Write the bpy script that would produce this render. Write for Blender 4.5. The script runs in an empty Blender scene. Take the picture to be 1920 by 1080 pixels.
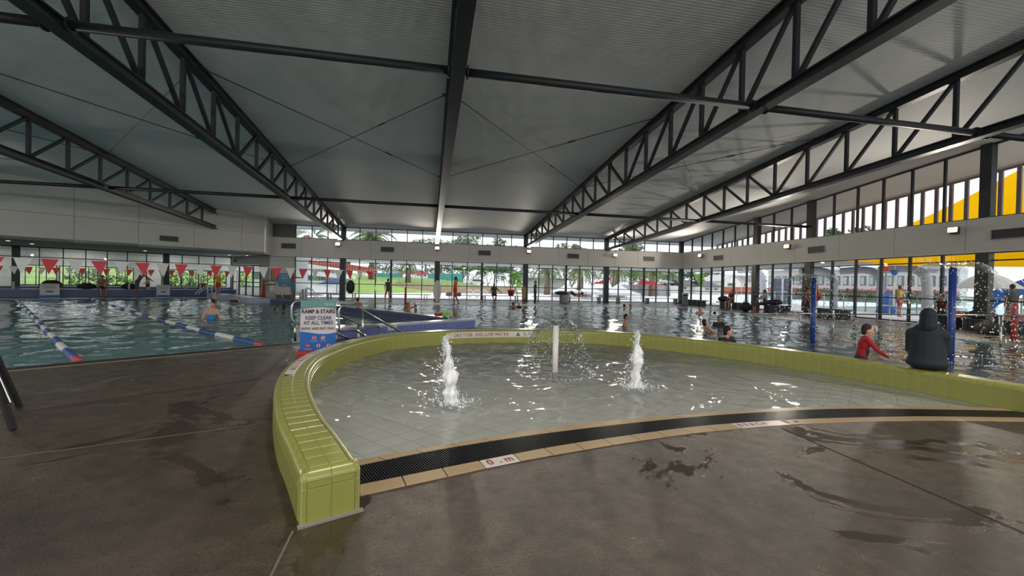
import bpy, bmesh, math, random
from mathutils import Vector, Matrix, noise
random.seed(7)
R = math.radians
SC = bpy.context.scene
COL = SC.collection

# ------------------------------------------------------------------ camera
CAM_H = 1.4
FPX = 785.0
def _cam_axes():
    yaw, pitch, roll = R(11.113), R(-0.552), R(1.243)
    fw = Vector((math.sin(yaw)*math.cos(pitch), math.cos(yaw)*math.cos(pitch), math.sin(pitch)))
    r0 = Vector((math.cos(yaw), -math.sin(yaw), 0))
    u0 = r0.cross(fw)
    r = r0*math.cos(roll) + u0*math.sin(roll)
    u = u0*math.cos(roll) - r0*math.sin(roll)
    return r, u, fw
CR, CU, CF = _cam_axes()
cam_d = bpy.data.cameras.new('camera')
cam = bpy.data.objects.new('camera', cam_d)
COL.objects.link(cam)
cam_d.sensor_width = 36.0
cam_d.lens = FPX/1920*36.0
cam_d.clip_start = 0.05
cam_d.clip_end = 600
cam.matrix_world = Matrix((( CR.x, CU.x, -CF.x, 0), (CR.y, CU.y, -CF.y, 0), (CR.z, CU.z, -CF.z, CAM_H), (0, 0, 0, 1)))
SC.camera = cam

# ------------------------------------------------------------------ world: even overcast sky
SKY_STRENGTH = 4.5
world = bpy.data.worlds.new('overcast_sky')
SC.world = world
world.use_nodes = True
wn = world.node_tree.nodes
bg = wn['Background']
bg.inputs['Color'].default_value = (0.90, 0.93, 1.0, 1)
bg.inputs['Strength'].default_value = SKY_STRENGTH
SC.view_settings.view_transform = 'Standard'
SC.view_settings.look = 'None'
SC.view_settings.gamma = 1.0
SC.view_settings.use_curve_mapping = False
SC.view_settings.exposure = -1.45
LAMP_POWER = 430.0
FILL_LAMP_POWER = 280.0

# ------------------------------------------------------------------ measuring helpers
def ray(x, y):
    return CF + CR*((x-960)/FPX) - CU*((y-540)/FPX)
def G(x, y, z=0.0):
    d = ray(x, y); t = (z-CAM_H)/d.z
    return Vector((d.x*t, d.y*t, z))
def onY(x, y, Y):
    d = ray(x, y); t = Y/d.y
    return Vector((d.x*t, Y, CAM_H+d.z*t))
def onX(x, y, X):
    d = ray(x, y); t = X/d.x
    return Vector((X, d.y*t, CAM_H+d.z*t))
WING = R(52.5)
UX, UY = math.sin(WING), math.cos(WING)
def UV(u, v, z=0.0):
    return Vector((UX*u-UY*v, UY*u+UX*v, z))
def PV(x, y, v):
    d = ray(x, y); n = UV(0, 1); t = (v-Vector((0, 0, CAM_H)).dot(n))/d.dot(n)
    return Vector((d.x*t, d.y*t, CAM_H+d.z*t))
def PXY(x, y, p):
    """point on the ray of (x, y) at the plan distance of p"""
    d = ray(x, y); k = math.hypot(p.x, p.y)/math.hypot(d.x, d.y); return Vector((d.x*k, d.y*k, CAM_H+d.z*k))
WING_ROT = math.atan2(UY, UX)      # angle of the u axis from +X

# ------------------------------------------------------------------ materials
MATS = {}
def srgb(r, g, b):
    f = lambda c: (c/12.92 if c <= .04045 else ((c+.055)/1.055)**2.4)
    return (f(r/255), f(g/255), f(b/255), 1)
def mat(name, col, rough=0.6, metal=0.0, spec=0.5, var=0.0, vscale=4.0, bump=0.0, bscale=30.0, emit=0.0, alpha=1.0, rvar=0.0, sss=0.0):
    if name in MATS: return MATS[name]
    m = bpy.data.materials.new(name); m.use_nodes = True
    nt = m.node_tree; b = nt.nodes['Principled BSDF']
    c = srgb(*col)
    b.inputs['Base Color'].default_value = c
    b.inputs['Roughness'].default_value = rough
    b.inputs['Metallic'].default_value = metal
    b.inputs['Specular IOR Level'].default_value = spec
    b.inputs['Alpha'].default_value = alpha
    if emit:
        b.inputs['Emission Color'].default_value = c
        b.inputs['Emission Strength'].default_value = emit
    if var or bump or rvar:
        tc = nt.nodes.new('ShaderNodeTexCoord')
    if var or rvar:
        n = nt.nodes.new('ShaderNodeTexNoise'); n.inputs['Scale'].default_value = vscale; n.inputs['Detail'].default_value = 4
        nt.links.new(tc.outputs['Object'], n.inputs['Vector'])
        if var:
            mr = nt.nodes.new('ShaderNodeMapRange')
            mr.inputs['From Min'].default_value = .3; mr.inputs['From Max'].default_value = .7
            mr.inputs['To Min'].default_value = 1-var; mr.inputs['To Max'].default_value = 1+var
            nt.links.new(n.outputs['Fac'], mr.inputs['Value'])
            mx = nt.nodes.new('ShaderNodeMix'); mx.data_type = 'RGBA'; mx.blend_type = 'MULTIPLY'
            mx.inputs[0].default_value = 1; mx.inputs[6].default_value = c
            nt.links.new(mr.outputs[0], mx.inputs[7]); nt.links.new(mx.outputs[2], b.inputs['Base Color'])
        if rvar:
            mr2 = nt.nodes.new('ShaderNodeMapRange')
            mr2.inputs['From Min'].default_value = .3; mr2.inputs['From Max'].default_value = .7
            mr2.inputs['To Min'].default_value = max(0.02, rough-rvar); mr2.inputs['To Max'].default_value = min(1, rough+rvar)
            nt.links.new(n.outputs['Fac'], mr2.inputs['Value']); nt.links.new(mr2.outputs[0], b.inputs['Roughness'])
    if bump:
        n2 = nt.nodes.new('ShaderNodeTexNoise'); n2.inputs['Scale'].default_value = bscale; n2.inputs['Detail'].default_value = 3
        nt.links.new(tc.outputs['Object'], n2.inputs['Vector'])
        bp = nt.nodes.new('ShaderNodeBump'); bp.inputs['Strength'].default_value = bump; bp.inputs['Distance'].default_value = .02
        nt.links.new(n2.outputs['Fac'], bp.inputs['Height']); nt.links.new(bp.outputs[0], b.inputs['Normal'])
    MATS[name] = m
    return m

def glass_mat(name, tint=(1, 1, 1), ior=1.5, refl=1.0):
    """thin pane: clear where seen straight on, mirror-like at a glancing angle"""
    if name in MATS: return MATS[name]
    m = bpy.data.materials.new(name); m.use_nodes = True
    nt = m.node_tree; nt.nodes.clear()
    out = nt.nodes.new('ShaderNodeOutputMaterial')
    t = nt.nodes.new('ShaderNodeBsdfTransparent'); t.inputs[0].default_value = (*tint, 1)
    g = nt.nodes.new('ShaderNodeBsdfGlossy'); g.inputs['Roughness'].default_value = 0.0
    fr = nt.nodes.new('ShaderNodeFresnel'); fr.inputs[0].default_value = ior
    mm = nt.nodes.new('ShaderNodeMath'); mm.operation = 'MULTIPLY'; mm.inputs[1].default_value = refl
    mx = nt.nodes.new('ShaderNodeMixShader')
    nt.links.new(fr.outputs[0], mm.inputs[0]); nt.links.new(mm.outputs[0], mx.inputs[0])
    nt.links.new(t.outputs[0], mx.inputs[1]); nt.links.new(g.outputs[0], mx.inputs[2]); nt.links.new(mx.outputs[0], out.inputs[0])
    MATS[name] = m
    return m

def water_mat(name, tint, s1, s2, d1, d2, rough=0.02, stretch=(1, 1, 1), murk=0.0, murkcol=(.3, .5, .5)):
    """open water: tinted and see-through from above, Fresnel mirror on rippled normals"""
    m = bpy.data.materials.new(name); m.use_nodes = True
    nt = m.node_tree; nt.nodes.clear(); N = nt.nodes.new; L = nt.links.new
    out = N('ShaderNodeOutputMaterial')
    tc = N('ShaderNodeTexCoord'); mp = N('ShaderNodeMapping'); mp.inputs['Scale'].default_value = stretch
    L(tc.outputs['Object'], mp.inputs[0])
    n1 = N('ShaderNodeTexNoise'); n1.inputs['Scale'].default_value = s1; n1.inputs['Detail'].default_value = 2; n1.inputs['Distortion'].default_value = .6
    n2 = N('ShaderNodeTexNoise'); n2.inputs['Scale'].default_value = s2; n2.inputs['Detail'].default_value = 2; n2.inputs['Distortion'].default_value = 1.2
    L(mp.outputs[0], n1.inputs['Vector']); L(mp.outputs[0], n2.inputs['Vector'])
    b1 = N('ShaderNodeBump'); b1.inputs['Strength'].default_value = 1; b1.inputs['Distance'].default_value = d1
    b2 = N('ShaderNodeBump'); b2.inputs['Strength'].default_value = 1; b2.inputs['Distance'].default_value = d2
    L(n1.outputs['Fac'], b1.inputs['Height']); L(n2.outputs['Fac'], b2.inputs['Height']); L(b1.outputs[0], b2.inputs['Normal'])
    t = N('ShaderNodeBsdfTransparent'); t.inputs[0].default_value = (*tint, 1)
    d = N('ShaderNodeBsdfDiffuse'); d.inputs[0].default_value = (*murkcol, 1)
    m0 = N('ShaderNodeMixShader'); m0.inputs[0].default_value = murk
    L(t.outputs[0], m0.inputs[1]); L(d.outputs[0], m0.inputs[2])
    g = N('ShaderNodeBsdfGlossy'); g.inputs['Roughness'].default_value = rough
    L(b2.outputs[0], g.inputs['Normal'])
    fr = N('ShaderNodeFresnel'); fr.inputs[0].default_value = 1.33; L(b2.outputs[0], fr.inputs['Normal'])
    mx = N('ShaderNodeMixShader'); L(fr.outputs[0], mx.inputs[0]); L(m0.outputs[0], mx.inputs[1]); L(g.outputs[0], mx.inputs[2])
    L(mx.outputs[0], out.inputs[0])
    MATS[name] = m
    return m

# ------------------------------------------------------------------ mesh helpers
class MB:
    def __init__(s): s.v = []; s.f = []
    def add(s, vs, fs):
        n = len(s.v); s.v += [Vector(p) for p in vs]; s.f += [tuple(i+n for i in f) for f in fs]; return s
    def box(s, c, size, rz=0.0, M=None):
        x, y, z = size[0]/2, size[1]/2, size[2]/2
        vs = [Vector((a*x, b*y, d*z)) for d in (-1, 1) for a, b in ((-1, -1), (1, -1), (1, 1), (-1, 1))]
        rot = Matrix.Rotation(rz, 3, 'Z') if M is None else M
        return s.add([rot @ p + Vector(c) for p in vs], [(3, 2, 1, 0), (4, 5, 6, 7), (0, 1, 5, 4), (1, 2, 6, 5), (2, 3, 7, 6), (3, 0, 4, 7)])
    def bar(s, p0, p1, w, h, up=(0, 0, 1)):
        """rectangular bar from p0 to p1; h along 'up', w across"""
        p0, p1 = Vector(p0), Vector(p1); d = (p1-p0).normalized(); up = Vector(up)
        if abs(d.dot(up)) > .999: up = Vector((1, 0, 0))
        x = d.cross(up).normalized(); z = x.cross(d)
        vs = [p + x*(a*w/2) + z*(b*h/2) for p in (p0, p1) for a, b in ((-1, -1), (1, -1), (1, 1), (-1, 1))]
        return s.add(vs, [(0, 1, 2, 3), (7, 6, 5, 4), (0, 4, 5, 1), (1, 5, 6, 2), (2, 6, 7, 3), (3, 7, 4, 0)])
    def tube(s, pts, r, n=8, closed=False):
        pts = [Vector(p) for p in pts]; rs = r if isinstance(r, (list, tuple)) else [r]*len(pts)
        m = len(pts); rings = []; ref = None
        for i, p in enumerate(pts):
            if closed: d = pts[(i+1) % m]-pts[i-1]
            else: d = pts[min(i+1, m-1)]-pts[max(i-1, 0)]
            d.normalize()
            if ref is None:
                ref = Vector((0, 0, 1)) if abs(d.z) < .9 else Vector((1, 0, 0))
            x = d.cross(ref).normalized(); ref = x.cross(d)
            rings.append([p + (x*math.cos(2*math.pi*k/n)+ref*math.sin(2*math.pi*k/n))*rs[i] for k in range(n)])
        vs = [q for g in rings for q in g]; fs = []
        for i in range(m if closed else m-1):
            a, b = i*n, ((i+1) % m)*n
            for k in range(n): fs.append((a+k, a+(k+1) % n, b+(k+1) % n, b+k))
        if not closed: fs += [tuple(range(n))[::-1], tuple((m-1)*n+k for k in range(n))]
        return s.add(vs, fs)
    def lathe(s, c, prof, n=16):
        """prof: list of (radius, z)"""
        c = Vector(c); vs = []; fs = []
        for r, z in prof:
            for k in range(n):
                a = 2*math.pi*k/n; vs.append(c+Vector((r*math.cos(a), r*math.sin(a), z)))
        for i in range(len(prof)-1):
            for k in range(n):
                fs.append((i*n+k, i*n+(k+1) % n, (i+1)*n+(k+1) % n, (i+1)*n+k))
        fs += [tuple(range(n))[::-1], tuple((len(prof)-1)*n+k for k in range(n))]
        return s.add(vs, fs)
    def ell(s, c, rad, ax=None, nu=12, nv=8):
        c = Vector(c); ax = ax or (Vector((1, 0, 0)), Vector((0, 1, 0)), Vector((0, 0, 1)))
        vs = [c-ax[2]*rad[2]]; fs = []
        for j in range(1, nv):
            t = math.pi*j/nv-math.pi/2
            for k in range(nu):
                a = 2*math.pi*k/nu
                vs.append(c+ax[0]*(rad[0]*math.cos(t)*math.cos(a))+ax[1]*(rad[1]*math.cos(t)*math.sin(a))+ax[2]*(rad[2]*math.sin(t)))
        vs.append(c+ax[2]*rad[2]); top = len(vs)-1
        for k in range(nu): fs.append((0, 1+(k+1) % nu, 1+k))
        for j in range(nv-2):
            for k in range(nu):
                a, b = 1+j*nu, 1+(j+1)*nu
                fs.append((a+k, a+(k+1) % nu, b+(k+1) % nu, b+k))
        b = 1+(nv-2)*nu
        for k in range(nu): fs.append((b+k, b+(k+1) % nu, top))
        return s.add(vs, fs)
    def cap(s, p0, p1, r0, r1, n=10):
        """tapered capsule"""
        p0, p1 = Vector(p0), Vector(p1); d = p1-p0
        if d.length < 1e-5: return s.ell(p0, (r0, r0, r0))
        d.normalize()
        ref = Vector((0, 0, 1)) if abs(d.z) < .9 else Vector((1, 0, 0))
        x = d.cross(ref).normalized(); y = d.cross(x)
        rings = []
        for t in (-1.45, -1.0, -.5, 0): rings.append((p0+d*(math.sin(t)*r0), r0*math.cos(t)))
        for t in (0, .5, 1.0, 1.45): rings.append((p1+d*(math.sin(t)*r1), r1*math.cos(t)))
        vs = []; fs = []
        for c, r in rings:
            for k in range(n):
                a = 2*math.pi*k/n; vs.append(c+x*(r*math.cos(a))+y*(r*math.sin(a)))
        for i in range(len(rings)-1):
            for k in range(n): fs.append((i*n+k, i*n+(k+1) % n, (i+1)*n+(k+1) % n, (i+1)*n+k))
        fs += [tuple(range(n))[::-1], tuple((len(rings)-1)*n+k for k in range(n))]
        return s.add(vs, fs)
    def prism(s, poly, z0, z1):
        n = len(poly)
        vs = [Vector((p[0], p[1], z0)) for p in poly]+[Vector((p[0], p[1], z1)) for p in poly]
        fs = [tuple(range(n))[::-1], tuple(range(n, 2*n))]+[(i, (i+1) % n, n+(i+1) % n, n+i) for i in range(n)]
        return s.add(vs, fs)
    def quad(s, a, b, c, d): return s.add([a, b, c, d], [(0, 1, 2, 3)])
    def slab(s, quad4, th):
        """four corners + thickness along their normal"""
        q = [Vector(p) for p in quad4]; n = (q[1]-q[0]).cross(q[3]-q[0]).normalized()*th
        return s.add(q+[p+n for p in q], [(3, 2, 1, 0), (4, 5, 6, 7), (0, 1, 5, 4), (1, 2, 6, 5), (2, 3, 7, 6), (3, 0, 4, 7)])
    def mesh(s, name):
        me = bpy.data.meshes.new(name); me.from_pydata([tuple(p) for p in s.v], [], s.f); me.update(); return me
    def build(s, name, m, parent=None, smooth=False, origin=True):
        if origin and s.v:
            xs = [p.x for p in s.v]; ys = [p.y for p in s.v]; zs = [p.z for p in s.v]
            o0 = Vector(((min(xs)+max(xs))/2, (min(ys)+max(ys))/2, min(zs)))
        else: o0 = Vector((0, 0, 0))
        me = bpy.data.meshes.new(name); me.from_pydata([tuple(p-o0) for p in s.v], [], s.f); me.update()
        me.materials.append(m)
        if smooth: me.polygons.foreach_set('use_smooth', [True]*len(me.polygons))
        o = bpy.data.objects.new(name, me); COL.objects.link(o)
        MW[o.name] = Matrix.Translation(o0)
        place(o, parent, o0)
        return o
MW = {}
def place(o, parent, loc):
    if parent is None: o.location = loc
    else:
        o.parent = parent
        o.matrix_parent_inverse = Matrix.Identity(4)
        o.location = MW[parent.name].inverted() @ Vector(loc)
        if MW[parent.name].to_3x3() != Matrix.Identity(3): o.rotation_euler = MW[parent.name].inverted().to_euler()
def thing(name, label, cat, loc=(0, 0, 0), group=None):
    o = bpy.data.objects.new(name, None); COL.objects.link(o)
    o.empty_display_size = .2
    o.location = loc; o['label'] = label; o['category'] = cat
    if group: o['group'] = group
    MW[o.name] = Matrix.Translation(Vector(loc))
    return o
def tag(o, label, cat, group=None):
    o['label'] = label; o['category'] = cat
    if group: o['group'] = group
    return o
def struct(o, label=None):
    o['kind'] = 'structure'
    if label: o['label'] = label
    return o
def stuff(o): o['kind'] = 'stuff'; return o
def struct_empty(name, loc=(0, 0, 0), label=None):
    o = bpy.data.objects.new(name, None); COL.objects.link(o); o.location = loc; o.empty_display_size = .2
    MW[o.name] = Matrix.Translation(Vector(loc)); o['kind'] = 'structure'
    if label: o['label'] = label
    return o
def clone(o, parent, loc, rot=None, scale=None, name=None):
    """another piece with the same mesh (loc in world when the parent is unrotated)"""
    c = o.copy(); COL.objects.link(c); MW[c.name] = Matrix.Translation(Vector(loc))
    c.parent = None; place(c, parent, loc)
    if rot is not None: c.rotation_euler = rot
    if scale is not None: c.scale = scale
    return c
def copy_tree(o, parent=None):
    c = o.copy(); COL.objects.link(c); c.parent = parent
    for ch in list(o.children): copy_tree(ch, c)
    return c
def text_mesh(body, size, extrude=0.0, align='CENTER', squash=1.0, font_bold=0.0):
    cu = bpy.data.curves.new('lettering', 'FONT'); cu.body = body; cu.size = size; cu.extrude = extrude
    cu.align_x = align; cu.align_y = 'CENTER'; cu.offset = font_bold; cu.resolution_u = 3
    ob = bpy.data.objects.new('lettering', cu)
    me = bpy.data.meshes.new_from_object(ob)
    bpy.data.objects.remove(ob); bpy.data.curves.remove(cu)
    if squash != 1.0:
        for v in me.vertices: v.co.x *= squash
    return me
def text(body, size, m, parent, M, name='lettering', squash=1.0, bold=0.0, align='CENTER'):
    """flat lettering; M is its world matrix (x right, y up, z out of the face)"""
    me = text_mesh(body, size, 0.0, align, squash, bold)
    loc = M.translation.copy(); me.transform(M.to_3x3().to_4x4())
    me.materials.append(m)
    o = bpy.data.objects.new(name, me); COL.objects.link(o); MW[o.name] = Matrix.Translation(loc)
    place(o, parent, loc)
    return o
def frame_mat(o, x, y):
    x = Vector(x).normalized(); y = Vector(y).normalized(); z = x.cross(y)
    M = Matrix(((x.x, y.x, z.x, o[0]), (x.y, y.y, z.y, o[1]), (x.z, y.z, z.z, o[2]), (0, 0, 0, 1)))
    return M
def catmull(pts, n=12):
    P = [Vector(p) for p in pts]; P = [P[0]*2-P[1]]+P+[P[-1]*2-P[-2]]; out = []
    for i in range(1, len(P)-2):
        a, b, c, d = P[i-1:i+3]
        for k in range(n):
            t = k/n
            out.append(.5*((2*b)+(c-a)*t+(2*a-5*b+4*c-d)*t*t+(3*b-a-3*c+d)*t**3))
    out.append(P[-2]); return out
class Path:
    """arc-length parametrised 2-D curve with left normals"""
    def __init__(s, pts, n=12, smooth=True):
        s.p = catmull([Vector((p[0], p[1], 0)) for p in pts], n) if smooth else [Vector((p[0], p[1], 0)) for p in pts]
        s.L = [0]
        for a, b in zip(s.p, s.p[1:]): s.L.append(s.L[-1]+(b-a).length)
        s.len = s.L[-1]
    def at(s, d):
        d = max(0, min(s.len, d)); lo, hi = 0, len(s.L)-1
        while hi-lo > 1:
            m = (lo+hi)//2
            if s.L[m] <= d: lo = m
            else: hi = m
        t = (d-s.L[lo])/max(1e-9, s.L[hi]-s.L[lo]); return s.p[lo].lerp(s.p[hi], t)
    def tan(s, d):
        return (s.at(min(s.len, d+.05))-s.at(max(0, d-.05))).normalized()
    def nrm(s, d):
        t = s.tan(d); return Vector((-t.y, t.x, 0))       # left of travel
    def nearest(s, q):
        return min(range(len(s.p)), key=lambda i: (s.p[i].x-q[0])**2+(s.p[i].y-q[1])**2)
# ================================================================== key dimensions
YF = 33.3            # far glazed wall
XR = 21.75           # right glazed wall
YB = -9.0            # wall behind the photographer
XL = -30.5
HEAD = 3.08          # underside of the white bulkhead
BTOP = 4.42          # top of the bulkhead
FIN_X = 25.6
def roof_z(y): return 5.42+.0945*(33.3-y)
def chord_z(y): return 4.22+.0545*(33.3-y)
TRUSS_X = [-20.6, -13.53, -6.45, .485, 7.63, 14.58]
WATER_Z = -0.03

STEEL = mat('charcoal_painted_steel', (46, 50, 56), .45, .3)
FRAME = mat('dark_window_frame', (48, 50, 54), .4, .5)
WHITE_PANEL = mat('off_white_wall_panel', (196, 195, 190), .55, var=.03, vscale=.7)
GREY_WALL = mat('mid_grey_wall', (104, 106, 106), .7)
PANE = glass_mat('window_glass', (.93, .96, .95), 1.45)
VENT = mat('dark_vent_grille', (72, 72, 74), .5, .3)
STAINLESS = mat('brushed_stainless', (190, 188, 182), .22, 1.0)

# ------------------------------------------------------------------ wet pool deck
def deck_material():
    m = bpy.data.materials.new('wet_brown_aggregate_concrete'); m.use_nodes = True
    nt = m.node_tree; b = nt.nodes['Principled BSDF']; N = nt.nodes.new; L = nt.links.new
    tc = N('ShaderNodeTexCoord')
    def noise_n(scale, detail, rough=.6, dist=0):
        n = N('ShaderNodeTexNoise'); n.inputs['Scale'].default_value = scale; n.inputs['Detail'].default_value = detail
        n.inputs['Roughness'].default_value = rough; n.inputs['Distortion'].default_value = dist
        L(tc.outputs['Object'], n.inputs['Vector']); return n
    big = noise_n(.55, 6, .62, .4); fine = noise_n(62, 4, .75); mid = noise_n(6, 6, .65); wet = noise_n(.75, 8, .66, .9)
    def rng(n, a0, a1, b0=0.0, b1=1.0):
        r = N('ShaderNodeMapRange'); r.inputs['From Min'].default_value = a0; r.inputs['From Max'].default_value = a1
        r.inputs['To Min'].default_value = b0; r.inputs['To Max'].default_value = b1; L(n.outputs[0], r.inputs['Value']); return r
    cr = N('ShaderNodeValToRGB'); cr.color_ramp.elements[0].position = .33; cr.color_ramp.elements[1].position = .68
    cr.color_ramp.elements[0].color = srgb(46, 36, 26); cr.color_ramp.elements[1].color = srgb(82, 67, 51)
    L(big.outputs['Fac'], cr.inputs[0])
    mx = N('ShaderNodeMix'); mx.data_type = 'RGBA'; mx.blend_type = 'OVERLAY'; mx.inputs[0].default_value = .75
    L(cr.outputs[0], mx.inputs[6]); L(rng(fine, .32, .68).outputs[0], mx.inputs[7])
    mx2 = N('ShaderNodeMix'); mx2.data_type = 'RGBA'; mx2.blend_type = 'OVERLAY'; mx2.inputs[0].default_value = .55
    L(mx.outputs[2], mx2.inputs[6]); L(rng(mid, .3, .7).outputs[0], mx2.inputs[7])
    pud = rng(wet, .555, .580)                      # scattered smooth puddles with crisp shores
    damp = rng(big, .42, .60)
    dk = N('ShaderNodeMix'); dk.data_type = 'RGBA'; dk.inputs[7].default_value = srgb(60, 50, 41)
    sc = N('ShaderNodeMath'); sc.operation = 'MULTIPLY'; sc.inputs[1].default_value = .75
    L(pud.outputs[0], sc.inputs[0]); L(sc.outputs[0], dk.inputs[0]); L(mx2.outputs[2], dk.inputs[6])
    L(dk.outputs[2], b.inputs['Base Color'])
    r1 = rng(mid, .35, .65, .40, .27)
    rmx = N('ShaderNodeMix'); rmx.data_type = 'FLOAT'; L(pud.outputs[0], rmx.inputs[0]); L(r1.outputs[0], rmx.inputs[2]); rmx.inputs[3].default_value = .10
    L(rmx.outputs[0], b.inputs['Roughness'])
    b.inputs['Specular IOR Level'].default_value = .85
    inv = rng(pud, 0, 1, .85, .04)
    bp = N('ShaderNodeBump'); bp.inputs['Distance'].default_value = .010
    L(inv.outputs[0], bp.inputs['Strength']); L(fine.outputs['Fac'], bp.inputs['Height'])
    bp2 = N('ShaderNodeBump'); bp2.inputs['Distance'].default_value = .012; inv2 = rng(pud, 0, 1, .5, .03)
    L(inv2.outputs[0], bp2.inputs['Strength']); L(mid.outputs['Fac'], bp2.inputs['Height']); L(bp.outputs[0], bp2.inputs['Normal']); L(bp2.outputs[0], b.inputs['Normal'])
    MATS[m.name] = m
    return m
DECK = deck_material()

def fill_holes(outer, holes, z, th=None):
    bm = bmesh.new(); edges = []
    for loop in [outer]+holes:
        vs = [bm.verts.new((p[0], p[1], z)) for p in loop]
        edges += [bm.edges.new((vs[i], vs[(i+1) % len(vs)])) for i in range(len(vs))]
    bmesh.ops.triangle_fill(bm, use_beauty=True, use_dissolve=False, edges=edges, normal=(0, 0, 1))
    for f in bm.faces:
        if f.normal.z < 0: f.normal_flip()
    return bm
def bm_obj(bm, name, m, parent=None):
    me = bpy.data.meshes.new(name); bm.to_mesh(me); bm.free(); me.materials.append(m)
    o = bpy.data.objects.new(name, me); COL.objects.link(o); MW[o.name] = Matrix.Identity(4)
    if parent is not None: place(o, parent, (0, 0, 0))
    return o

# ------------------------------------------------------------------ plan curves (metres)
GW_IN = Path([(-.40, 2.70), (-.62, 3.2), (-.83, 3.66), (-1.10, 4.38), (-1.30, 5.05), (-1.42, 5.64), (-1.48, 6.3), (-1.43, 6.95), (-1.2, 8.0), (-.66, 8.95),
              (.51, 9.62), (2.07, 9.86), (3.2, 9.76), (4.36, 9.28), (5.46, 8.08), (6.15, 6.98), (6.48, 6.21), (6.66, 5.55), (6.81, 4.81), (6.89, 4.24), (6.96, 3.76), (7.04, 3.1), (7.1, 2.4)])
GW_W, GW_H = .34, .30
def gw_out(d): return GW_IN.at(d)+GW_IN.nrm(d)*GW_W
TAN_OUT = [(-.42, 2.84), (.21, 3.05), (.71, 3.21), (1.48, 3.40), (2.21, 3.55), (2.78, 3.63), (3.53, 3.69), (4.44, 3.68), (5.39, 3.61), (6.09, 3.50), (6.55, 3.42), (7.02, 3.33)]
GR_LOW = [(-.46, 2.99), (.43, 3.27), (1.19, 3.49), (2.35, 3.72), (2.9, 3.79), (3.96, 3.83), (5.24, 3.76), (5.97, 3.66), (6.6, 3.55), (7.0, 3.47)]
GR_UP = [(-.60, 3.27), (.1, 3.53), (.99, 3.76), (2.06, 3.95), (3.09, 4.07), (4.27, 4.12), (4.95, 4.09), (5.6, 4.0), (6.3, 3.88), (6.95, 3.75)]
WAT_ED = [(-.68, 3.36), (.44, 3.73), (1.12, 3.90), (1.8, 4.05), (3.17, 4.18), (4.35, 4.22), (5.1, 4.18), (5.84, 4.09), (6.4, 3.99), (6.93, 3.88)]
P_TAN, P_LOW, P_UP, P_WAT = Path(TAN_OUT), Path(GR_LOW), Path(GR_UP), Path(WAT_ED)

# ------------------------------------------------------------------ floor (one concrete deck with the two pools cut out)
d_big = GW_IN.L[GW_IN.nearest((.9, 9.8))]
gw_outer_pts = []
d = d_big
while d < GW_IN.len:
    gw_outer_pts.append(gw_out(d)+GW_IN.nrm(d)*.0); d += .25
BIG = [UV(-13, 9.55), UV(9.3, 9.55)]+[Vector((p.x, p.y, 0)) for p in gw_outer_pts]+[
       Vector((7.5, 2.2, 0)), Vector((16.2, 2.2, 0)), Vector((16.2, 14.6, 0)), Vector((16.8, 18, 0)), Vector((17.8, 21.5, 0)), Vector((18.2, 27, 0)),
       Vector((-9.13, 27, 0)), UV(9.2, 35.6), UV(-13, 35.6)]
SPL = [p.copy() for p in P_TAN.p]
d_end = GW_IN.L[GW_IN.nearest((7.02, 3.33))]; d_sta = GW_IN.L[GW_IN.nearest((-.45, 2.84))]
d = d_end
tmp = []
while d > d_sta+.1:
    tmp.append(GW_IN.at(d)); d -= .2
SPL += tmp
OUTER = [(XL-3, YB), (XR, YB), (XR, YF), (-11.3, YF), UV(10.4, 39.6), UV(-11.5, 39.6), (XL-3, 20)]
floor = bm_obj(fill_holes(OUTER, [BIG, SPL], 0.0), 'floor', DECK)
struct(floor, 'wet brown concrete pool deck')
# slab edges down into the pools
EDGE = mat('pale_pool_edge', (176, 170, 158), .5)
POOL_BLUE = mat('pool_wall_pale_blue', (170, 205, 212), .5)
mb = MB()
for i in range(len(BIG)):
    a, b = BIG[i], BIG[(i+1) % len(BIG)]
    mb.quad((a.x, a.y, 0), (b.x, b.y, 0), (b.x, b.y, -1.35), (a.x, a.y, -1.35))
o = mb.build('pool_wall', POOL_BLUE, floor, origin=False)
# light line and dark gutter along the near edge of the lap pool
mb = MB(); mb.prism([UV(-13, 9.28), UV(5.2, 9.28), UV(5.2, 9.36), UV(-13, 9.36)], .0, .004); mb.build('edge_strip', mat('tan_edge_strip', (150, 134, 110), .5), floor)
mb = MB(); mb.prism([UV(-13, 9.37), UV(5.2, 9.37), UV(5.2, 9.62), UV(-13, 9.62)], -.06, .005); mb.build('overflow_gutter', mat('dark_gutter_grate', (38, 40, 40), .5), floor)
# expansion joints and slot drain let into the deck
JOINT = mat('dark_joint_sealant', (40, 36, 32), .6)
PALEJ = mat('pale_worn_joint', (112, 102, 88), .8)
def strip(p0, p1, w, m, name, z=.0025):
    p0, p1 = Vector(p0), Vector(p1); t = (p1-p0).normalized(); n = Vector((-t.y, t.x, 0))*w/2
    b = MB(); b.prism([p0-n, p1-n, p1+n, p0+n], -.01, z); return b.build(name, m, floor)
strip((3.52, 3.62, 0), (3.30, -3, 0), .014, JOINT, 'expansion_joint')
strip((-.72, 2.5, 0), (-.60, -1.0, 0), .012, PALEJ, 'expansion_joint')
strip((-1.58, 4.40, 0), (-8.5, 1.9, 0), .008, PALEJ, 'expansion_joint')
strip(G(-60, 787), G(486, 710), .07, mat('grey_slot_drain', (70, 68, 66), .5, .3), 'slot_drain')

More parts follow.
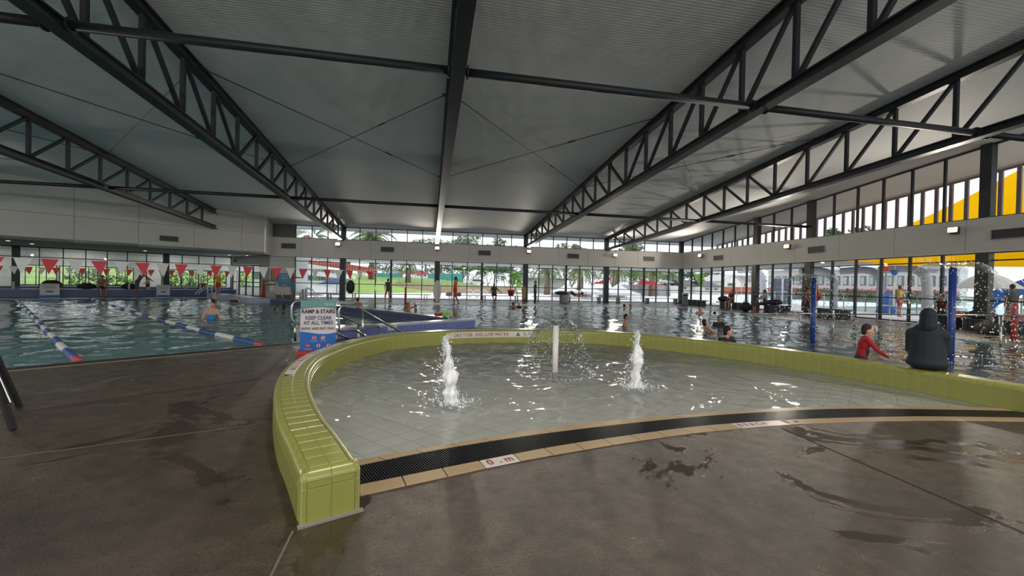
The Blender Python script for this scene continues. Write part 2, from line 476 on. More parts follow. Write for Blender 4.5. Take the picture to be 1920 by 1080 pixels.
# pool basins
def pool_floor_mat(name, c1, c2, sc):
    m = bpy.data.materials.new(name); m.use_nodes = True; nt = m.node_tree; b = nt.nodes['Principled BSDF']
    tc = nt.nodes.new('ShaderNodeTexCoord'); br = nt.nodes.new('ShaderNodeTexBrick')
    br.offset = 0; br.inputs['Scale'].default_value = sc; br.inputs['Mortar Size'].default_value = .02
    br.inputs['Brick Width'].default_value = .5; br.inputs['Row Height'].default_value = .5
    br.inputs['Color1'].default_value = srgb(*c1); br.inputs['Color2'].default_value = srgb(*c1); br.inputs['Mortar'].default_value = srgb(*c2)
    nt.links.new(tc.outputs['Object'], br.inputs['Vector']); nt.links.new(br.outputs['Color'], b.inputs['Base Color']); b.inputs['Roughness'].default_value = .5
    MATS[name] = m; return m
lapfloor = MB(); lapfloor.prism([UV(-13, 9.5), UV(9.2, 9.5), UV(9.2, 35.7), UV(-13, 35.7)], -1.5, -1.3)
struct(lapfloor.build('floor_lap_pool', pool_floor_mat('lap_pool_tile', (150, 205, 212), (120, 180, 190), 1.0)), 'pale blue tiled floor of the lap pool')
leis = MB(); leis.prism([UV(9.3, 9.5)]+[Vector((p.x, p.y, 0)) for p in gw_outer_pts]+[Vector((7.5, 2.2, 0)), Vector((16.2, 2.2, 0)), Vector((16.2, 14.6, 0)), Vector((17.8, 21.5, 0)), Vector((18.2, 27.1, 0)), Vector((-9.2, 27.1, 0))], -1.1, -.9)
struct(leis.build('floor_leisure_pool', pool_floor_mat('leisure_pool_tile', (160, 196, 206), (130, 176, 186), 1.0)), 'pale blue floor of the leisure pool')

# water
LAPW = water_mat('lap_pool_water', (.52, .82, .82), 3.5, 9, .006, .002, .01, (1, 1, 1), .52, (.20, .50, .53))
LEIW = water_mat('leisure_pool_water', (.62, .80, .84), 4.5, 11, .006, .002, .005, (1, 1, 1), .24, (.46, .56, .61))
SPLW = water_mat('splash_pool_water', (.95, .98, .97), 9, 20.0, .002, .001, .004, (1, 1, 1), .16, (.80, .85, .85))
import numpy as np
def wave_field(seed, comps):
    """comps: (wavelength, slope, count); returns f(x, y) heights as a sum of crossing wavelets"""
    rs = np.random.RandomState(seed); W_ = []
    for wl, sl, n in comps:
        for _ in range(n):
            a = rs.uniform(0, 2*np.pi); k = 2*np.pi/(wl*rs.uniform(.75, 1.35)); W_.append((k*np.cos(a), k*np.sin(a), rs.uniform(0, 6.28), sl/k/np.sqrt(n)*1.4))
    def f(x, y):
        h = np.zeros_like(x)
        xx = x+.25*np.sin(y*.9+1)+.12*np.sin(y*2.3); yy = y+.25*np.sin(x*.8+2)+.12*np.sin(x*2.1)
        for kx, ky, ph, am in W_: h += am*np.sin(kx*xx+ky*yy+ph)
        return h
    return f
def np_inside(x, y, poly):
    c = np.zeros(x.shape, bool); n = len(poly)
    for i in range(n):
        xi, yi = poly[i][0], poly[i][1]; xj, yj = poly[i-1][0], poly[i-1][1]
        if abs(yj-yi) < 1e-9: continue
        c ^= ((yi > y) != (yj > y)) & (x < (xj-xi)*(y-yi)/(yj-yi)+xi)
    return c
def water_grid(name, poly, z, m, label, step, f, edge=None, rot=0.0):
    """rippled water surface on a grid trimmed to the pool outline"""
    P = np.array([[p[0], p[1]] for p in poly]); c_, s_ = math.cos(rot), math.sin(rot)
    Q = np.stack([P[:, 0]*c_+P[:, 1]*s_, -P[:, 0]*s_+P[:, 1]*c_], 1)
    lo, hi = Q.min(0)-step, Q.max(0)+step
    nx, ny = int((hi[0]-lo[0])/step)+2, int((hi[1]-lo[1])/step)+2
    gx, gy = np.meshgrid(lo[0]+np.arange(nx)*step, lo[1]+np.arange(ny)*step, indexing='ij')
    ins = np_inside(gx[:-1, :-1]+step/2, gy[:-1, :-1]+step/2, Q)
    idx = np.arange(nx*ny).reshape(nx, ny); I, Jx = np.nonzero(ins)
    faces = np.stack([idx[I, Jx], idx[I+1, Jx], idx[I+1, Jx+1], idx[I, Jx+1]], 1)
    used, inv = np.unique(faces, return_inverse=True); faces = inv.reshape(-1, 4)
    qx, qy = gx.ravel()[used], gy.ravel()[used]
    # snap the stepped rim to the outline
    cnt = np.bincount(faces.ravel(), minlength=len(used)); rim = np.nonzero(cnt < 4)[0]
    A = Q; B = np.roll(Q, -1, 0); AB = B-A; L2 = (AB**2).sum(1)+1e-12
    for i in rim:
        p = np.array([qx[i], qy[i]]); t = np.clip(((p-A)*AB).sum(1)/L2, 0, 1); C = A+AB*t[:, None]; dd = ((C-p)**2).sum(1); k = dd.argmin()
        if dd[k] < (1.6*step)**2: qx[i], qy[i] = C[k]
    X, Y = qx*c_-qy*s_, qx*s_+qy*c_
    Z = z+f(X, Y)*(edge(X, Y) if edge else 1.0)
    me = bpy.data.meshes.new(name); me.from_pydata(np.stack([X, Y, Z], 1).tolist(), [], faces.tolist()); me.update()
    me.polygons.foreach_set('use_smooth', [True]*len(me.polygons)); me.materials.append(m)
    o = bpy.data.objects.new(name, me); COL.objects.link(o); MW[o.name] = Matrix.Identity(4)
    o['kind'] = 'stuff'; o['label'] = label; o['category'] = 'water'
    return o
water_grid('lap_pool_water', [UV(-13, 9.62), UV(9.3, 9.62), UV(9.3, 35.6), UV(-13, 35.6)], WATER_Z, LAPW, 'rippling teal water of the roped lap pool', .095, wave_field(3, [(1.8, .03, 5), (.8, .04, 6), (.4, .035, 7)]), rot=WING_ROT)
water_grid('leisure_pool_water', [UV(9.3, 9.55)]+[Vector((p.x, p.y, 0)) for p in gw_outer_pts]+[Vector((7.5, 2.2, 0)), Vector((16.2, 2.2, 0)), Vector((16.2, 14.6, 0)), Vector((16.8, 18, 0)), Vector((17.8, 21.5, 0)), Vector((18.2, 27, 0)), Vector((-9.13, 27, 0)), UV(9.3, 27)], WATER_Z, LEIW, 'glittering choppy water of the leisure pool behind the green wall', .08, wave_field(4, [(1.2, .03, 5), (.62, .05, 8), (.33, .04, 8)]))

# ------------------------------------------------------------------ roof: ribbed sheeting laid across the trusses
def ribbed_roof():
    mb = MB(); y = YB; x0, x1 = XL-3, FIN_X+.15; prof = []
    pitch = .088
    while y < YF+1.4:
        prof += [(y, 0), (y+.052, 0), (y+.058, .006), (y+.080, .006)]
        y += pitch
    vs = []; fs = []
    for py, dz in prof:
        z = roof_z(py)+dz
        vs += [(x0, py, z), (x1, py, z)]
    for i in range(len(prof)-1): fs.append((2*i, 2*i+1, 2*i+3, 2*i+2))
    mb.add(vs, fs)
    # weather skin above
    mb.add([(x0, YB, roof_z(YB)+.18), (x1, YB, roof_z(YB)+.18), (x1, YF+1.4, roof_z(YF+1.4)+.18), (x0, YF+1.4, roof_z(YF+1.4)+.18)], [(0, 1, 2, 3)])
    for (xa) in (x0, x1):
        mb.add([(xa, YB, roof_z(YB)-.05), (xa, YF+1.4, roof_z(YF+1.4)-.05), (xa, YF+1.4, roof_z(YF+1.4)+.18), (xa, YB, roof_z(YB)+.18)], [(0, 1, 2, 3)])
    mb.add([(x0, YF+1.4, roof_z(YF+1.4)-.05), (x1, YF+1.4, roof_z(YF+1.4)-.05), (x1, YF+1.4, roof_z(YF+1.4)+.18), (x0, YF+1.4, roof_z(YF+1.4)+.18)], [(0, 1, 2, 3)])
    return mb.build('ceiling', mat('grey_white_roof_sheeting', (210, 212, 213), .62, .0, .35, var=.05, vscale=.35), origin=False)
struct(ribbed_roof(), 'ribbed pale grey metal roof sheeting')

# ------------------------------------------------------------------ glazed walls
def glazed(name, label, p0, p1, z0, z1f, mull, rails, mw=.06, depth=.12, wide=()):
    """a framed window between p0 and p1 (xy): sill z0, head z1f(t) or number; mull: fractions 0..1 of inner mullions;
    rails: heights. Every mullion, rail and pane is a piece of its own."""
    p0, p1 = Vector((p0[0], p0[1], 0)), Vector((p1[0], p1[1], 0)); ln = (p1-p0).length; t = (p1-p0)/ln
    zt = z1f if callable(z1f) else (lambda q, z=z1f: z)
    w = struct_empty(name, ((p0+p1)/2+Vector((0, 0, z0))), label)
    fr = MB()
    fr.bar(p0+Vector((0, 0, z0+.03)), p1+Vector((0, 0, z0+.03)), depth, .06)
    fr.bar(p0+Vector((0, 0, zt(0)-.03)), p1+Vector((0, 0, zt(1)-.03)), depth, .06)
    for q in (0, 1):
        p = p0.lerp(p1, q); fr.bar(p+Vector((0, 0, z0)), p+Vector((0, 0, zt(q))), mw, depth, up=(-t.y, t.x, 0))
    fr.build('window_frame', FRAME, w)
    for q in mull:
        ww = mw*2.6 if q in wide else mw
        p = p0.lerp(p1, q); b = MB(); b.bar(p+Vector((0, 0, z0+.06)), p+Vector((0, 0, zt(q)-.06)), ww, depth, up=(-t.y, t.x, 0)); b.build('mullion', FRAME, w)
    for z in rails:
        b = MB(); b.bar(p0+Vector((0, 0, z)), p1+Vector((0, 0, z)), depth*.9, .05); b.build('transom', FRAME, w)
    qs = [0]+list(mull)+[1]; zs = [z0]+list(rails)+[None]
    for a, bq in zip(qs, qs[1:]):
        for za, zb in zip(zs, zs[1:]):
            pa, pb = p0.lerp(p1, a), p0.lerp(p1, bq)
            ta = zb if zb is not None else zt(a)-.03; tb = zb if zb is not None else zt(bq)-.03
            b = MB(); b.quad(pa+Vector((0, 0, za)), pb+Vector((0, 0, za)), pb+Vector((0, 0, tb)), pa+Vector((0, 0, ta))); b.build('pane', PANE, w)
    return w
wn_i = 0
def win(*a, **k):
    global wn_i
    wn_i += 1
    return glazed('window_%d' % wn_i, *a, **k)
COLS_F = [-6.4, .54, 7.6, 14.6, 21.6]
RAILS = [1.14, 2.74]
# far wall, lower glazing, bay by bay between the columns
bays = [(-9.72, -6.4, 3), (-6.4, .54, 6), (.54, 7.6, 6), (7.6, 14.6, 6), (14.6, 21.65, 6)]
names = ['left-most bay beside the white wall', 'bay left of the middle column', 'bay right of the middle column', 'bay with the marquees behind', 'right-hand bay at the corner']
for (xa, xb, n), lb in zip(bays, names):
    win('tall dark-framed glazing of the far wall, '+lb, (xa, YF), (xb, YF), .03, HEAD, [k/n for k in range(1, n)], RAILS, wide=(.5,) if n == 6 else ())
    win('clerestory strip above the bulkhead, '+lb, (xa, YF), (xb, YF), BTOP, 5.40, [k/n for k in range(1, n)], [], depth=.09)
# right wall
RM = [33.2, 31.9, 30.6, 29.35, 28.1, 26.85, 25.6, 24.68, 23.35, 22.0, 20.6, 19.25, 17.95, 16.7, 15.45, 14.2, 12.75, 11.4, 10.1, 8.85, 7.6, 6.3, 4.9]
def right_bay(ys, lb):
    y0, y1 = ys[0], ys[-1]; fr = [(y-y0)/(y1-y0) for y in ys[1:-1]]
    win('tall dark-framed glazing of the right wall, '+lb, (XR, y0), (XR, y1), .03, HEAD, fr, RAILS, mw=.085)
    win('sloping clerestory above the right bulkhead, '+lb, (XR, y0), (XR, y1), BTOP, lambda q: roof_z(y0+(y1-y0)*q)-.02, fr, [], mw=.09, depth=.1)
right_bay(RM[0:8], 'bay nearest the far corner')
right_bay(RM[7:11], 'bay with two bathers at the bench')
right_bay(RM[10:17], 'bay in front of the grey canopy')
right_bay(RM[16:], 'nearest bay with the parasol behind')
right_bay([4.9-.0, 3.5, 2.1, .7, -.7, -2.1, -3.5, -4.9, -6.3, -7.7, -9.0], 'part beside the photographer')

# bulkheads: separate panels with open joints
def bulkhead(name, p0, p1, joints, z0, z1, inward, label, m=WHITE_PANEL):
    """joints: fractions; a boxed duct 0.35 deep hanging inside the wall plane"""
    p0, p1 = Vector((p0[0], p0[1], 0)), Vector((p1[0], p1[1], 0)); iv = Vector((inward[0], inward[1], 0)).normalized()
    w = struct_empty(name, (p0+p1)/2+Vector((0, 0, z0)), label)
    core = MB(); a, b = p0-iv*.1, p1-iv*.1
    core.prism([a, b, b+iv*.36, a+iv*.36], z0+.012, z1-.01); core.build('core', GREY_WALL, w)
    qs = [0]+list(joints)+[1]; t = (p1-p0).normalized()*.008
    for q, r in zip(qs, qs[1:]):
        a, b = p0.lerp(p1, q)+iv*.26+t, p0.lerp(p1, r)+iv*.26-t
        k = MB(); k.prism([a, b, b+iv*.03, a+iv*.03], z0, z1); k.build('panel', m, w)
    lp = MB(); a, b = p0-iv*.1, p1-iv*.1; lp.prism([a, b, b+iv*.42, a+iv*.42], z0-.03, z0+.012); lp.build('soffit_strip', mat('pale_soffit_trim', (205, 204, 198), .5), w)
    return w
jx = [-9.27, -6.95, -4.43, -1.98, .48, 2.96, 5.43, 7.91, 10.34, 12.83, 15.25, 17.34, 19.51]
bulkhead('wall_far', (-11.3, YF), (XR, YF), [(x+11.3)/(XR+11.3) for x in jx], HEAD, BTOP, (0, -1), 'white panelled bulkhead across the far wall')
jy = [31.2, 29.53, 26.85, 24.1, 21.4, 18.66, 15.94, 13.26, 10.5, 7.8, 5.1, 2.4, -.3, -3, -6]
bulkhead('wall_right', (XR, YF), (XR, YB), [(YF-y)/(YF-YB) for y in jy], HEAD, BTOP, (-1, 0), 'white panelled bulkhead along the right wall')
# solid piece of far wall left of the glazing
mb = MB(); mb.prism([(-11.45, YF), (-9.74, YF), (-9.74, YF+.2), (-11.45, YF+.2)], .25, HEAD); o = mb.build('wall_far_solid', WHITE_PANEL); struct(o, 'short white wall beside the glass doors')
for z in (1.35, 2.75):
    mb = MB(); mb.prism([(-11.45, YF-.004), (-9.74, YF-.004), (-9.74, YF), (-11.45, YF)], z, z+.014); mb.build('panel_joint', JOINT, o)
mb = MB(); mb.prism([(-11.45, YF), (-9.74, YF), (-9.74, YF+.2), (-11.45, YF+.2)], 0, .25); mb.build('plinth', GREY_WALL, o)
mb = MB(); mb.prism([(-11.45, YF), (-9.74, YF), (-9.74, YF+.2), (-11.45, YF+.2)], BTOP, 5.5); struct(mb.build('wall_far_upper', GREY_WALL), 'grey wall piece left of the far clerestory')

# left wing: tall panelled wall over a low soffit, glazing set back
WV = 32.0; GV = 39.6; U0, U1 = -11.5, 10.4
wl = struct_empty('wall_left', UV(0, WV, HEAD), 'tall white panelled wall over the far end of the lap pool')
us = [-11.5, -9.0, -6.42, -3.85, -1.28, 1.27, 3.83, 6.42, 8.98, U1]
core = MB(); a, b = UV(U0, WV+.05), UV(U1, WV+.05); c, d_ = UV(U1, WV+.3), UV(U0, WV+.3)
core.add([(a.x, a.y, HEAD+.01), (b.x, b.y, HEAD+.01), (c.x, c.y, HEAD+.01), (d_.x, d_.y, HEAD+.01), (a.x, a.y, roof_z(a.y)+.1), (b.x, b.y, roof_z(b.y)+.1), (c.x, c.y, roof_z(c.y)+.1), (d_.x, d_.y, roof_z(d_.y)+.1)],
         [(0, 1, 2, 3), (4, 5, 6, 7), (0, 1, 5, 4), (1, 2, 6, 5), (2, 3, 7, 6), (3, 0, 4, 7)])
core.build('core', GREY_WALL, wl)
for ua, ub in zip(us, us[1:]):
    for row in (0, 1):
        q = []
        for uu in (ua+.008, ub-.008):
            p = UV(uu, WV); q.append((p, (HEAD, 4.47) if row == 0 else (4.486, roof_z(p.y)+.03)))
        (p0, z0), (p1, z1) = q; n = UV(0, .05)
        k = MB(); k.add([(p0.x, p0.y, z0[0]), (p1.x, p1.y, z1[0]), (p1.x, p1.y, z1[1]), (p0.x, p0.y, z0[1])]+[(p.x+n.x, p.y+n.y, z) for p, z in ((p0, z0[0]), (p1, z1[0]), (p1, z1[1]), (p0, z0[1]))],
                        [(0, 1, 2, 3), (7, 6, 5, 4), (0, 4, 5, 1), (1, 5, 6, 2), (2, 6, 7, 3), (3, 7, 4, 0)])
        k.build('panel', WHITE_PANEL, wl)
# return between wing and far wall
rt = MB(); a = UV(U1, WV); rt.prism([(a.x, a.y), (a.x+.12, a.y), (-11.28, YF), (-11.4, YF)], HEAD, 5.75); struct(rt.build('wall_left_return', WHITE_PANEL), 'narrow white return beside the far wall')
# soffit and glazing of the wing
SOFF = mat('grey_green_soffit', (150, 156, 152), .7)
mb = MB(); mb.prism([UV(U0, WV), UV(U1, WV), (-11.3, YF), UV(U1+.2, GV+.1), UV(U0, GV+.1)], HEAD, HEAD+.15); struct(mb.build('ceiling_wing', SOFF), 'low grey soffit over the far end of the lap pool')
mul = [-.93+1.02*k for k in range(-10, 12)]
def wing_bay(ua, ub, lb):
    fr = [(m-ua)/(ub-ua) for m in mul if ua+.3 < m < ub-.3]
    a, b = UV(ua, GV), UV(ub, GV)
    win('dark-framed glass behind the blue bench, '+lb, (a.x, a.y), (b.x, b.y), .56, HEAD, fr, [2.43], mw=.05)
wing_bay(-11.5, -.85, 'part left of the near column'); wing_bay(-.85, 6.25, 'middle bay with the seated swimmer'); wing_bay(6.25, 10.4, 'bay behind the lifeguard')
mb = MB(); mb.prism([UV(U0, GV-.1), UV(U1, GV-.1), UV(U1, GV+.1), UV(U0, GV+.1)], 0, .56); struct(mb.build('baseboard_wing', mat('dark_blue_sill', (52, 66, 92), .5)), 'dark sill wall under the wing glazing')
# wall with the glass doors closing the wing on the right
da, db = UV(10.4, GV), Vector((-11.45, YF, 0))
dt = (db-da).normalized(); dn = Vector((dt.y, -dt.x, 0))
if dn.dot(Vector((0, -1, 0))) < 0: dn = -dn
def dpos(s): return da+dt*s
dl = (db-da).length
wd = MB()
for s0, s1, z0, z1 in ((0, .35, 0, HEAD), (dl-1.35, dl, 0, HEAD), (.35, dl-1.35, 2.45, HEAD)):
    a, b = dpos(s0), dpos(s1); wd.prism([a, b, b+dn*-.15, a+dn*-.15], z0, z1)
struct(wd.build('wall_wing_side', mat('pale_grey_wall', (178, 178, 174), .6)), 'pale wall around the dark glass doors')
for k in range(4):
    s0 = .35+(dl-1.7)*k/4; s1 = .35+(dl-1.7)*(k+1)/4; a, b = dpos(s0+.01), dpos(s1-.01)
    dr = struct_empty('door_%d' % (k+1), (a+b)/2, 'dark framed glass door leaf %d of the four beside the lap pool' % (k+1))
    f = MB(); f.bar(a, a+Vector((0, 0, 2.43)), .11, .07, up=dn); f.bar(b, b+Vector((0, 0, 2.43)), .11, .07, up=dn)
    for z in (.06, 1.1, 2.38): f.bar(a+Vector((0, 0, z)), b+Vector((0, 0, z)), .07, .1 if z != 1.1 else .07)
    f.build('door_frame', FRAME, dr)
    g = MB(); g.quad(a, b, b+Vector((0, 0, 2.4)), a+Vector((0, 0, 2.4))); g.build('pane', PANE, dr)
    h = MB(); p = b-dt*.12+dn*.06; h.tube([p+Vector((0, 0, .9)), p+Vector((0, 0, 1.3))], .015); h.build('door_handle', STAINLESS, dr)
# room beyond the wing glazing: white wall with windows on the garden
RV = 43.2
rw = struct_empty('wall_corridor', UV(0, RV), 'white wall of the room beyond the wing glass')
wins = [(-9.5, -6.8), (-5.8, -3.0), (-1.0, .9), (1.05, 2.95), (3.05, 4.9), (6.6, 9.0), (9.2, 11.0), (12.0, 14.2)]
edges = [-13]+[e for w_ in wins for e in w_]+[18]
wb = MB()
for i in range(0, len(edges), 2):
    wb.prism([UV(edges[i], RV), UV(edges[i+1], RV), UV(edges[i+1], RV+.15), UV(edges[i], RV+.15)], 0, HEAD+.6)
for a, b in wins:
    wb.prism([UV(a, RV), UV(b, RV), UV(b, RV+.15), UV(a, RV+.15)], 0, .62); wb.prism([UV(a, RV), UV(b, RV), UV(b, RV+.15), UV(a, RV+.15)], 2.0, HEAD+.6)
CORR = mat('white_corridor_wall', (205, 208, 206), .6)
wb.build('wall_face', CORR, rw)
for a, b in wins:
    f = MB()
    for z in (.65, 1.97): f.bar(UV(a, RV, z), UV(b, RV, z), .08, .06)
    n = 4
    for k in range(n+1):
        p = UV(a+(b-a)*k/n, RV); f.bar(p+Vector((0, 0, .62)), p+Vector((0, 0, 2.0)), .05, .08, up=UV(0, 1))
    f.build('window_frame', FRAME, rw)
    g = MB(); g.quad(UV(a, RV+.05, .65), UV(b, RV+.05, .65), UV(b, RV+.05, 1.97), UV(a, RV+.05, 1.97)); g.build('pane', PANE, rw)
mb = MB(); mb.prism([UV(-13, GV), UV(18, GV), UV(18, RV+1), UV(-13, RV+1)], HEAD+.3, HEAD+.5); struct(mb.build('ceiling_corridor', CORR), 'white ceiling of the room beyond the glass')
mb = MB(); mb.prism([UV(-13, GV), UV(18, GV), UV(18, RV+.2), UV(-13, RV+.2)], -.1, -.005); struct(mb.build('floor_corridor', mat('grey_corridor_floor', (120, 122, 122), .4)), 'grey floor of the room beyond the glass')

# unseen hall ends, glazing added there to let more sky light in
for (xa, xb, lb) in ((XL-3, -20, 'far left part'), (-20, -6.5, 'left part'), (-6.5, 7.5, 'middle part'), (7.5, XR, 'right part')):
    n = 8
    win('tall unseen glazing added for light behind the photographer, '+lb, (xa, YB), (xb, YB), .03, HEAD+.3, [k/n for k in range(1, n)], [1.14], mw=.07)
    win('high unseen glazing added for light behind the photographer, '+lb, (xa, YB), (xb, YB), HEAD+.9, roof_z(YB)-.1, [k/n for k in range(1, n)], [6.3], mw=.07)
mb = MB(); mb.prism([(XL-3, YB-.1), (XR, YB-.1), (XR, YB+.1), (XL-3, YB+.1)], HEAD+.3, HEAD+.9); struct(mb.build('wall_back', WHITE_PANEL), 'white bulkhead behind the photographer')
win('tall unseen glazing added for light, closing the hall on the left', (XL-3, YB), (XL-3, 22), .03, 6.4, [k/20 for k in range(1, 20)], [1.14, 3.2], mw=.07)
# ================================================================== columns, trusses, ties, rods, lamps, vents
desc_col = ['left of middle beside the blue parasol', 'in the middle behind the white board', 'right of the middle beside the man in dark clothes', 'between the white marquees', 'at the far corner of the hall']
for x, lb in zip(COLS_F, desc_col):
    c = thing('steel_column', 'dark steel column of the far glazing, '+lb, 'column', (x, YF-.05, 0), 'far wall columns')
    corner = x > 21
    w = .3 if corner else .4
    b = MB(); b.box((x, YF-.12, HEAD/2), (w, .3, HEAD)); b.build('lower_shaft', STEEL, c)
    b = MB(); b.box((x, YF-.05, (BTOP+5.45)/2), (.34, .26, 5.45-BTOP+.1)); b.build('upper_shaft', STEEL, c)
    b = MB(); b.box((x, YF-.12, .02), (w+.12, .42, .04)); b.build('base_plate', STEEL, c)
for y, lb in zip((24.68, 20.6, 12.75), ('behind the bench with the red-haired woman', 'behind the blue spray pole farther away', 'nearest one, in front of the big parasol')):
    c = thing('steel_column', 'dark steel column of the right glazing, '+lb, 'column', (XR-.1, y, 0), 'right wall columns')
    b = MB(); b.box((XR-.1, y, HEAD/2), (.3, .42 if y < 15 else .36, HEAD)); b.build('lower_shaft', mat('dark_green_grey_steel', (62, 66, 60), .45, .3), c)
    zt = roof_z(y); b = MB(); b.box((XR-.05, y, (BTOP+zt)/2), (.3, .36, zt-BTOP)); b.build('upper_shaft', STEEL, c)
    b = MB(); b.box((XR-.1, y, .02), (.42, .54, .04)); b.build('base_plate', STEEL, c)
for uu, lb in ((-.85, 'at the left edge of the picture'), (6.25, 'behind the stooping man')):
    c = thing('steel_column', 'dark column of the wing glazing, '+lb, 'column', UV(uu, GV-.25), 'wing columns')
    b = MB(); b.box(UV(uu, GV-.25, HEAD/2+.01), (.34, .3, HEAD-.02), WING_ROT); b.build('shaft', STEEL, c)
    b = MB(); b.box(UV(uu, GV-.25, .58), (.44, .4, .04), WING_ROT); b.build('base_plate', STEEL, c)

tl = ['at the upper left edge, ending on the panelled wall', 'second from the left, ending on the white panelled wall', 'running from upper left to the column by the blue parasol',
      'straight above the photographer, seen end on', 'running from upper right to the man in dark clothes', 'right-most, running to the column between the marquees']
GRID = [33.14-1.588*k for k in range(0, 27)]
for ti, (X, lb) in enumerate(zip(TRUSS_X, tl)):
    ye = YF-.15
    if X < -10: ye = (UX*WV*1.0 - 0, 0)[0]; ye = (WV+UY*X)/UX-.05       # ends on the wing wall plane
    y0 = YB+.1
    t = thing('roof_truss', 'dark steel roof truss '+lb, 'truss', (X, ye, chord_z(ye)), 'roof trusses')
    b = MB(); b.bar((X, y0, chord_z(y0)+.11), (X, ye, chord_z(ye)+.11), .28, .06); b.bar((X, y0, chord_z(y0)+.22), (X, ye, chord_z(ye)+.22), .10, .2)
    b.bar((X, y0, chord_z(y0)+.30), (X, ye, chord_z(ye)+.30), .22, .04); b.build('bottom_chord', STEEL, t)
    b = MB(); b.bar((X, y0, roof_z(y0)-.25), (X, ye, roof_z(ye)-.25), .24, .05); b.bar((X, y0, roof_z(y0)-.14), (X, ye, roof_z(ye)-.14), .09, .22)
    b.bar((X, y0, roof_z(y0)-.03), (X, ye, roof_z(ye)-.03), .24, .04); b.build('top_chord', STEEL, t)
    ys = [y for y in GRID if y < ye-.25 and y > y0]
    flip = 16.5
    for i, y in enumerate(ys):
        b = MB(); b.bar((X, y, chord_z(y)+.30), (X, y, roof_z(y)-.25), .1, .1, up=(0, 1, 0)); b.build('web_post', STEEL, t)
        if i+1 < len(ys):
            yn = ys[i+1]
            if X < -10: dtop, dbot = y-.08, yn+.08
            elif y > flip: dtop, dbot = y-.08, yn+.08
            else: dtop, dbot = yn+.08, y-.08
            b = MB(); b.bar((X, dtop, roof_z(dtop)-.27), (X, dbot, chord_z(dbot)+.32), .09, .09, up=(1, 0, 0)); b.build('web_diagonal', STEEL, t)
    # gusset where the chord lands
    if X > -10:
        b = MB(); b.box((X, ye+.02, (chord_z(ye)+roof_z(ye))/2), (.2, .05, roof_z(ye)-chord_z(ye))); b.build('end_plate', STEEL, t)
# ties
def tie(y, z, r, label, x0, x1, flanges=True):
    t = thing('tie_beam', label, 'beam', ((x0+x1)/2, y, z))
    xs = [x for x in TRUSS_X+[XR] if x0-.1 <= x <= x1+.1]
    for a, b_ in zip(xs, xs[1:]):
        b = MB(); b.tube([(a+.16, y, z), (b_-.16, y, z)], r, 12); b.build('tube', STEEL, t, True)
        if flanges:
            for xx in (a+.2, b_-.2):
                f = MB(); f.tube([(xx-.012, y, z), (xx+.012, y, z)], r*1.7, 12); f.build('flange', STEEL, t)
tie(8.75, chord_z(8.75)+.2, .085, 'near dark steel tie tube crossing under the roof trusses', TRUSS_X[0], XR)
tie(20.7, chord_z(20.7)+.2, .075, 'farther dark steel tie beam crossing the hall', TRUSS_X[0], XR, False)
# bracing rods with turnbuckles
def rod(p0, p1, t):
    b = MB(); b.tube([p0, p1], .014, 6); b.build('rod', STEEL, t)
    m = Vector(p0).lerp(Vector(p1), .68); d_ = (Vector(p1)-Vector(p0)).normalized()
    b = MB(); b.tube([m-d_*.16, m+d_*.16], .03, 6); b.build('turnbuckle', STEEL, t)
    for q in (p0, p1):
        b = MB(); b.box(q, (.14, .14, .05)); b.build('end_cleat', STEEL, t)
ya, yb = 12.6, 20.6
bl = ['far left bay', 'left bay', 'bay left of the middle truss', 'bay right of the middle truss', 'right-hand bay']
for (xa, xb), lb in zip(zip(TRUSS_X, TRUSS_X[1:]), bl):
    t = thing('cross_bracing', 'pair of thin crossed bracing rods under the roof, '+lb, 'bracing', ((xa+xb)/2, (ya+yb)/2, roof_z(ya)-.3), 'roof cross bracing')
    rod((xa+.15, yb, roof_z(yb)-.12), (xb-.15, ya+.6, roof_z(ya+.6)-.12), t)
    rod((xa+.15, ya+.6, roof_z(ya+.6)-.12), (xb-.15, yb, roof_z(yb)-.12), t)

# floodlights on the bulkhead
WARM = mat('lit_flood_lens', (255, 196, 124), .3, emit=22)
LAMPM = mat('grey_lamp_body', (90, 90, 92), .4, .6)
def flood(p, aim, label):
    p = Vector(p); a = Vector(aim).normalized()
    t = thing('floodlight', label, 'lamp', p, 'floodlights on the bulkhead')
    x = a.cross(Vector((0, 0, 1))).normalized(); z = x.cross(a)
    M = Matrix((x, a, z)).transposed()
    b = MB(); b.box(p, (.34, .16, .24), M=M); b.build('housing', LAMPM, t)
    b = MB(); b.box(p+a*.09, (.29, .02, .19), M=M); b.build('lens', WARM, t)
    b = MB(); b.box(p-a*.12-Vector((0, 0, .14)), (.2, .2, .04)); b.build('bracket', LAMPM, t)
    ld = bpy.data.lights.new('flood_beam', 'AREA'); ld.shape = 'RECTANGLE'; ld.size = .3; ld.size_y = .2
    ld.energy = LAMP_POWER; ld.color = (1.0, .90, .76); ld.spread = R(150)
    lo = bpy.data.objects.new('flood_beam', ld); COL.objects.link(lo)
    MW[lo.name] = Matrix.Translation(p); lo.parent = t; lo.location = a*.12
    lo.rotation_euler = (-a).to_track_quat('Z', 'Y').to_euler()
fl = [((-6.7, YF-.55, 4.05), 'left one over the far glazing'), ((.5, YF-.55, 4.02), 'over the middle column of the far glazing'), ((7.75, YF-.55, 4.03), 'above the man in dark clothes'), ((15.15, YF-.55, 4.0), 'over the marquees')]
for p, lb in fl: flood(p, (0, -1, .1), 'lit warm floodlight on the bulkhead, '+lb)
fr = [((XR-.55, 30.0, 4.0), 'nearest the far corner on the right wall'), ((XR-.55, 21.7, 4.03), 'in the middle of the right wall'), ((XR-.55, 13.5, 4.02), 'on the right wall above the sitting hooded person')]
for p, lb in fr: flood(p, (-1, -.15, .1), 'lit warm floodlight on the bulkhead, '+lb)
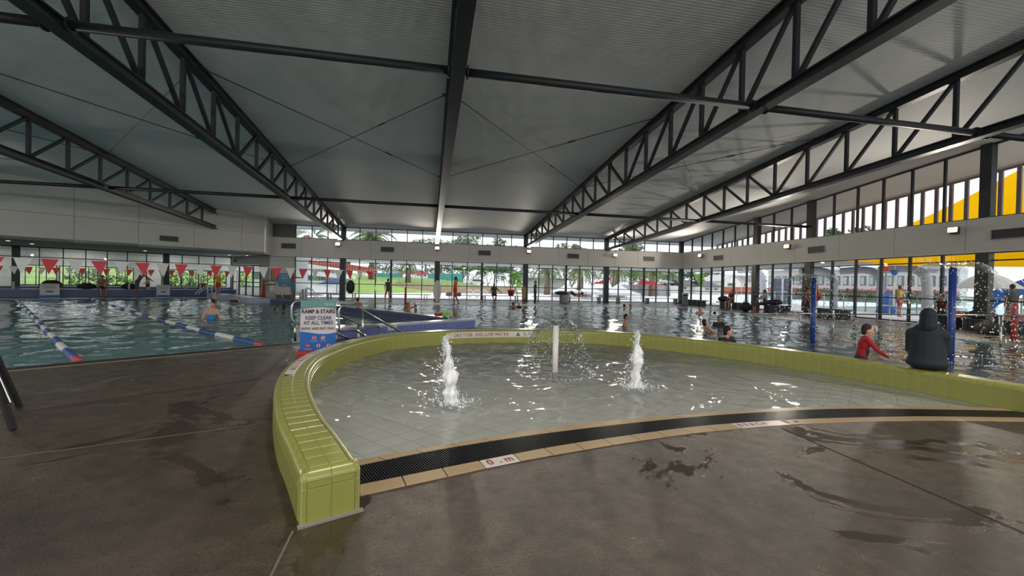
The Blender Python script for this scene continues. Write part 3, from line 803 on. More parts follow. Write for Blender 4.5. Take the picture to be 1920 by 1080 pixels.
for uu, lb in ((-6.5, 'outside the picture'), ):  # extra floodlight added beyond the left edge as fill light
    p = UV(uu, WV-.3, 4.0); flood(p, UV(0, -1, .45), 'added fill floodlight on the tall white wall '+lb)

for k, x in enumerate((-24, -14, -4, 6, 16)):  # unseen row of floodlights added behind the camera as fill light
    flood((x, YB+.25, 4.0), (0, 1, -.02), 'added fill floodlight on the unseen bulkhead behind the photographer, %s from the left' % ('first', 'second', 'third', 'fourth', 'fifth')[k])
# fill lamps added on the trusses out of view, to brighten pool and deck
for ki, X in enumerate(TRUSS_X[1:5]):
    for kj, yy in enumerate((2.6, -4.0)):
        p = Vector((X, yy, chord_z(yy)-.32))
        t = thing('fill_lamp', 'round fill lamp added out of view, %s truss, %s row' % (('second', 'third', 'fourth', 'fifth')[ki], ('front', 'rear')[kj]), 'lamp', p, 'added fill lamps out of view')
        b = MB(); b.lathe(p, [(.24, 0), (.2, .12), (.09, .2), (.06, .3), (.06, .36)], 16); b.build('reflector', LAMPM, t, True)
        b = MB(); b.lathe(p-Vector((0, 0, .01)), [(.2, 0), (.2, .012)], 16); b.build('lens', mat('fill_lamp_glow', (255, 240, 220), .3, emit=12), t)
        ld = bpy.data.lights.new('fill_lamp_light', 'AREA'); ld.shape = 'DISK'; ld.size = .4; ld.energy = FILL_LAMP_POWER; ld.color = (1, .94, .86)
        lo = bpy.data.objects.new('fill_lamp_light', ld); COL.objects.link(lo); lo.parent = t; lo.location = (0, 0, -.03)
# vents
def vent(p, t, n, w, h, label):
    p, t, n = Vector(p), Vector(t), Vector(n)
    v = thing('wall_vent', label, 'vent', p, 'air vents in the bulkhead')
    b = MB(); b.bar(p-t*(w/2), p+t*(w/2), .03, h); b.build('backing', VENT, v)
    f = MB()
    for s in (-1, 1):
        f.bar(p-t*(w/2+.02)+Vector((0, 0, s*h/2))+n*.02, p+t*(w/2+.02)+Vector((0, 0, s*h/2))+n*.02, .04, .025)
        q = p+t*(s*w/2)+n*.02; f.bar(q-Vector((0, 0, h/2)), q+Vector((0, 0, h/2)), .025, .04, up=n)
    f.build('frame', mat('vent_frame_grey', (110, 110, 110), .5), v)
    k = 5
    for i in range(k):
        z = -h/2+h*(i+.5)/k; b = MB(); b.bar(p-t*(w/2)+Vector((0, 0, z))+n*.025, p+t*(w/2)+Vector((0, 0, z))+n*.025, .03, .012); b.build('louvre', VENT, v)
fvx = [-10.1, -3.2, 4.2, 11.57, 18.4]
for x, lb in zip(fvx, ('at its left end', 'right of the left floodlight', 'right of the middle floodlight', 'left of the floodlight over the marquees', 'near the far corner')):
    vent((x, YF-.31, 3.81), (1, 0, 0), (0, -1, 0), .95, .36, 'dark louvred vent in the far bulkhead '+lb)
for y, lb in zip((28.2, 20.0, 11.95), ('near the far corner', 'in the middle', 'at the right picture edge')):
    vent((XR-.31, y, 3.72), (0, 1, 0), (-1, 0, 0), .95, .34, 'dark louvred vent in the right bulkhead '+lb)
p = UV(5.2, WV-.02, 3.66); vent(p, UV(1, 0), UV(0, -1), .85, .3, 'dark louvred vent in the tall white panelled wall')
# lit battens on the ceiling of the room beyond the glass
for k, uu in enumerate((-8, -3, 2, 7, 12)):
    p = UV(uu, 41.4, HEAD+.26)
    t = thing('ceiling_batten', 'lit ceiling batten in the room beyond the wing glass, %s from the left' % ('first', 'second', 'third', 'fourth', 'fifth')[k], 'lamp', p, 'battens beyond the wing glass')
    b = MB(); b.box(p, (1.6, .18, .06), WING_ROT); b.build('housing', LAMPM, t)
    b = MB(); b.box(p-Vector((0, 0, .04)), (1.5, .12, .02), WING_ROT); b.build('diffuser', mat('batten_glow', (255, 240, 222), .4, emit=8), t)
    ld = bpy.data.lights.new('batten_light', 'AREA'); ld.shape = 'RECTANGLE'; ld.size = 1.5; ld.size_y = .12; ld.energy = 130; ld.color = (1, .95, .88)
    lo = bpy.data.objects.new('batten_light', ld); COL.objects.link(lo); lo.parent = t; lo.location = (0, 0, -.06); lo.rotation_euler = (0, 0, WING_ROT)
# exit sign and downlights in the wing
dl_m = mat('downlight_glow', (255, 240, 210), .4, emit=6)
for i, (px, py) in enumerate(((60, 457), (272, 470), (430, 478), (463, 479), (15, 451))):
    p = G(px, py, HEAD-.012)
    t = thing('downlight', 'small lit downlight in the grey soffit, %s' % ('above the column at the left edge', 'above the stooping man', 'above the lifeguard in yellow', 'in front of the glass doors', 'at the very left edge')[i], 'lamp', p, 'downlights in the soffit')
    b = MB(); b.lathe(p, [(.11, -.01), (.11, .012)], 14); b.build('trim_ring', LAMPM, t)
    b = MB(); b.lathe(p+Vector((0, 0, -.014)), [(.08, -.006), (.08, .004)], 12); b.build('lens', dl_m, t)
p = dpos(.75)+dn*.08
t = thing('exit_sign', 'small white exit sign above the dark glass doors', 'sign', (p.x, p.y, 2.75))
M = frame_mat((p.x, p.y, 2.78), dt if dt.x > 0 else -dt, (0, 0, 1))
b = MB(); b.bar(Vector((p.x, p.y, 2.78))-dt*.22, Vector((p.x, p.y, 2.78))+dt*.22, .05, .2); b.build('case', mat('dark_sign_case', (60, 64, 62), .5), t)
M.translation += M.col[2].to_3d()*.03
text('EXIT', .17, mat('sign_white', (235, 238, 235), .5), t, M)
# ================================================================== green tiled seat wall around the splash pool
GREEN = mat('lime_green_glazed_tile', (148, 150, 78), .28, .0, .5, var=.10, vscale=2.2)
GROUT = mat('pale_grout', (206, 206, 176), .7)
gw = thing('tiled_wall', 'curved lime green tiled seat wall around the splash pool', 'wall', (GW_IN.at(0).x, GW_IN.at(0).y, 0))
def gpt(d, off, z):
    p = GW_IN.at(d)+GW_IN.nrm(d)*off; return Vector((p.x, p.y, z))
# grout core
def sweep(prof, d0, d1, step):
    mb = MB(); n = max(2, int((d1-d0)/step)); m = len(prof)
    for i in range(n+1):
        d = d0+(d1-d0)*i/n
        mb.v += [gpt(d, o, z) for o, z in prof]
    for i in range(n):
        for k in range(m-1): mb.f.append((i*m+k, i*m+k+1, (i+1)*m+k+1, (i+1)*m+k))
    mb.f.append(tuple(range(m))); mb.f.append(tuple(n*m+k for k in range(m))[::-1])
    return mb
e = .006
core_prof = [(e, -.32), (e, .246), (.02, .275), (.055, .295-.002), (GW_W-.055, .295-.002), (GW_W-.02, .275), (GW_W-e, .246), (GW_W-e, -.32)]
sweep(core_prof, e, GW_IN.len, .12).build('grout_core', GROUT, gw)
def tile_patch(corners_fn, d0, d1, th, g=.0032, sub=2):
    """slightly pillowed tile between d0 and d1; corners_fn(d, q)->(point, normal) q in 0..1 across"""
    mb = MB(); da, db = d0+g/2, d1-g/2
    ring = []
    for ins, h in ((0, 0), (0, th*.55), (.004, th)):
        pts = []
        for (dd, qq) in ((da+ins, 0), (db-ins, 0), (db-ins, 1), (da+ins, 1)):
            p, n = corners_fn(dd, qq, ins); pts.append(p+n*h)
        ring.append(pts)
    mb.add(ring[0]+ring[1]+ring[2], [(0, 1, 5, 4), (1, 2, 6, 5), (2, 3, 7, 6), (3, 0, 4, 7), (4, 5, 9, 8), (5, 6, 10, 9), (6, 7, 11, 10), (7, 4, 8, 11), (8, 9, 10, 11)])
    return mb
def nose_patch(d0, d1, side, g=.0032):
    """quarter-round edge tile; side 0 inner, 1 outer"""
    mb = MB(); da, db = d0+g/2, d1-g/2; r = .055; prof = []
    for k in range(6):
        a = (math.pi/2)*k/5
        prof.append((r-r*math.cos(a), .245+r*math.sin(a)))
    if side: prof = [(GW_W-o, z) for o, z in prof]
    vs = [gpt(da, o, z) for o, z in prof]+[gpt(db, o, z) for o, z in prof]
    fs = [(k, k+1, 6+k+1, 6+k) for k in range(5)]
    if not side: fs = [f[::-1] for f in fs]
    mb.add(vs, fs); return mb
TL = .1475
NT = int(GW_IN.len/TL)
def face_fn(off, z0, z1, sgn, g=.0032):
    def fn(d, q, ins): return gpt(d, off, (z0+g/2+ins) if q == 0 else (z1-g/2-ins)), GW_IN.nrm(d)*sgn
    return fn
def top_fn(o0, o1, g=.0032):
    def fn(d, q, ins): return gpt(d, (o0+g/2+ins) if q == 0 else (o1-g/2-ins), .2915), Vector((0, 0, 1))
    return fn
d_cau0 = GW_IN.L[GW_IN.nearest(G(843, 640, .13)[:2])]
rest = MB()
cau = []      # arc positions of the lettered band, filled below
# measure the lettered band by the direction of its two ends
def arc_of_px(px):
    best = None
    for i, p in enumerate(GW_IN.p):
        if p.y < 7: continue
        v = p-Vector((0, 0, 0)); c = Vector((p.x, p.y, .2-CAM_H)); z = c.dot(CF); x = 960+FPX*c.dot(CR)/z
        if best is None or abs(x-px) < best[0]: best = (abs(x-px), GW_IN.L[i])
    return best[1]
cau0, cau1 = arc_of_px(843), arc_of_px(999)
for i in range(NT):
    d0, d1 = .035+i*TL, .035+(i+1)*TL
    if d1 > GW_IN.len: break
    mid = GW_IN.at((d0+d1)/2)
    near = d0 < 3.3
    band = cau0-.08 < (d0+d1)/2 < cau1+.08
    tile_patch(face_fn(.010, -.02, .122 if band else .202, -1), d0, d1, .010).build('face_tile', GREEN, gw)
    if not band:
        tile_patch(face_fn(.010, .202, .243, -1), d0, d1, .010).build('strip_tile', GREEN, gw)
    nose_patch(d0, d1, 0).build('bullnose_tile', GREEN, gw, True)
    for (o0, o1) in ((.056, GW_W/2), (GW_W/2, GW_W-.056)):
        k = tile_patch(top_fn(o0, o1), d0, d1, .0085)
        lettered = (o0 > .1 and 2.55 < d0 < 5.15)
        k.build('top_tile', MATS.get('white_letter_tile') or mat('white_letter_tile', (214, 206, 198), .3) if lettered else GREEN, gw)
    if near:
        nose_patch(d0, d1, 1).build('bullnose_tile', GREEN, gw, True)
        tile_patch(face_fn(GW_W-.010, -.01, .202, 1), d0, d1, .010).build('face_tile', GREEN, gw)
        tile_patch(face_fn(GW_W-.010, .202, .243, 1), d0, d1, .010).build('strip_tile', GREEN, gw)
    else:
        for k in (nose_patch(d0, d1, 1), tile_patch(face_fn(GW_W-.010, -.01, .202, 1), d0, d1, .010), tile_patch(face_fn(GW_W-.010, .202, .243, 1), d0, d1, .010)):
            rest.add(k.v, k.f)
stuff(rest.build('outer_tiles', GREEN, gw))
# near end: two face tiles, corner rounds and bullnose above
T0 = GW_IN.tan(0); N0 = GW_IN.nrm(0); E0 = GW_IN.at(0)
def ept(off, out, z): return Vector((E0.x, E0.y, 0))+N0*off-T0*out+Vector((0, 0, z))
def end_tile(o0, o1, z0, z1, name):
    g = .0016
    mb = MB(); ring = []
    for ins, h in ((0, .022), (0, .031), (.004, .035)):
        ring += [ept(o0+g+ins, h, z0+g+ins), ept(o1-g-ins, h, z0+g+ins), ept(o1-g-ins, h, z1-g-ins), ept(o0+g+ins, h, z1-g-ins)]
    mb.add(ring, [(0, 1, 5, 4), (1, 2, 6, 5), (2, 3, 7, 6), (3, 0, 4, 7), (4, 5, 9, 8), (5, 6, 10, 9), (6, 7, 11, 10), (7, 4, 8, 11), (8, 9, 10, 11)])
    mb.build(name, GREEN, gw)
b = MB(); b.add([ept(.01, -.05, 0), ept(GW_W-.01, -.05, 0), ept(GW_W-.01, .026, 0), ept(.01, .026, 0), ept(.01, -.05, .29), ept(GW_W-.01, -.05, .29), ept(GW_W-.01, .026, .26), ept(.01, .026, .26)],
                [(0, 1, 2, 3), (4, 5, 6, 7), (0, 1, 5, 4), (1, 2, 6, 5), (2, 3, 7, 6), (3, 0, 4, 7)]); b.build('grout_core', GROUT, gw)
cr_ = .035
for o0, o1 in ((cr_, GW_W/2), (GW_W/2, GW_W-cr_)):
    end_tile(o0, o1, .0, .202, 'face_tile'); end_tile(o0, o1, .202, .243, 'strip_tile')
    mb = MB(); prof = [(.035-.055+.055*math.cos(a), .245+.055*math.sin(a)) for a in [math.pi/2*k/5 for k in range(6)]]
    vs = [ept(o0+.0016, out, z) for out, z in prof]+[ept(o1-.0016, out, z) for out, z in prof]
    mb.add(vs, [(k, k+1, 7+k, 6+k) for k in range(5)]); mb.build('bullnose_tile', GREEN, gw, True)
for side in (0, 1):
    for z0, z1 in ((0, .2), (.204, .243)):
        mb = MB(); n = 6; vs = []
        for zz in (z0, z1):
            for k in range(n+1):
                a = math.pi/2*k/n; off = cr_-cr_*math.cos(a); out = cr_*math.sin(a)
                if side: off = GW_W-off
                vs.append(ept(off, out, zz))
        fs = [(k, k+1, n+2+k, n+1+k) for k in range(n)]
        if side: fs = [f[::-1] for f in fs]
        mb.add(vs, fs); mb.build('corner_tile', GREEN, gw, True)
    mb = MB(); vs = []; n = 6
    for j in range(6):                     # ball corner on top
        b_ = math.pi/2*j/5
        for k in range(n+1):
            a = math.pi/2*k/n; rr = cr_*math.cos(b_)+.0; ro = .055*(1-math.cos(b_))*.6
            off = cr_-rr*math.cos(a)+ro*.5; out = rr*math.sin(a)
            if side: off = GW_W-off
            vs.append(ept(off, out, .245+.052*math.sin(b_)))
    fs = [(j*(n+1)+k, j*(n+1)+k+1, (j+1)*(n+1)+k+1, (j+1)*(n+1)+k) for j in range(5) for k in range(n)]
    mb.add(vs, fs); mb.build('corner_cap', GREEN, gw, True)
    # fill strip between corner cap and first bullnose
    nose_patch(0.0, .035, side).build('bullnose_tile', GREEN, gw, True)
# mortar fillet at the foot of the near end
b = MB(); b.bar(ept(-.01, .045, .006), ept(GW_W+.01, .045, .006), .03, .012); b.build('mortar_fillet', mat('grey_mortar', (140, 136, 126), .8), gw)

# lettered band on the inner face: CAUTION SHALLOW WATER, warning triangle, 0.3m
BANDM = mat('white_letter_tile', (214, 206, 198), .3)
RED = mat('dark_red_letter', (150, 48, 52), .5)
INK = mat('black_letter', (52, 46, 30), .5)
nb = 17
chars = {0: 'C', 1: 'A', 2: 'U', 4: 'T'}
L_ = cau1-cau0
bt = L_/nb
for i in range(nb):
    tile_patch(face_fn(.010, .124, .262, -1), cau0+i*bt, cau0+(i+1)*bt, .014).build('letter_tile', BANDM, gw)
def on_band(q, z=.193, off=.0065):
    d = cau0+L_*q; p = gpt(d, -off, z); t = GW_IN.tan(d)     # seen from inside the pool the arc runs left to right
    return frame_mat(p, t, (0, 0, 1))
msg = [('C', .042), ('A', .072), ('U', .106), ('T', .150), ('I', .178), ('O', .206), ('N', .237), ('S', .298), ('H', .328), ('A', .362), ('L', .400), ('L', .428), ('O', .458), ('W', .494),
       ('W', .551), ('A', .586), ('T', .617), ('E', .648), ('R', .682)]
for ch, q in msg: text(ch, .108, RED, gw, on_band(q), 'letter', .74, .002)
for ch, q in (('0', .90), ('.', .93), ('3', .955), ('m', .985)): text(ch, .105 if ch != 'm' else .095, INK, gw, on_band(q), 'letter', .72, .001)
M = on_band(.815)
tri = MB(); tri.add([M @ Vector(p) for p in ((-.055, -.04, 0), (.055, -.04, 0), (0, .05, 0))], [(0, 1, 2)]); tri.build('warning_triangle', INK, gw)
M = on_band(.815, off=.0075)
tri = MB(); tri.add([M @ Vector(p) for p in ((-.034, -.028, 0), (.034, -.028, 0), (0, .03, 0))], [(0, 1, 2)]); tri.build('warning_triangle_field', mat('sign_olive_yellow', (150, 140, 60), .5), gw)
M = on_band(.815, off=.0085)
tri = MB(); tri.add([M @ Vector(p) for p in ((-.008, -.022, 0), (.008, -.022, 0), (.008, .008, 0), (-.008, .008, 0))], [(0, 1, 2, 3)]); tri.build('warning_figure', INK, gw)
# lettering on the top tiles near the sign (same warning, read from the deck side)
top_txt = 'CAUTION SHALLOW'
for k, ch in enumerate(top_txt):
    d = 4.98-k*.138
    if ch == ' ': continue
    p = gpt(d, .228, .3014); t = -GW_IN.tan(d)
    text(ch, .115, RED, gw, frame_mat(p, t, -GW_IN.nrm(d)), 'letter', .85, .002)
p = gpt(2.72, .228, .3014); M = frame_mat(p, -GW_IN.tan(2.72), -GW_IN.nrm(2.72))
tri = MB(); tri.add([M @ Vector(q) for q in ((-.05, -.045, 0), (.05, -.045, 0), (0, .045, 0))], [(0, 1, 2)]); tri.build('warning_triangle', INK, gw)
# yellow worn tread patch on the right part of the wall top
def top_patch(d0, d1, o0, o1, m, name):
    k = tile_patch(lambda d, q, ins: (gpt(d, o0 if q == 0 else o1, .3005), Vector((0, 0, 1))), d0, d1, .0012); k.build(name, m, gw)

# ------------------------------------------------------------------ splash pool floor: pale tiles, 300 of them single
SPL_TILE = mat('pale_splash_pool_tile', (222, 219, 210), .4, var=.05, vscale=1.5)
fb = struct_empty('floor_splash_pool', (2.5, 6, -.2), 'pale tiled sloping floor of the splash pool')
in_poly = [(p.x, p.y) for p in P_WAT.p]+[(GW_IN.at(d).x, GW_IN.at(d).y) for d in [d_end-.55-k*.3 for k in range(int((d_end-1.0)/.3))]]
def inside(x, y, poly):
    c = False; j = len(poly)-1
    for i in range(len(poly)):
        xi, yi = poly[i]; xj, yj = poly[j]
        if (yi > y) != (yj > y) and x < (xj-xi)*(y-yi)/(yj-yi)+xi: c = not c
        j = i
    return c
def spl_z(x, y):
    dd = min(max((y-3.4)/5.5, 0), 1); return -.03-.25*dd
base = MB(); base.add([(-2.2, 2.6, spl_z(0, 2.6)-.008), (8, 2.6, spl_z(0, 2.6)-.008), (8, 3.4, spl_z(0, 3.4)-.008), (-2.2, 3.4, spl_z(0, 3.4)-.008), (8, 8.9, spl_z(0, 8.9)-.008), (-2.2, 8.9, spl_z(0, 8.9)-.008), (8, 10.3, spl_z(0, 10.3)-.008), (-2.2, 10.3, spl_z(0, 10.3)-.008)],
                      [(0, 1, 2, 3), (3, 2, 4, 5), (5, 4, 6, 7)])
base.build('screed', mat('grey_pool_grout', (150, 148, 140), .7), fb)
TS = .245; ca, sa = math.cos(R(38)), math.sin(R(38)); cells = []
for i in range(-60, 60):
    for j in range(-60, 60):
        a, b_ = i*TS, j*TS; x, y = a*ca-b_*sa+2.5, a*sa+b_*ca+5.5
        if not (-1.9 < x < 7.4 and 3.0 < y < 10.3): continue
        hit = inside(x, y, in_poly)
        if not hit and y > 4.4 and abs(x) < 7.2:
            hit = any(inside(x+dx*ca-dy*sa, y+dx*sa+dy*ca, in_poly) for dx in (-TS/2, TS/2) for dy in (-TS/2, TS/2))
        if hit: cells.append((x*x+y*y, x, y))
cells.sort()
restt = MB()
for k, (_, x, y) in enumerate(cells):
    hs = TS/2-.003; z = spl_z(x, y)
    tb = MB(); vs = []
    for ins, dz in ((0, -.006), (0, -.001), (.003, 0)):
        for sx, sy in ((-1, -1), (1, -1), (1, 1), (-1, 1)):
            px, py = sx*(hs-ins), sy*(hs-ins); X, Y = px*ca-py*sa+x, px*sa+py*ca+y
            vs.append((X, Y, spl_z(X, Y)+dz))
    fs = [(0, 1, 5, 4), (1, 2, 6, 5), (2, 3, 7, 6), (3, 0, 4, 7), (4, 5, 9, 8), (5, 6, 10, 9), (6, 7, 11, 10), (7, 4, 8, 11), (8, 9, 10, 11)]
    if k < 300: tb.add(vs, fs).build('floor_tile', SPL_TILE, fb)
    else: restt.add(vs, fs)
stuff(restt.build('floor_tiles_rest', SPL_TILE, fb))
# water sheet with real ripples
def splash_water():
    poly = [(p.x, p.y) for p in Path(WAT_ED, 6).p]; d = d_end-.5
    while d > .75:
        q = GW_IN.at(d)+GW_IN.nrm(d)*.004; poly.append((q.x, q.y)); d -= .2
    wf = wave_field(9, [(.5, .06, 6), (.24, .115, 9), (.13, .085, 9)])
    def f(x, y):
        h = wf(x, y)
        for k, (jx_, jy_) in enumerate(((.28, 4.91), (2.0, 6.42), (2.85, 5.41))):
            r = np.hypot(x-jx_, y-jy_); h = h+.012*np.sin(r*14-1.3*k)*np.exp(-r*.6)*(1-np.exp(-r*3))
        return h
    water_grid('splash_pool_water', poly, -.006, SPLW, 'clear rippling shallow water of the splash pool inside the green wall', .029, f, lambda x, y: np.clip((y-3.3)/1.6, .4, 1)*np.clip((8.2-x)/3.0, .25, 1))
splash_water()

# ------------------------------------------------------------------ overflow grate between two rows of tan edge tiles
TAN = mat('tan_edge_tile', (176, 152, 118), .35, var=.06, vscale=3)
gr = thing('overflow_grate', 'curved black overflow grate between tan edge tiles', 'grate', (3, 3.8, -.05))
def between(pa, pb, q, s):
    a, b_ = pa.at(pa.len*s), pb.at(pb.len*s); return a.lerp(b_, q)
b = MB(); n = 80; vs = []; fs = []
for i in range(n+1):
    a, c = P_TAN.at(P_TAN.len*i/n), P_WAT.at(P_WAT.len*i/n); vs += [(a.x, a.y, -.03), (c.x, c.y, -.03)]
fs = [(2*i, 2*i+2, 2*i+3, 2*i+1) for i in range(n)]
b.add(vs, fs).build('channel', mat('black_channel', (22, 24, 24), .4), gr)
BLK = mat('black_plastic_grate', (34, 37, 38), .28, .0, .5)
g1 = MB()
for q in [k/13 for k in range(14)]:
    pts = [between(P_LOW, P_UP, q, i/90) for i in range(91)]
    for a, c in zip(pts, pts[1:]):
        g1.bar((a.x, a.y, -.006), (c.x, c.y, -.006),   .007, .014)
o = stuff(g1.build('long_bars', BLK, gr))
g2 = MB(); nb2 = int(P_LOW.len/.020)
for i in range(nb2):
    a, c = between(P_LOW, P_UP, 0, i/nb2), between(P_LOW, P_UP, 1, i/nb2)
    g2.bar((a.x, a.y, -.002), (c.x, c.y, -.002), .008, .016)
stuff(g2.build('cross_bars', BLK, gr))
def edge_tiles(pa, pb, ln, z1, special=None):
    n = int(round(pa.len/ln)); out = []
    for i in range(n):
        s0, s1 = i/n+.0015/ln/n*1, (i+1)/n-.0015/ln/n
        s0 = i/n+.004/pa.len; s1 = (i+1)/n-.004/pa.len
        q = [pa.at(pa.len*s0), pa.at(pa.len*s1), pb.at(pb.len*s1), pb.at(pb.len*s0)]
        c = (q[0]+q[1]+q[2]+q[3])/4
        k = MB(); vs = []
        for ins, z in ((0, -.05), (0, z1-.002), (.02, z1)):
            for p in q: pp = p.lerp(c, ins); vs.append((pp.x, pp.y, z))
        k.add(vs, [(0, 1, 5, 4), (1, 2, 6, 5), (2, 3, 7, 6), (3, 0, 4, 7), (4, 5, 9, 8), (5, 6, 10, 9), (6, 7, 11, 10), (7, 4, 8, 11), (8, 9, 10, 11)])
        sp = special(c) if special else None
        o = k.build('edge_tile', sp or TAN, gr); out.append((c, q))
    return out
def sp(c):
    if (Vector((.62, 3.28, 0))-c).length < .15 or (2.95 < c.x < 3.75): return BANDM
low = edge_tiles(P_TAN, P_LOW, .305, .005, sp)
edge_tiles(P_UP, P_WAT, .305, .004)
M = None
for c, q in low:
    if (Vector((.62, 3.28, 0))-c).length < .15:
        t = (q[1]-q[0]).normalized(); nrm_ = Vector((-t.y, t.x, 0))
        for ch, dx in (('0', -.085), ('.', -.005), ('m', .075)):
            text(ch, .125, RED, gr, frame_mat((c.x+t.x*dx, c.y+t.y*dx, .0062), t, nrm_), 'letter', .8, .003)
deep = [(c, q) for c, q in low if 2.95 < c.x < 3.75]
txt = 'BEACH'
if deep:
    a = deep[0][0]; b_ = deep[-1][0]; t = (b_-a).normalized(); nrm_ = Vector((-t.y, t.x, 0))
    for k, ch in enumerate(txt):
        p = a+t*(-.1+k*.075); text(ch, .1, RED, gr, frame_mat((p.x, p.y, .0062), t, nrm_), 'letter', .7, .002)
    for k, ch in enumerate('0m'):
        p = a+t*(.48+k*.12); text(ch, .1, RED, gr, frame_mat((p.x, p.y, .0062), t, nrm_), 'letter', .7, .002)

# ------------------------------------------------------------------ fountains
def foam_mat():
    m = bpy.data.materials.new('white_aerated_water'); m.use_nodes = True; nt = m.node_tree; b = nt.nodes['Principled BSDF']
    b.inputs['Base Color'].default_value = (.92, .93, .94, 1); b.inputs['Roughness'].default_value = .35
    b.inputs['Subsurface Weight'].default_value = .2; b.inputs['Subsurface Radius'].default_value = (.05, .05, .05)
    MATS[m.name] = m; return m
FOAM = foam_mat()
DROP = glass_mat('water_drop', (.95, .97, .98), 1.33, .45)
DROPW = mat('white_spray_drop', (236, 240, 244), .15, 0, .6)
def blob(mb, p, r):
    p = Vector(p); v = [p+Vector(q)*r for q in ((1, 0, 0), (-1, 0, 0), (0, 1, 0), (0, -1, 0), (0, 0, 1.3), (0, 0, -1.3))]
    mb.add(v, [(0, 2, 4), (2, 1, 4), (1, 3, 4), (3, 0, 4), (2, 0, 5), (1, 2, 5), (3, 1, 5), (0, 3, 5)])
def jet(x, y, top, lean, label, seed, w=1.0):
    rnd = random.Random(seed)
    t = thing('fountain_jet', label, 'fountain', (x, y, 0), 'foaming floor jets')
    mb = MB(); n, m = 30, 18; vs = []
    for j in range(n+1):
        q = j/n; z = -.02+q*top
        r = w*(.066-.034*q+.014*math.sin(q*11+seed)+.008*math.sin(q*27+seed))*(1-q**7)+.004
        cx = x+lean*q+.012*noise.noise(Vector((0, seed, z*6))); cy = y+.012*noise.noise(Vector((4, seed, z*6)))
        for k in range(m):
            a = 2*math.pi*k/m
            rr = r*(1+.75*noise.noise(Vector((math.cos(a)*1.6, math.sin(a)*1.6+seed, z*9)))+.55*noise.noise(Vector((math.cos(a)*4, math.sin(a)*4+seed, z*24))))
            vs.append((cx+rr*math.cos(a), cy+rr*math.sin(a), z))
    fs = [(j*m+k, j*m+(k+1) % m, (j+1)*m+(k+1) % m, (j+1)*m+k) for j in range(n) for k in range(m)]+[tuple(n*m+k for k in range(m))]
    mb.add(vs, fs); mb.build('water_column', FOAM, t, True)
    d = MB()
    for i in range(620):
        q = rnd.random()**1.3; z = top*(1-q)*(.98+.08*rnd.random()); rad = (.03+.11*q)*w*(.3+abs(rnd.gauss(0, .55)))
        a = rnd.random()*6.28; blob(d, (x+lean*(1-q)+rad*math.cos(a)-.02, y+rad*math.sin(a), max(.0, z)), .003+.008*rnd.random()**2)
    stuff(d.build('droplets', DROPW, t))
    f = MB(); n2 = 30; ring = []
    for k in range(n2):
        a = 6.283*k/n2; r = .16+.05*rnd.random(); ring.append((x+r*math.cos(a), y+r*math.sin(a), .001))
    f.add([(x, y, .015)]+ring, [(0, 1+k, 1+(k+1) % n2) for k in range(n2)])
    dd = MB()
    for i in range(260):
        a = rnd.random()*6.28; r = .05+abs(rnd.gauss(0, .16)); blob(dd, (x+r*math.cos(a), y+r*math.sin(a), .004+.02*rnd.random()), .004+.007*rnd.random())
    stuff(dd.build('splash_foam', DROPW, t))
jet(.28, 4.93, .74, -.07, 'tall white foaming jet nearer the green wall end, left of the post', 3, 1.15)
jet(2.86, 5.42, .76, .03, 'tall white foaming jet right of the white post', 8, 1.1)
# white post with a bell of water
px, py = 2.0, 6.45
po = thing('spray_post', 'white round post with a dome of water in the splash pool', 'post', (px, py, -.2))
b = MB(); b.lathe((px, py, -.2), [(.046, 0), (.046, .955)], 18); b.build('post', mat('white_post_paint', (226, 220, 216), .35), po, True)
b = MB(); b.lathe((px, py, .755), [(.03, 0), (.03, .02)], 14); b.build('nozzle', mat('dark_nozzle', (60, 58, 56), .4), po)
b = MB(); b.lathe((px, py, .775), [(.046, 0), (.046, .014)], 16); b.build('cap', mat('brown_cap', (120, 112, 104), .4), po)
def bell(cx, cy, z0, rise, rad, drop, parent, nd, seed, sheet_to=.62, dr=(.004, .008), m=DROPW):
    rnd = random.Random(seed)
    def prof(q):        # q 0..1 radial
        return z0+rise*math.sin(min(1, q*1.6)*math.pi/2)*(1) - drop*max(0, q-.28)**2*1.93
    s = MB(); n, mm = 10, 36; vs = []
    for j in range(n+1):
        q = .06+sheet_to*j/n
        for k in range(mm):
            a = 6.283*k/mm; r = rad*q*(1+.08*noise.noise(Vector((math.cos(a)*3, math.sin(a)*3, q*5+seed))))
            vs.append((cx+r*math.cos(a), cy+r*math.sin(a), prof(q)+.012*noise.noise(Vector((math.cos(a)*5, math.sin(a)*5, q*9+seed)))))
    fs = [(j*mm+k, j*mm+(k+1) % mm, (j+1)*mm+(k+1) % mm, (j+1)*mm+k) for j in range(n) for k in range(mm)]
    s.add(vs, fs); s.build('water_sheet', DROP, parent, True)
    d = MB()
    for i in range(nd):
        a = rnd.random()*6.283; q = .3+.75*rnd.random()**.6; z = prof(q)
        if q > .55: z -= abs(rnd.gauss(0, 1))*drop*.42*(q-.3)
        z = max(.01, z+rnd.gauss(0, .012))
        blob(d, (cx+rad*q*math.cos(a)+rnd.gauss(0, .01), cy+rad*q*math.sin(a)+rnd.gauss(0, .01), z), dr[0]+(dr[1]-dr[0])*rnd.random()**2)
    stuff(d.build('falling_drops', m, parent))
bell(px, py, .77, .06, .62, .75, po, 1100, 5, .66, (.003, .009))
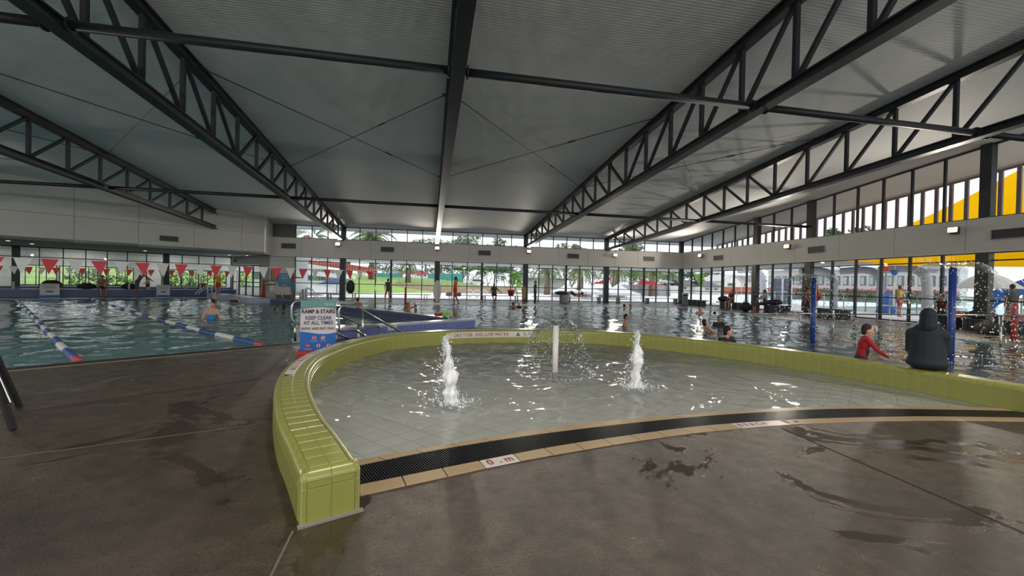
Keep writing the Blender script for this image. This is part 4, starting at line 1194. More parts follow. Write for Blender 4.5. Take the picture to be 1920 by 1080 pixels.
# tall spray poles in the leisure pool
BLUEP = mat('blue_painted_pole', (36, 66, 140), .35)
def spray_pole(x, y, top, r, label, seed, nd, rad):
    t = thing('spray_pole', label, 'pole', (x, y, -.4), 'tall blue spray poles')
    b = MB(); b.lathe((x, y, -.6), [(r, 0), (r, top+.6)], 16); b.build('pole', BLUEP, t, True)
    b = MB(); b.lathe((x, y, top), [(r*.7, 0), (r*.95, .03), (r*.6, .05)], 14); b.build('nozzle', STAINLESS, t, True)
    b = MB(); b.lathe((x, y, -.06), [(r*1.5, 0), (r*1.5, .02)], 14); b.build('base_flange', BLUEP, t)
    bell(x, y, top+.05, .10, rad, top*.9, t, nd, seed, .5, (.008, .018))
spray_pole(10.47, 9.8, 1.74, .06, 'tall blue spray pole in the leisure pool, left one', 11, 900, 1.05)
spray_pole(11.23, 7.14, 1.95, .066, 'tall blue spray pole beside the sitting hooded person', 12, 1000, 1.15)
# ================================================================== pool walls, ropes, flags and poolside things
random.seed(5)
LILAC = mat('lilac_blue_pool_tile', (108, 118, 172), .2, var=.08, vscale=3)
NAVY = mat('navy_pool_tile', (58, 68, 98), .25, var=.08, vscale=3)
BGROUT = mat('pale_blue_grout', (172, 178, 200), .7)
COPE = mat('pale_wet_coping', (176, 178, 190), .15)
def tiled_block(name, label, a, b, w, z0, z1, m, tw, th, parent_cat='wall', faces=(1, 1), rows=None, cope=COPE):
    """straight wall from a to b (plan), width w to the left of travel; tiles joined on each long face (too small to pick apart)"""
    a, b = Vector((a.x, a.y, 0)), Vector((b.x, b.y, 0)); t = (b-a).normalized(); n = Vector((-t.y, t.x, 0)); ln = (b-a).length
    o = thing(name, label, parent_cat, ((a+b)/2)+Vector((0, 0, z0)))
    k = MB(); k.prism([a, b, b+n*w, a+n*w], z0, z1-.02); k.build('core', BGROUT, o)
    tl_ = MB(); nt_ = max(1, int(ln/tw)); g = .006
    for side, on in ((0, faces[0]), (1, faces[1])):
        if not on: continue
        base = a if side == 0 else a+n*w; out = n*(-.008 if side == 0 else .008)
        for i in range(nt_):
            s0, s1 = ln*i/nt_+g/2, ln*(i+1)/nt_-g/2; z = z1-.05
            while z > z0+.02:
                zb = max(z0, z-th+g); p, q = base+t*s0, base+t*s1
                tl_.add([p+Vector((0, 0, zb)), q+Vector((0, 0, zb)), q+Vector((0, 0, z)), p+Vector((0, 0, z)), p+out+Vector((0, 0, zb)), q+out+Vector((0, 0, zb)), q+out+Vector((0, 0, z)), p+out+Vector((0, 0, z))],
                        [(4, 5, 6, 7), (0, 1, 5, 4), (1, 2, 6, 5), (2, 3, 7, 6), (3, 0, 4, 7)])
                z -= th
    stuff(tl_.build('tile_facing', m, o))
    nc = max(1, int(ln/.3))
    for i in range(nc):
        s0, s1 = ln*i/nc+.003, ln*(i+1)/nc-.003; p, q = a+t*s0-n*.012, a+t*s1-n*.012; ww = w+.024
        c = MB(); c.prism([p, q, q+n*ww, p+n*ww], z1-.045, z1); c.build('coping_tile', cope, o)
    e_ = MB(); e_.prism([b, b+t*.008, b+t*.008+n*w, b+n*w], z0, z1-.05); e_.build('end_facing', m, o)
    return o
ramp_wall = tiled_block('ramp_wall', 'lilac blue tiled ramp wall behind the green wall', UV(4.75, 9.72), UV(9.27, 9.72), .34, -.9, .26, LILAC, .147, .2)
tiled_block('pool_divider', 'navy tiled divider wall slanting between the two pools', UV(9.32, 10.7), UV(9.32, 26.6), .34, -1.3, .24, NAVY, .147, .2, cope=NAVY)
tiled_block('pool_hob', 'grey blue tiled ledge at the far right corner of the lap pool', UV(7.9, 26.8), UV(7.9, 35.55), -1.25, -1.3, .26, mat('slate_blue_pool_tile', (96, 108, 128), .3), .3, .2, cope=mat('grey_blue_ledge', (116, 124, 134), .3))
# depth tile on the ramp wall
p0 = PV(736, 613.5, 9.705)
b = MB(); b.bar(p0-UV(.13, 0), p0+UV(.13, 0), .012, .145); b.build('depth_tile', BANDM, ramp_wall)
text('0.7m', .12, mat('brown_letter', (120, 84, 62), .5), ramp_wall, frame_mat(p0+UV(0, -.012), UV(1, 0), (0, 0, 1)), 'letter', .75, .002)

# blue seating bench of the wing with the raised sill behind
SEATB = mat('dull_blue_bench_tile', (66, 84, 124), .35, var=.06)
bn = thing('tiled_bench', 'long dull blue tiled bench below the wing glazing', 'bench', UV(0, 38.2))
k = MB(); k.prism([UV(-11, 37.4), UV(10.2, 37.4), UV(10.2, 39.4), UV(-11, 39.4)], 0, .44); k.build('base', SEATB, bn)
k = MB(); k.prism([UV(-11, 37.3), UV(10.2, 37.3), UV(10.2, 38.3), UV(-11, 38.3)], .44, .5); k.build('seat', mat('blue_seat_slab', (86, 104, 146), .3), bn)
k = MB(); k.prism([UV(-11, 39.0), UV(10.2, 39.0), UV(10.2, 39.4), UV(-11, 39.4)], .44, .62); k.build('back_ledge', SEATB, bn)
for i, uu in enumerate((-.9, 2.9, 4.05, 7.1, 7.95, 8.9)):
    p = UV(uu, 37.55)
    t = thing('bench_post', 'short white post on the blue bench, number %s from the left' % ('one', 'two', 'three', 'four', 'five', 'six')[i], 'post', p+Vector((0, 0, .5)), 'short posts on the blue bench')
    b = MB(); b.box(p+Vector((0, 0, .70)), (.1, .1, .40), WING_ROT); b.build('post', mat('dirty_white_post', (176, 178, 172), .5), t)
    b = MB(); b.box(p+Vector((0, 0, .91)), (.12, .12, .03), WING_ROT); b.build('cap', mat('tan_post_cap', (168, 150, 110), .5), t)

# ------------------------------------------------------------------ lane ropes
FB = mat('blue_lane_float', (58, 84, 148), .4); FW = mat('white_lane_float', (214, 212, 204), .4); FR_ = mat('red_lane_float', (176, 70, 84), .4)
def lane_rope(ctrl, label, phase):
    pts = catmull([UV(u, v, WATER_Z+.01) for u, v in ctrl], 40); L = [0]
    for a, b_ in zip(pts, pts[1:]): L.append(L[-1]+(b_-a).length)
    def at(d):
        for i in range(len(L)-1):
            if L[i+1] >= d: return pts[i].lerp(pts[i+1], (d-L[i])/(L[i+1]-L[i]))
        return pts[-1]
    t = thing('lane_rope', label, 'lane rope', at(0), 'lane ropes')
    c = MB(); c.tube(pts[::4]+[pts[-1]], .008, 6); c.build('cable', STAINLESS, t)
    d = .12; k = phase; seg = 1.08; first = True
    while d < L[-1]-.2:
        m = FR_ if first else (FB if k % 2 == 0 else FW)
        ln = .28 if first else seg
        mb = MB(); s = d
        while s < min(d+ln, L[-1]-.1):
            p, q = at(s), at(s+.01); ax = (q-p).normalized()
            mb.tube([p, p+ax*.015, p+ax*.075, p+ax*.09], [.03, .062, .062, .03], 10); s += .105
        mb.build('float_section', m, t, True)
        d += ln+.02
        if not first: k += 1
        first = False
lane_rope([(.46, 9.75), (.33, 12), (.25, 14), (.02, 19), (-.35, 27), (-.75, 35.3)], 'blue and white lane rope on the left, ending at the near pool edge', 0)
lane_rope([(3.19, 9.75), (3.02, 12), (2.88, 13.6), (2.57, 20), (2.3, 28), (2.1, 35.3)], 'blue and white lane rope ending near the board sign', 0)

# ------------------------------------------------------------------ flag lines over the pool
RFLAG = mat('faded_red_flag', (206, 66, 80), .7); WFLAG = mat('white_flag', (214, 214, 212), .7); CORD = mat('white_cord', (220, 220, 216), .6)
def flags(v, u0, u1, z, sp, start_red, label, off, sag=.05):
    t = thing('flag_line', label, 'bunting', UV((u0+u1)/2, v, z))
    zz = lambda u: z-sag*(1-((u-(u0+u1)/2)/((u1-u0)/2))**2)
    c = MB(); c.tube([UV(u0+(u1-u0)*i/24, v, zz(u0+(u1-u0)*i/24)) for i in range(25)], .007, 5); c.build('cord', CORD, t)
    u = u1-off; r = start_red; k = 0
    while u > u0+.3:
        tw = random.uniform(-.25, .25); w = .155; h = .38; sw = random.uniform(-.05, .05)
        du = UV(math.cos(tw)*w, math.sin(tw)*w); p = UV(u, v, zz(u)); e3 = UV(0, .0025)
        tri = [p-du, p+du, p+Vector((0, 0, -h))+UV(sw, 0)]
        m = MB(); m.add([q-e3 for q in tri]+[q+e3 for q in tri], [(0, 1, 2), (5, 4, 3), (0, 3, 4, 1), (1, 4, 5, 2), (2, 5, 3, 0)])
        m.build('flag', RFLAG if r else WFLAG, t); u -= sp; r = not r
flags(15.5, -8, 9.05, 1.80, .434, True, 'nearer line of red and white triangular flags across the lap pool', .16, .03)
flags(30.7, -10, 8.35, 1.82, .452, True, 'farther line of red and white triangular flags below the white wall', .5, .1)
def pole(p, h, r, label, m, base=True):
    t = thing('flag_pole', label, 'pole', p, 'flag poles')
    b = MB(); b.lathe(p, [(r, 0), (r, h)], 10); b.build('pole', m, t, True)
    b = MB(); b.lathe(p+Vector((0, 0, h)), [(r*1.3, 0), (r*1.3, .03)], 10); b.build('cap', m, t)
    b = MB(); b.lathe(p, [(r*2.4, 0), (r*2.4, .02)], 10); b.build('base_plate', m, t)
pole(UV(9.15, 15.5, .24), 1.6, .022, 'thin grey flag pole on the navy divider wall', STAINLESS)
pole(UV(8.4, 30.7, .26), 1.62, .035, 'white flag pole on the ledge beside the glass doors', mat('white_paint', (222, 222, 216), .4))

# ------------------------------------------------------------------ RAMP & STAIRS sign board
sg = G(596, 667); face = Vector((-sg.x, -sg.y, 0)).normalized()
right = Vector((-face.y, face.x, 0))
if right.dot(CR) < 0: right = -right
dist = sg.length; W_ = 61/FPX*sg.dot(CF); H_ = .92
so = thing('board_sign', 'upright pool sign reading ramp and stairs on a red base', 'sign', sg)
lean = -face*.03
def bp(a, c, off=0.0): return sg+right*(a*W_/2)+Vector((0, 0, .10+c*H_))+lean*c+face*off
def panel(poly, off, m, name):
    mb = MB(); f = [bp(a, c, off) for a, c in poly]; bk = [bp(a, c, off-.006) for a, c in poly]; n = len(poly)
    mb.add(f+bk, [tuple(range(n)), tuple(range(n, 2*n))[::-1]]+[(i, n+i, n+(i+1) % n, (i+1) % n) for i in range(n)]); return mb.build(name, m, so)
SIGNW = mat('sign_pale_grey', (205, 198, 198), .4); SIGNB = mat('sign_blue', (16, 94, 176), .4); SIGNT = mat('sign_teal', (88, 146, 140), .4); NAVYT = mat('sign_navy_text', (66, 74, 124), .5); DKT = mat('sign_dark_text', (46, 46, 54), .5)
mb = MB(); mb.add([bp(a, c, o_) for o_ in (-.03, 0) for a, c in ((-1, 0), (1, 0), (1, 1), (-1, 1))], [(3, 2, 1, 0), (4, 5, 6, 7), (0, 1, 5, 4), (1, 2, 6, 5), (2, 3, 7, 6), (3, 0, 4, 7)]); mb.build('board', SIGNW, so)
def wave(y0, amp, ph, n=20): return [(-1+2*i/n, y0+amp*math.sin(ph+i/n*4.2)) for i in range(n+1)]
top = wave(.862, .022, -.6); panel(top+[(1, 1), (-1, 1)], .007, SIGNT, 'teal_band')
w2 = wave(.862, .022, -.6); panel([(a, c-.022) for a, c in w2]+[(a, c-.004) for a, c in w2[::-1]], .008, mat('sign_slate', (96, 104, 128), .4), 'slate_wave')
bot = wave(.355, .03, 1.9); panel([(-1, 0), (1, 0)]+bot[::-1], .007, SIGNB, 'blue_field')
def stext(body, a, c, size, m, sq=.9, bold=.0): text(body, size, m, so, frame_mat(bp(a, c, .0095), right, (Vector((0, 0, 1))+lean/H_)), 'lettering', sq, bold)
stext('RAMP & STAIRS', 0, .775, .102, DKT, .82, .003); stext('KEEP CLEAR', 0, .648, .095, NAVYT, .86, .002); stext('AT ALL TIMES', 0, .548, .095, NAVYT, .86, .002); stext('ENTRY AND EXIT ONLY', 0, .435, .064, DKT, .82, .001)
stext('waves', .68, .925, .06, mat('sign_pale_text', (176, 204, 200), .5), .9)
def disc(a, c, r, m, off, name, inner=0.0):
    n = 20; M = frame_mat(bp(a, c, off), right, (0, 0, 1)); mb = MB()
    o_ = [M @ Vector((r*math.cos(6.283*k/n), r*math.sin(6.283*k/n), 0)) for k in range(n)]
    if inner:
        i_ = [M @ Vector((inner*math.cos(6.283*k/n), inner*math.sin(6.283*k/n), 0)) for k in range(n)]
        mb.add(o_+i_, [(k, (k+1) % n, n+(k+1) % n, n+k) for k in range(n)])
    else: mb.add(o_, [tuple(range(n))])
    mb.build(name, m, so)
SR = mat('sign_red', (190, 40, 48), .5)
disc(.42, .925, .026, MATS['sign_pale_text'], .0095, 'logo_ring', .018)
def bar2(a, c, w, h, rot, m, off=.0115, name='pictogram'):
    M = frame_mat(bp(a, c, off), right, (0, 0, 1)); cr2, sr2 = math.cos(rot), math.sin(rot)
    mb = MB(); mb.add([M @ Vector((x*cr2-y*sr2, x*sr2+y*cr2, 0)) for x, y in ((-w/2, -h/2), (w/2, -h/2), (w/2, h/2), (-w/2, h/2))], [(0, 1, 2, 3)]); mb.build(name, m, so)
for (a, c, kind) in ((-.22, .25, 0), (.27, .25, 1), (-.57, .10, 2), (.02, .095, 3), (.58, .09, 4)):
    disc(a, c, .037, SIGNW if kind != 2 else SR, .0095, 'pictogram_disc')
    if kind in (0, 1, 3, 4): disc(a, c, .039, SR, .0102, 'pictogram_ring', .032)
    if kind == 0: bar2(a, c-.008, .04, .022, 0, DKT); bar2(a, c+.018, .02, .018, 0, DKT)
    if kind == 1: bar2(a, c, .012, .045, .4, DKT); bar2(a, c, .008, .068, .78, SR, .012)
    if kind == 2: bar2(a, c, .04, .011, 0, SIGNW)
    if kind in (3, 4): bar2(a, c-.006, .02, .036, 0, DKT); disc(a, c+.022, .009, DKT, .0118, 'pictogram_head')
for (a, c, tx) in ((-.22, .19, 'No running'), (.27, .19, 'No diving'), (-.57, .035, 'No standing'), (-.57, .008, 'or jumping')): stext(tx, a, c, .028, SIGNW, .85)
mb = MB(); c0 = sg; mb.add([c0+right*(s*(W_/2+.05-i_*.03))+face*(f_*(.16-i_*.03))+Vector((0, 0, z_)) for i_, z_ in ((0, 0), (0, .06), (1, .11)) for s, f_ in ((-1, -1), (1, -1), (1, 1), (-1, 1))],
        [(3, 2, 1, 0), (8, 9, 10, 11)]+[(a_, a_+1 if a_ % 4 < 3 else a_-3, (a_+1 if a_ % 4 < 3 else a_-3)+4, a_+4) for a_ in range(8)]); mb.build('base', mat('red_plastic_base', (168, 26, 40), .4), so)
# white line end on the deck beside the sign
strip(G(551, 650.5), G(566, 654), .10, mat('white_paint_line', (206, 204, 198), .5), 'painted_line', .003)

# ------------------------------------------------------------------ stainless hand rails at the ramp
def rail(paths, label, r=.024):
    t = thing('hand_rail', label, 'handrail', paths[0][1][0], 'ramp hand rails')
    for nm, pts in paths: b = MB(); b.tube(pts, r, 10); b.build(nm, STAINLESS, t, True)
def rp(lst, v, smooth=6): return catmull([PV(x, y, v) for x, y in lst], smooth)
VA, VB_ = 9.45, 8.75
rail([('loop', rp([(564, 606.7), (555, 606), (549.5, 603), (547.2, 597), (547, 585), (547.5, 575), (549.5, 569), (555, 565.2), (568, 564.2), (582, 564.6), (588, 566), (612, 578), (640, 591.5), (672, 607), (683, 611.3), (700, 611.4), (709, 611.6), (713, 614), (714, 619), (714, 628)], VA)),
      ('lower_rail', [PV(564, 606.7, VA), PV(626, 622.8, VA), PV(658, 637, VA)]), ('post', [PV(672, 607.5, VA), G(672.6, 641, -.05)]), ('post', [PV(553, 606, VA), PV(553.6, 640, VA)])], 'left stainless hand rail loop behind the board sign')
rail([('loop', rp([(686, 630.6), (675, 624), (666, 618.6), (652, 618.8), (643, 620.8), (637, 617.5), (635.6, 610), (635.3, 596), (635.8, 583), (638.5, 576), (645, 573), (656, 572.6), (666, 573.1), (672, 576), (690, 587.3), (712, 600.6), (735, 612.7), (760, 626)], VB_)),
      ('post', [PV(680, 582, VB_), PV(681, 648, VB_)]), ('lower_rail', [PV(686, 630.6, VB_), PV(700, 639, VB_)])], 'right stainless hand rail loop at the lilac ramp wall')
# rails behind at the divider: curved ladder handles, grey depth board
def ladder(px, pyt, pyb, base, label, wpx=10, down=(24, 24)):
    t = thing('pool_ladder', label, 'ladder', base, 'pool ladders')
    for dx in (0, wpx*.5):
        b = MB(); b.tube(catmull([PXY(px+dx, pyb, base), PXY(px+dx, pyt+4, base), PXY(px+dx+3, pyt, base), PXY(px+dx+9, pyt+1, base), PXY(px+dx+down[0], pyt+down[1], base)], 5), .022, 8); b.build('rail', STAINLESS, t, True)
base = UV(9.6, 21.6, .0)
ladder(571, 541, 565, base, 'curved ladder rails by the grey panel on the divider')
b = MB(); p, q = PXY(564.5, 566, base), PXY(576.5, 566, base); hh = PXY(570, 542.5, base).z
o = thing('grey_panel', 'grey upright panel at the navy divider below the flags', 'panel', p)
b.bar(Vector((p.x, p.y, .24)), Vector((p.x, p.y, hh)), .02, .02); b.bar(Vector((q.x, q.y, .24)), Vector((q.x, q.y, hh)), .02, .02); b.build('posts', STAINLESS, o)
b = MB(); b.quad(Vector((p.x, p.y, .34)), Vector((q.x, q.y, .34)), Vector((q.x, q.y, hh)), Vector((p.x, p.y, hh))); b.bar(Vector((p.x, p.y, .34+(hh-.34)/2)), Vector((q.x, q.y, .34+(hh-.34)/2)), .03, hh-.34); b.build('board', mat('grey_board', (128, 128, 140), .5), o)
base = UV(7.6, 34.2, .26)
t = thing('pool_ladder', 'white step rails left of the lifeguard in yellow', 'ladder', base, 'pool ladders')
for (xa, xb) in ((367, 389), (373, 397)):
    b = MB(); b.tube(catmull([PXY(xa, 553, base), PXY(xa+1.5, 548, base), PXY(xb-2, 535.5, base), PXY(xb, 535, base), PXY(xb+.3, 551, base)], 5), .025, 8); b.build('rail', mat('white_rail_paint', (210, 212, 210), .35), t, True)

# ------------------------------------------------------------------ small floats
def kickboard(px, py, w, h, col, label, base, tilt=.5, name='kickboard'):
    c = PXY(px, py, base); f = Vector((-c.x, -c.y, 0)).normalized(); r_ = Vector((-f.y, f.x, 0))
    if r_.dot(CR) < 0: r_ = -r_
    up = (Vector((0, 0, 1))*math.cos(tilt)-f*math.sin(tilt))
    n = 14; poly = []
    for k in range(n):
        a = 6.283*k/n; x = math.copysign(abs(math.cos(a))**.55, math.cos(a))*w/2; y = math.copysign(abs(math.sin(a))**.55, math.sin(a))*h/2; poly.append(c+r_*x+up*y)
    nn = r_.cross(up).normalized()*.02
    t = thing(name, label, 'kickboard', c)
    m = MB(); m.add([p+nn for p in poly]+[p-nn for p in poly], [tuple(range(n)), tuple(range(n, 2*n))[::-1]]+[(i, n+i, n+(i+1) % n, (i+1) % n) for i in range(n)]); m.build('foam_board', mat('foam_%d_%d_%d' % col, col, .6), t)
    m = MB(); a, b_ = c-r_*(w*.3)+up*(h*.3), c+r_*(w*.3)+up*(h*.3); m.bar(a+nn*1.2, b_+nn*1.2, .012, .03, up=up); m.build('stripe', mat('pale_foam_stripe', (210, 210, 190), .6), t)
kb = UV(9.3, 10.9, .3)
kickboard(822, 589.5, .26, .17, (176, 40, 84), 'crimson kickboard lying at the tip of the navy divider', kb, .9)
kickboard(834, 588.5, .20, .2, (120, 178, 66), 'green kickboard propped beside the crimson one', kb, .3)
kickboard(845, 588.5, .14, .2, (146, 196, 92), 'pale green kickboard leaning at the end of the divider', kb, .2)
def rescue_tube(p0, p1, r, label, col=(120, 22, 30)):
    t = thing('rescue_tube', label, 'float', (Vector(p0)+Vector(p1))/2, 'rescue tubes')
    b = MB(); b.cap(p0, p1, r, r, 10); b.build('foam_tube', mat('red_foam_%d' % col[0], col, .5), t, True)
    d_ = (Vector(p1)-Vector(p0)).normalized()
    for q in (.2, .8): m = Vector(p0).lerp(Vector(p1), q); b = MB(); b.tube([m-d_*.02, m+d_*.02], r*1.06, 10); b.build('band', mat('black_band', (34, 34, 36), .5), t)
    b = MB(); b.tube([p1, Vector(p1)+d_*.08+Vector((0, 0, .03)), Vector(p1)+d_*.16], .01, 5); b.build('strap', CORD, t)
bs = UV(9.45, 19.5, .33); rescue_tube(PXY(563, 570, bs), PXY(577, 570, bs), .075, 'dark red rescue tube behind the board sign')
bs = UV(8.2, 27.5, .32); rescue_tube(PXY(433, 564.5, bs), PXY(444, 564.5, bs), .08, 'red rescue tube lying on the far pool ledge', (150, 36, 48))
bs = Vector((8.9, 30.8, .09)); rescue_tube(PXY(926, 568.5, bs), PXY(934, 570, bs), .09, 'pinkish red rescue tube on the deck by the seated man', (172, 66, 84))
# tall red and yellow noodles by the doors
for k, (x, dy, c) in enumerate(((488.6, 0, (196, 140, 40)), (493.4, -2, (176, 44, 44)))):
    p = Vector((-11.9, 33.6, 0)); a = PXY(x, 559, p); t = thing('pool_noodle', ('amber' if k == 0 else 'red')+' pool noodle standing on end beside the glass doors', 'pool noodle', a)
    b = MB(); b.cap((a.x, a.y, .06), (a.x+.02, a.y, 1.3), .05 if k == 0 else .085, .04, 10); b.build('foam', mat('noodle_%d' % k, c, .6), t, True)
    b = MB(); b.lathe((a.x, a.y, 0), [(.075, 0), (.075, .06)], 12); b.build('stand', mat('magenta_base', (150, 40, 110), .5), t)
# pool lift chair
p = Vector((-10.7, 31.4, 0))
t = thing('pool_lift', 'white and grey pool lift chair in front of the white wall', 'pool lift', p)
b = MB(); b.box(p+Vector((0, 0, .25)), (.45, .5, .5)); b.build('base_box', mat('grey_lift_base', (150, 150, 148), .5), t)
b = MB(); b.lathe(p+Vector((.05, 0, .5)), [(.06, 0), (.06, .55)], 12); b.build('mast', mat('white_paint', (222, 222, 216), .4), t, True)
b = MB(); b.ell(p+Vector((0, -.05, 1.08)), (.38, .25, .07)); b.build('canopy_seat', mat('white_lift_seat', (206, 206, 200), .4), t, True)
b = MB(); b.ell(p+Vector((0, -.05, 1.02)), (.36, .24, .05)); b.build('seat_pad', mat('dark_pad', (60, 62, 64), .5), t, True)
b = MB(); b.tube(catmull([p+Vector((.2, -.1, 1.15)), p+Vector((.5, -.2, 1.0)), p+Vector((.7, -.3, .5)), p+Vector((.95, -.5, .05))], 5), .028, 8); b.build('arm', STAINLESS, t, True)
b = MB(); b.tube(catmull([p+Vector((-.3, 0, 1.1)), p+Vector((-.3, 0, 1.25)), p+Vector((.3, 0, 1.25)), p+Vector((.34, 0, 1.1))], 5), .02, 8); b.build('head_bar', mat('dark_pad', (60, 62, 64), .5), t, True)
# notices on the white wall
def notice(x0, y0, x1, y1, m, frame_m, label, name, marks=()):
    a, b_ = onY(x0, y1, YF-.03), onY(x1, y0, YF-.03)
    t = thing(name, label, 'notice', (a+b_)/2)
    k = MB(); k.box(((a.x+b_.x)/2, YF-.02, (a.z+b_.z)/2), (b_.x-a.x, .03, b_.z-a.z)); k.build('board', frame_m, t)
    k = MB(); e4 = .05 if frame_m is not m else 0; k.quad((a.x+e4, YF-.037, a.z+e4), (b_.x-e4, YF-.037, a.z+e4), (b_.x-e4, YF-.037, b_.z-e4), (a.x+e4, YF-.037, b_.z-e4)); k.build('sheet', m, t)
    for (q0, r0, q1, r1, mm) in marks:
        k = MB(); f = lambda q, r: (a.x+(b_.x-a.x)*q, YF-.04, a.z+(b_.z-a.z)*r)
        k.quad(f(q0, r0), f(q1, r0), f(q1, r1), f(q0, r1)); k.build('print', mm, t)
pb = mat('poster_pale_blue', (176, 206, 218), .5)
notice(508, 504, 521, 526, mat('faded_yellow_sheet', (150, 134, 90), .5), mat('dark_frame_board', (74, 74, 70), .5), 'framed yellowish notice on the white wall beside the doors', 'framed_notice')
notice(521, 512, 546, 537, mat('poster_blue', (86, 138, 164), .5), mat('poster_blue', (86, 138, 164), .5), 'pale blue poster on the white wall behind the man stretching his arms', 'wall_poster',
       [(.3, .55, .7, .58, pb), (.3, .55, .34, .85, pb), (.66, .55, .7, .85, pb), (.3, .83, .7, .86, pb), (.4, .62, .6, .66, pb), (.2, .4, .8, .42, pb), (.3, .08, .7, .13, pb)])
# white A-frame notices at the far pool end
def aframe(px, pyt, pyb, wpx, label):
    base = UV(0, 36.4); g = G(px, pyb); t = thing('floor_sign', label, 'sign', g, 'white floor signs')
    d0 = math.hypot(g.x, g.y); w = wpx/FPX*g.dot(CF)/2; top_ = PXY(px, pyt, g).z
    f = UV(0, -1); r_ = UV(1, 0)
    def bp2(a, z, off): return g+r_*(a*w)+Vector((0, 0, z))+f*(off+.14*(1-z/top_))
    for s, nm in ((1, 'front_board'), (-1, 'back_board')):
        m = MB(); pts = [(g+r_*(a*w)+Vector((0, 0, z))+f*(s*(.02+.16*(1-z/top_)))) for a, z in ((-1, 0), (1, 0), (1, top_), (-1, top_))]
        m.slab(pts, .012); m.build(nm, SIGNW, t)
    q = [(g+r_*(a*w*.98)+Vector((0, 0, z))+f*(.035+.16*(1-z/top_))) for a, z in ((-1, .02), (1, .02), (1, top_*.2), (-1, top_*.2))]
    m = MB(); m.quad(*q); m.build('blue_stripe', SIGNB, t)
    for k, (w0, z0) in enumerate(((.75, .86), (.6, .76), (.7, .68))):
        q = [(g+r_*(a*w*w0)+Vector((0, 0, z*top_))+f*(.037+.16*(1-z))) for a, z in ((-1, z0), (1, z0), (1, z0+.035), (-1, z0+.035))]
        m = MB(); m.quad(*q); m.build('print_line', mat('sign_grey_print', (120, 132, 140), .5), t)
    c = g+Vector((0, 0, top_*.45))+f*(.04+.16*.55)
    m = MB(); m.ell(c, (w*.45, .004, top_*.08), (r_, f, Vector((0, 0, 1))), 12, 6); m.build('print_emblem', mat('sign_slate', (96, 104, 128), .4), t)
aframe(93, 532, 558.5, 25, 'white floor sign with a blue foot at the far pool edge, left one')
aframe(305.5, 534.5, 557.5, 19, 'white floor sign with a blue foot behind the stooping man')

# ------------------------------------------------------------------ benches
DKB = mat('dark_bench_slab', (58, 62, 70), .35); BRAIL = mat('grey_bench_steel', (120, 120, 122), .4, .7)
bdesc = ['in front of the left-most bay', 'by the standing woman', 'by the lifeguard carrying boards', 'under the reclining person', 'in the right-hand bay of the far wall']
for (xa, xb, lb) in zip((-9.5, -5.9, 1.2, 8.1, 15.1), (-6.8, .1, 7.2, 14.2, 21.2), bdesc):
    t = thing('wall_bench', 'long slim bench along the far glazing '+lb, 'bench', ((xa+xb)/2, YF-.6, 0), 'slim benches at the far glazing')
    b = MB(); b.box(((xa+xb)/2, YF-.6, .44), (xb-xa, .38, .045)); b.build('seat', BRAIL, t)
    n = max(2, int((xb-xa)/2.2)+1)
    for i in range(n):
        x = xa+.4+(xb-xa-.8)*i/(n-1)
        for dx in (-.09, .09):
            b = MB(); b.box((x+dx, YF-.6, .21), (.05, .3, .42)); b.build('leg', BRAIL, t)
def slab_bench(px0, px1, pyb, label, h=.45):
    a, b_ = G(px0, pyb[0]), G(px1, pyb[1]); x = XR-.75
    y0, y1 = onX(px0, 560, x).y, onX(px1, 560, x).y
    t = thing('slab_bench', 'dark slab bench along the right glazing '+label, 'bench', (x, (y0+y1)/2, 0), 'slab benches at the right glazing')
    b = MB(); b.box((x, (y0+y1)/2, h-.035), (.5, abs(y1-y0), .07)); b.build('seat', DKB, t)
    for y in (y0-(y0-y1)*.16, y0-(y0-y1)*.38, y0-(y0-y1)*.66, y0-(y0-y1)*.86):
        b = MB(); b.box((x, y, (h-.07)/2), (.36, .16, h-.07)); b.build('leg', DKB, t)
    return x, y0, y1
slab_bench(1289, 1324, (572, 576), 'nearest the far corner')
slab_bench(1348, 1395, (576, 580), 'under the red-haired woman')
slab_bench(1432, 1478, (584, 588), 'under the man sitting by the child')
slab_bench(1530, 1598, (592, 600), 'behind the left blue spray pole')
slab_bench(1752, 1802, (610, 616), 'under the woman in the dark top')
slab_bench(1812, 1852, (616, 622), 'at the big green-grey column')
slab_bench(1884, 1960, (620, 630), 'at the right picture edge')
# grey litter bin near the corner
p = G(1284, 573); t = thing('litter_bin', 'grey litter bin with a dark slot near the far corner', 'bin', p)
b = MB(); b.lathe(p, [(.2, 0), (.22, .06), (.22, .72), (.25, .78), (.25, .92), (.2, 1.0)], 16); b.build('body', mat('grey_bin', (150, 150, 152), .4, .4), t, True)
b = MB(); b.box(p+Vector((-.12, -.2, .82)), (.3, .1, .1)); b.build('slot', mat('black_band', (34, 34, 36), .5), t)
# white rescue board leaning on the middle column
p = Vector((.55, YF-1.55, 0)); t = thing('rescue_board', 'white rescue board leaning upright at the middle column', 'board', p)
n = 20; poly = []
for k in range(n):
    a = 6.283*k/n; w = .30*math.cos(a); z = .78+.78*math.sin(a)
    if z < .08: z = .0
    poly.append((w, z))
m = MB(); tilt = lambda z: .25*z/1.6
m.add([(p.x+w, p.y+tilt(z)-.05, z) for w, z in poly]+[(p.x+w, p.y+tilt(z)+.05, z) for w, z in poly], [tuple(range(n))[::-1], tuple(range(n, 2*n))]+[(i, (i+1) % n, n+(i+1) % n, n+i) for i in range(n)])
m.build('deck', mat('white_board_skin', (216, 216, 214), .3), t)
b = MB(); b.box((p.x+.1, p.y-.02, .8), (.02, .1, 1.3)); b.build('rail_stripe', mat('grey_stripe', (130, 134, 140), .4), t)
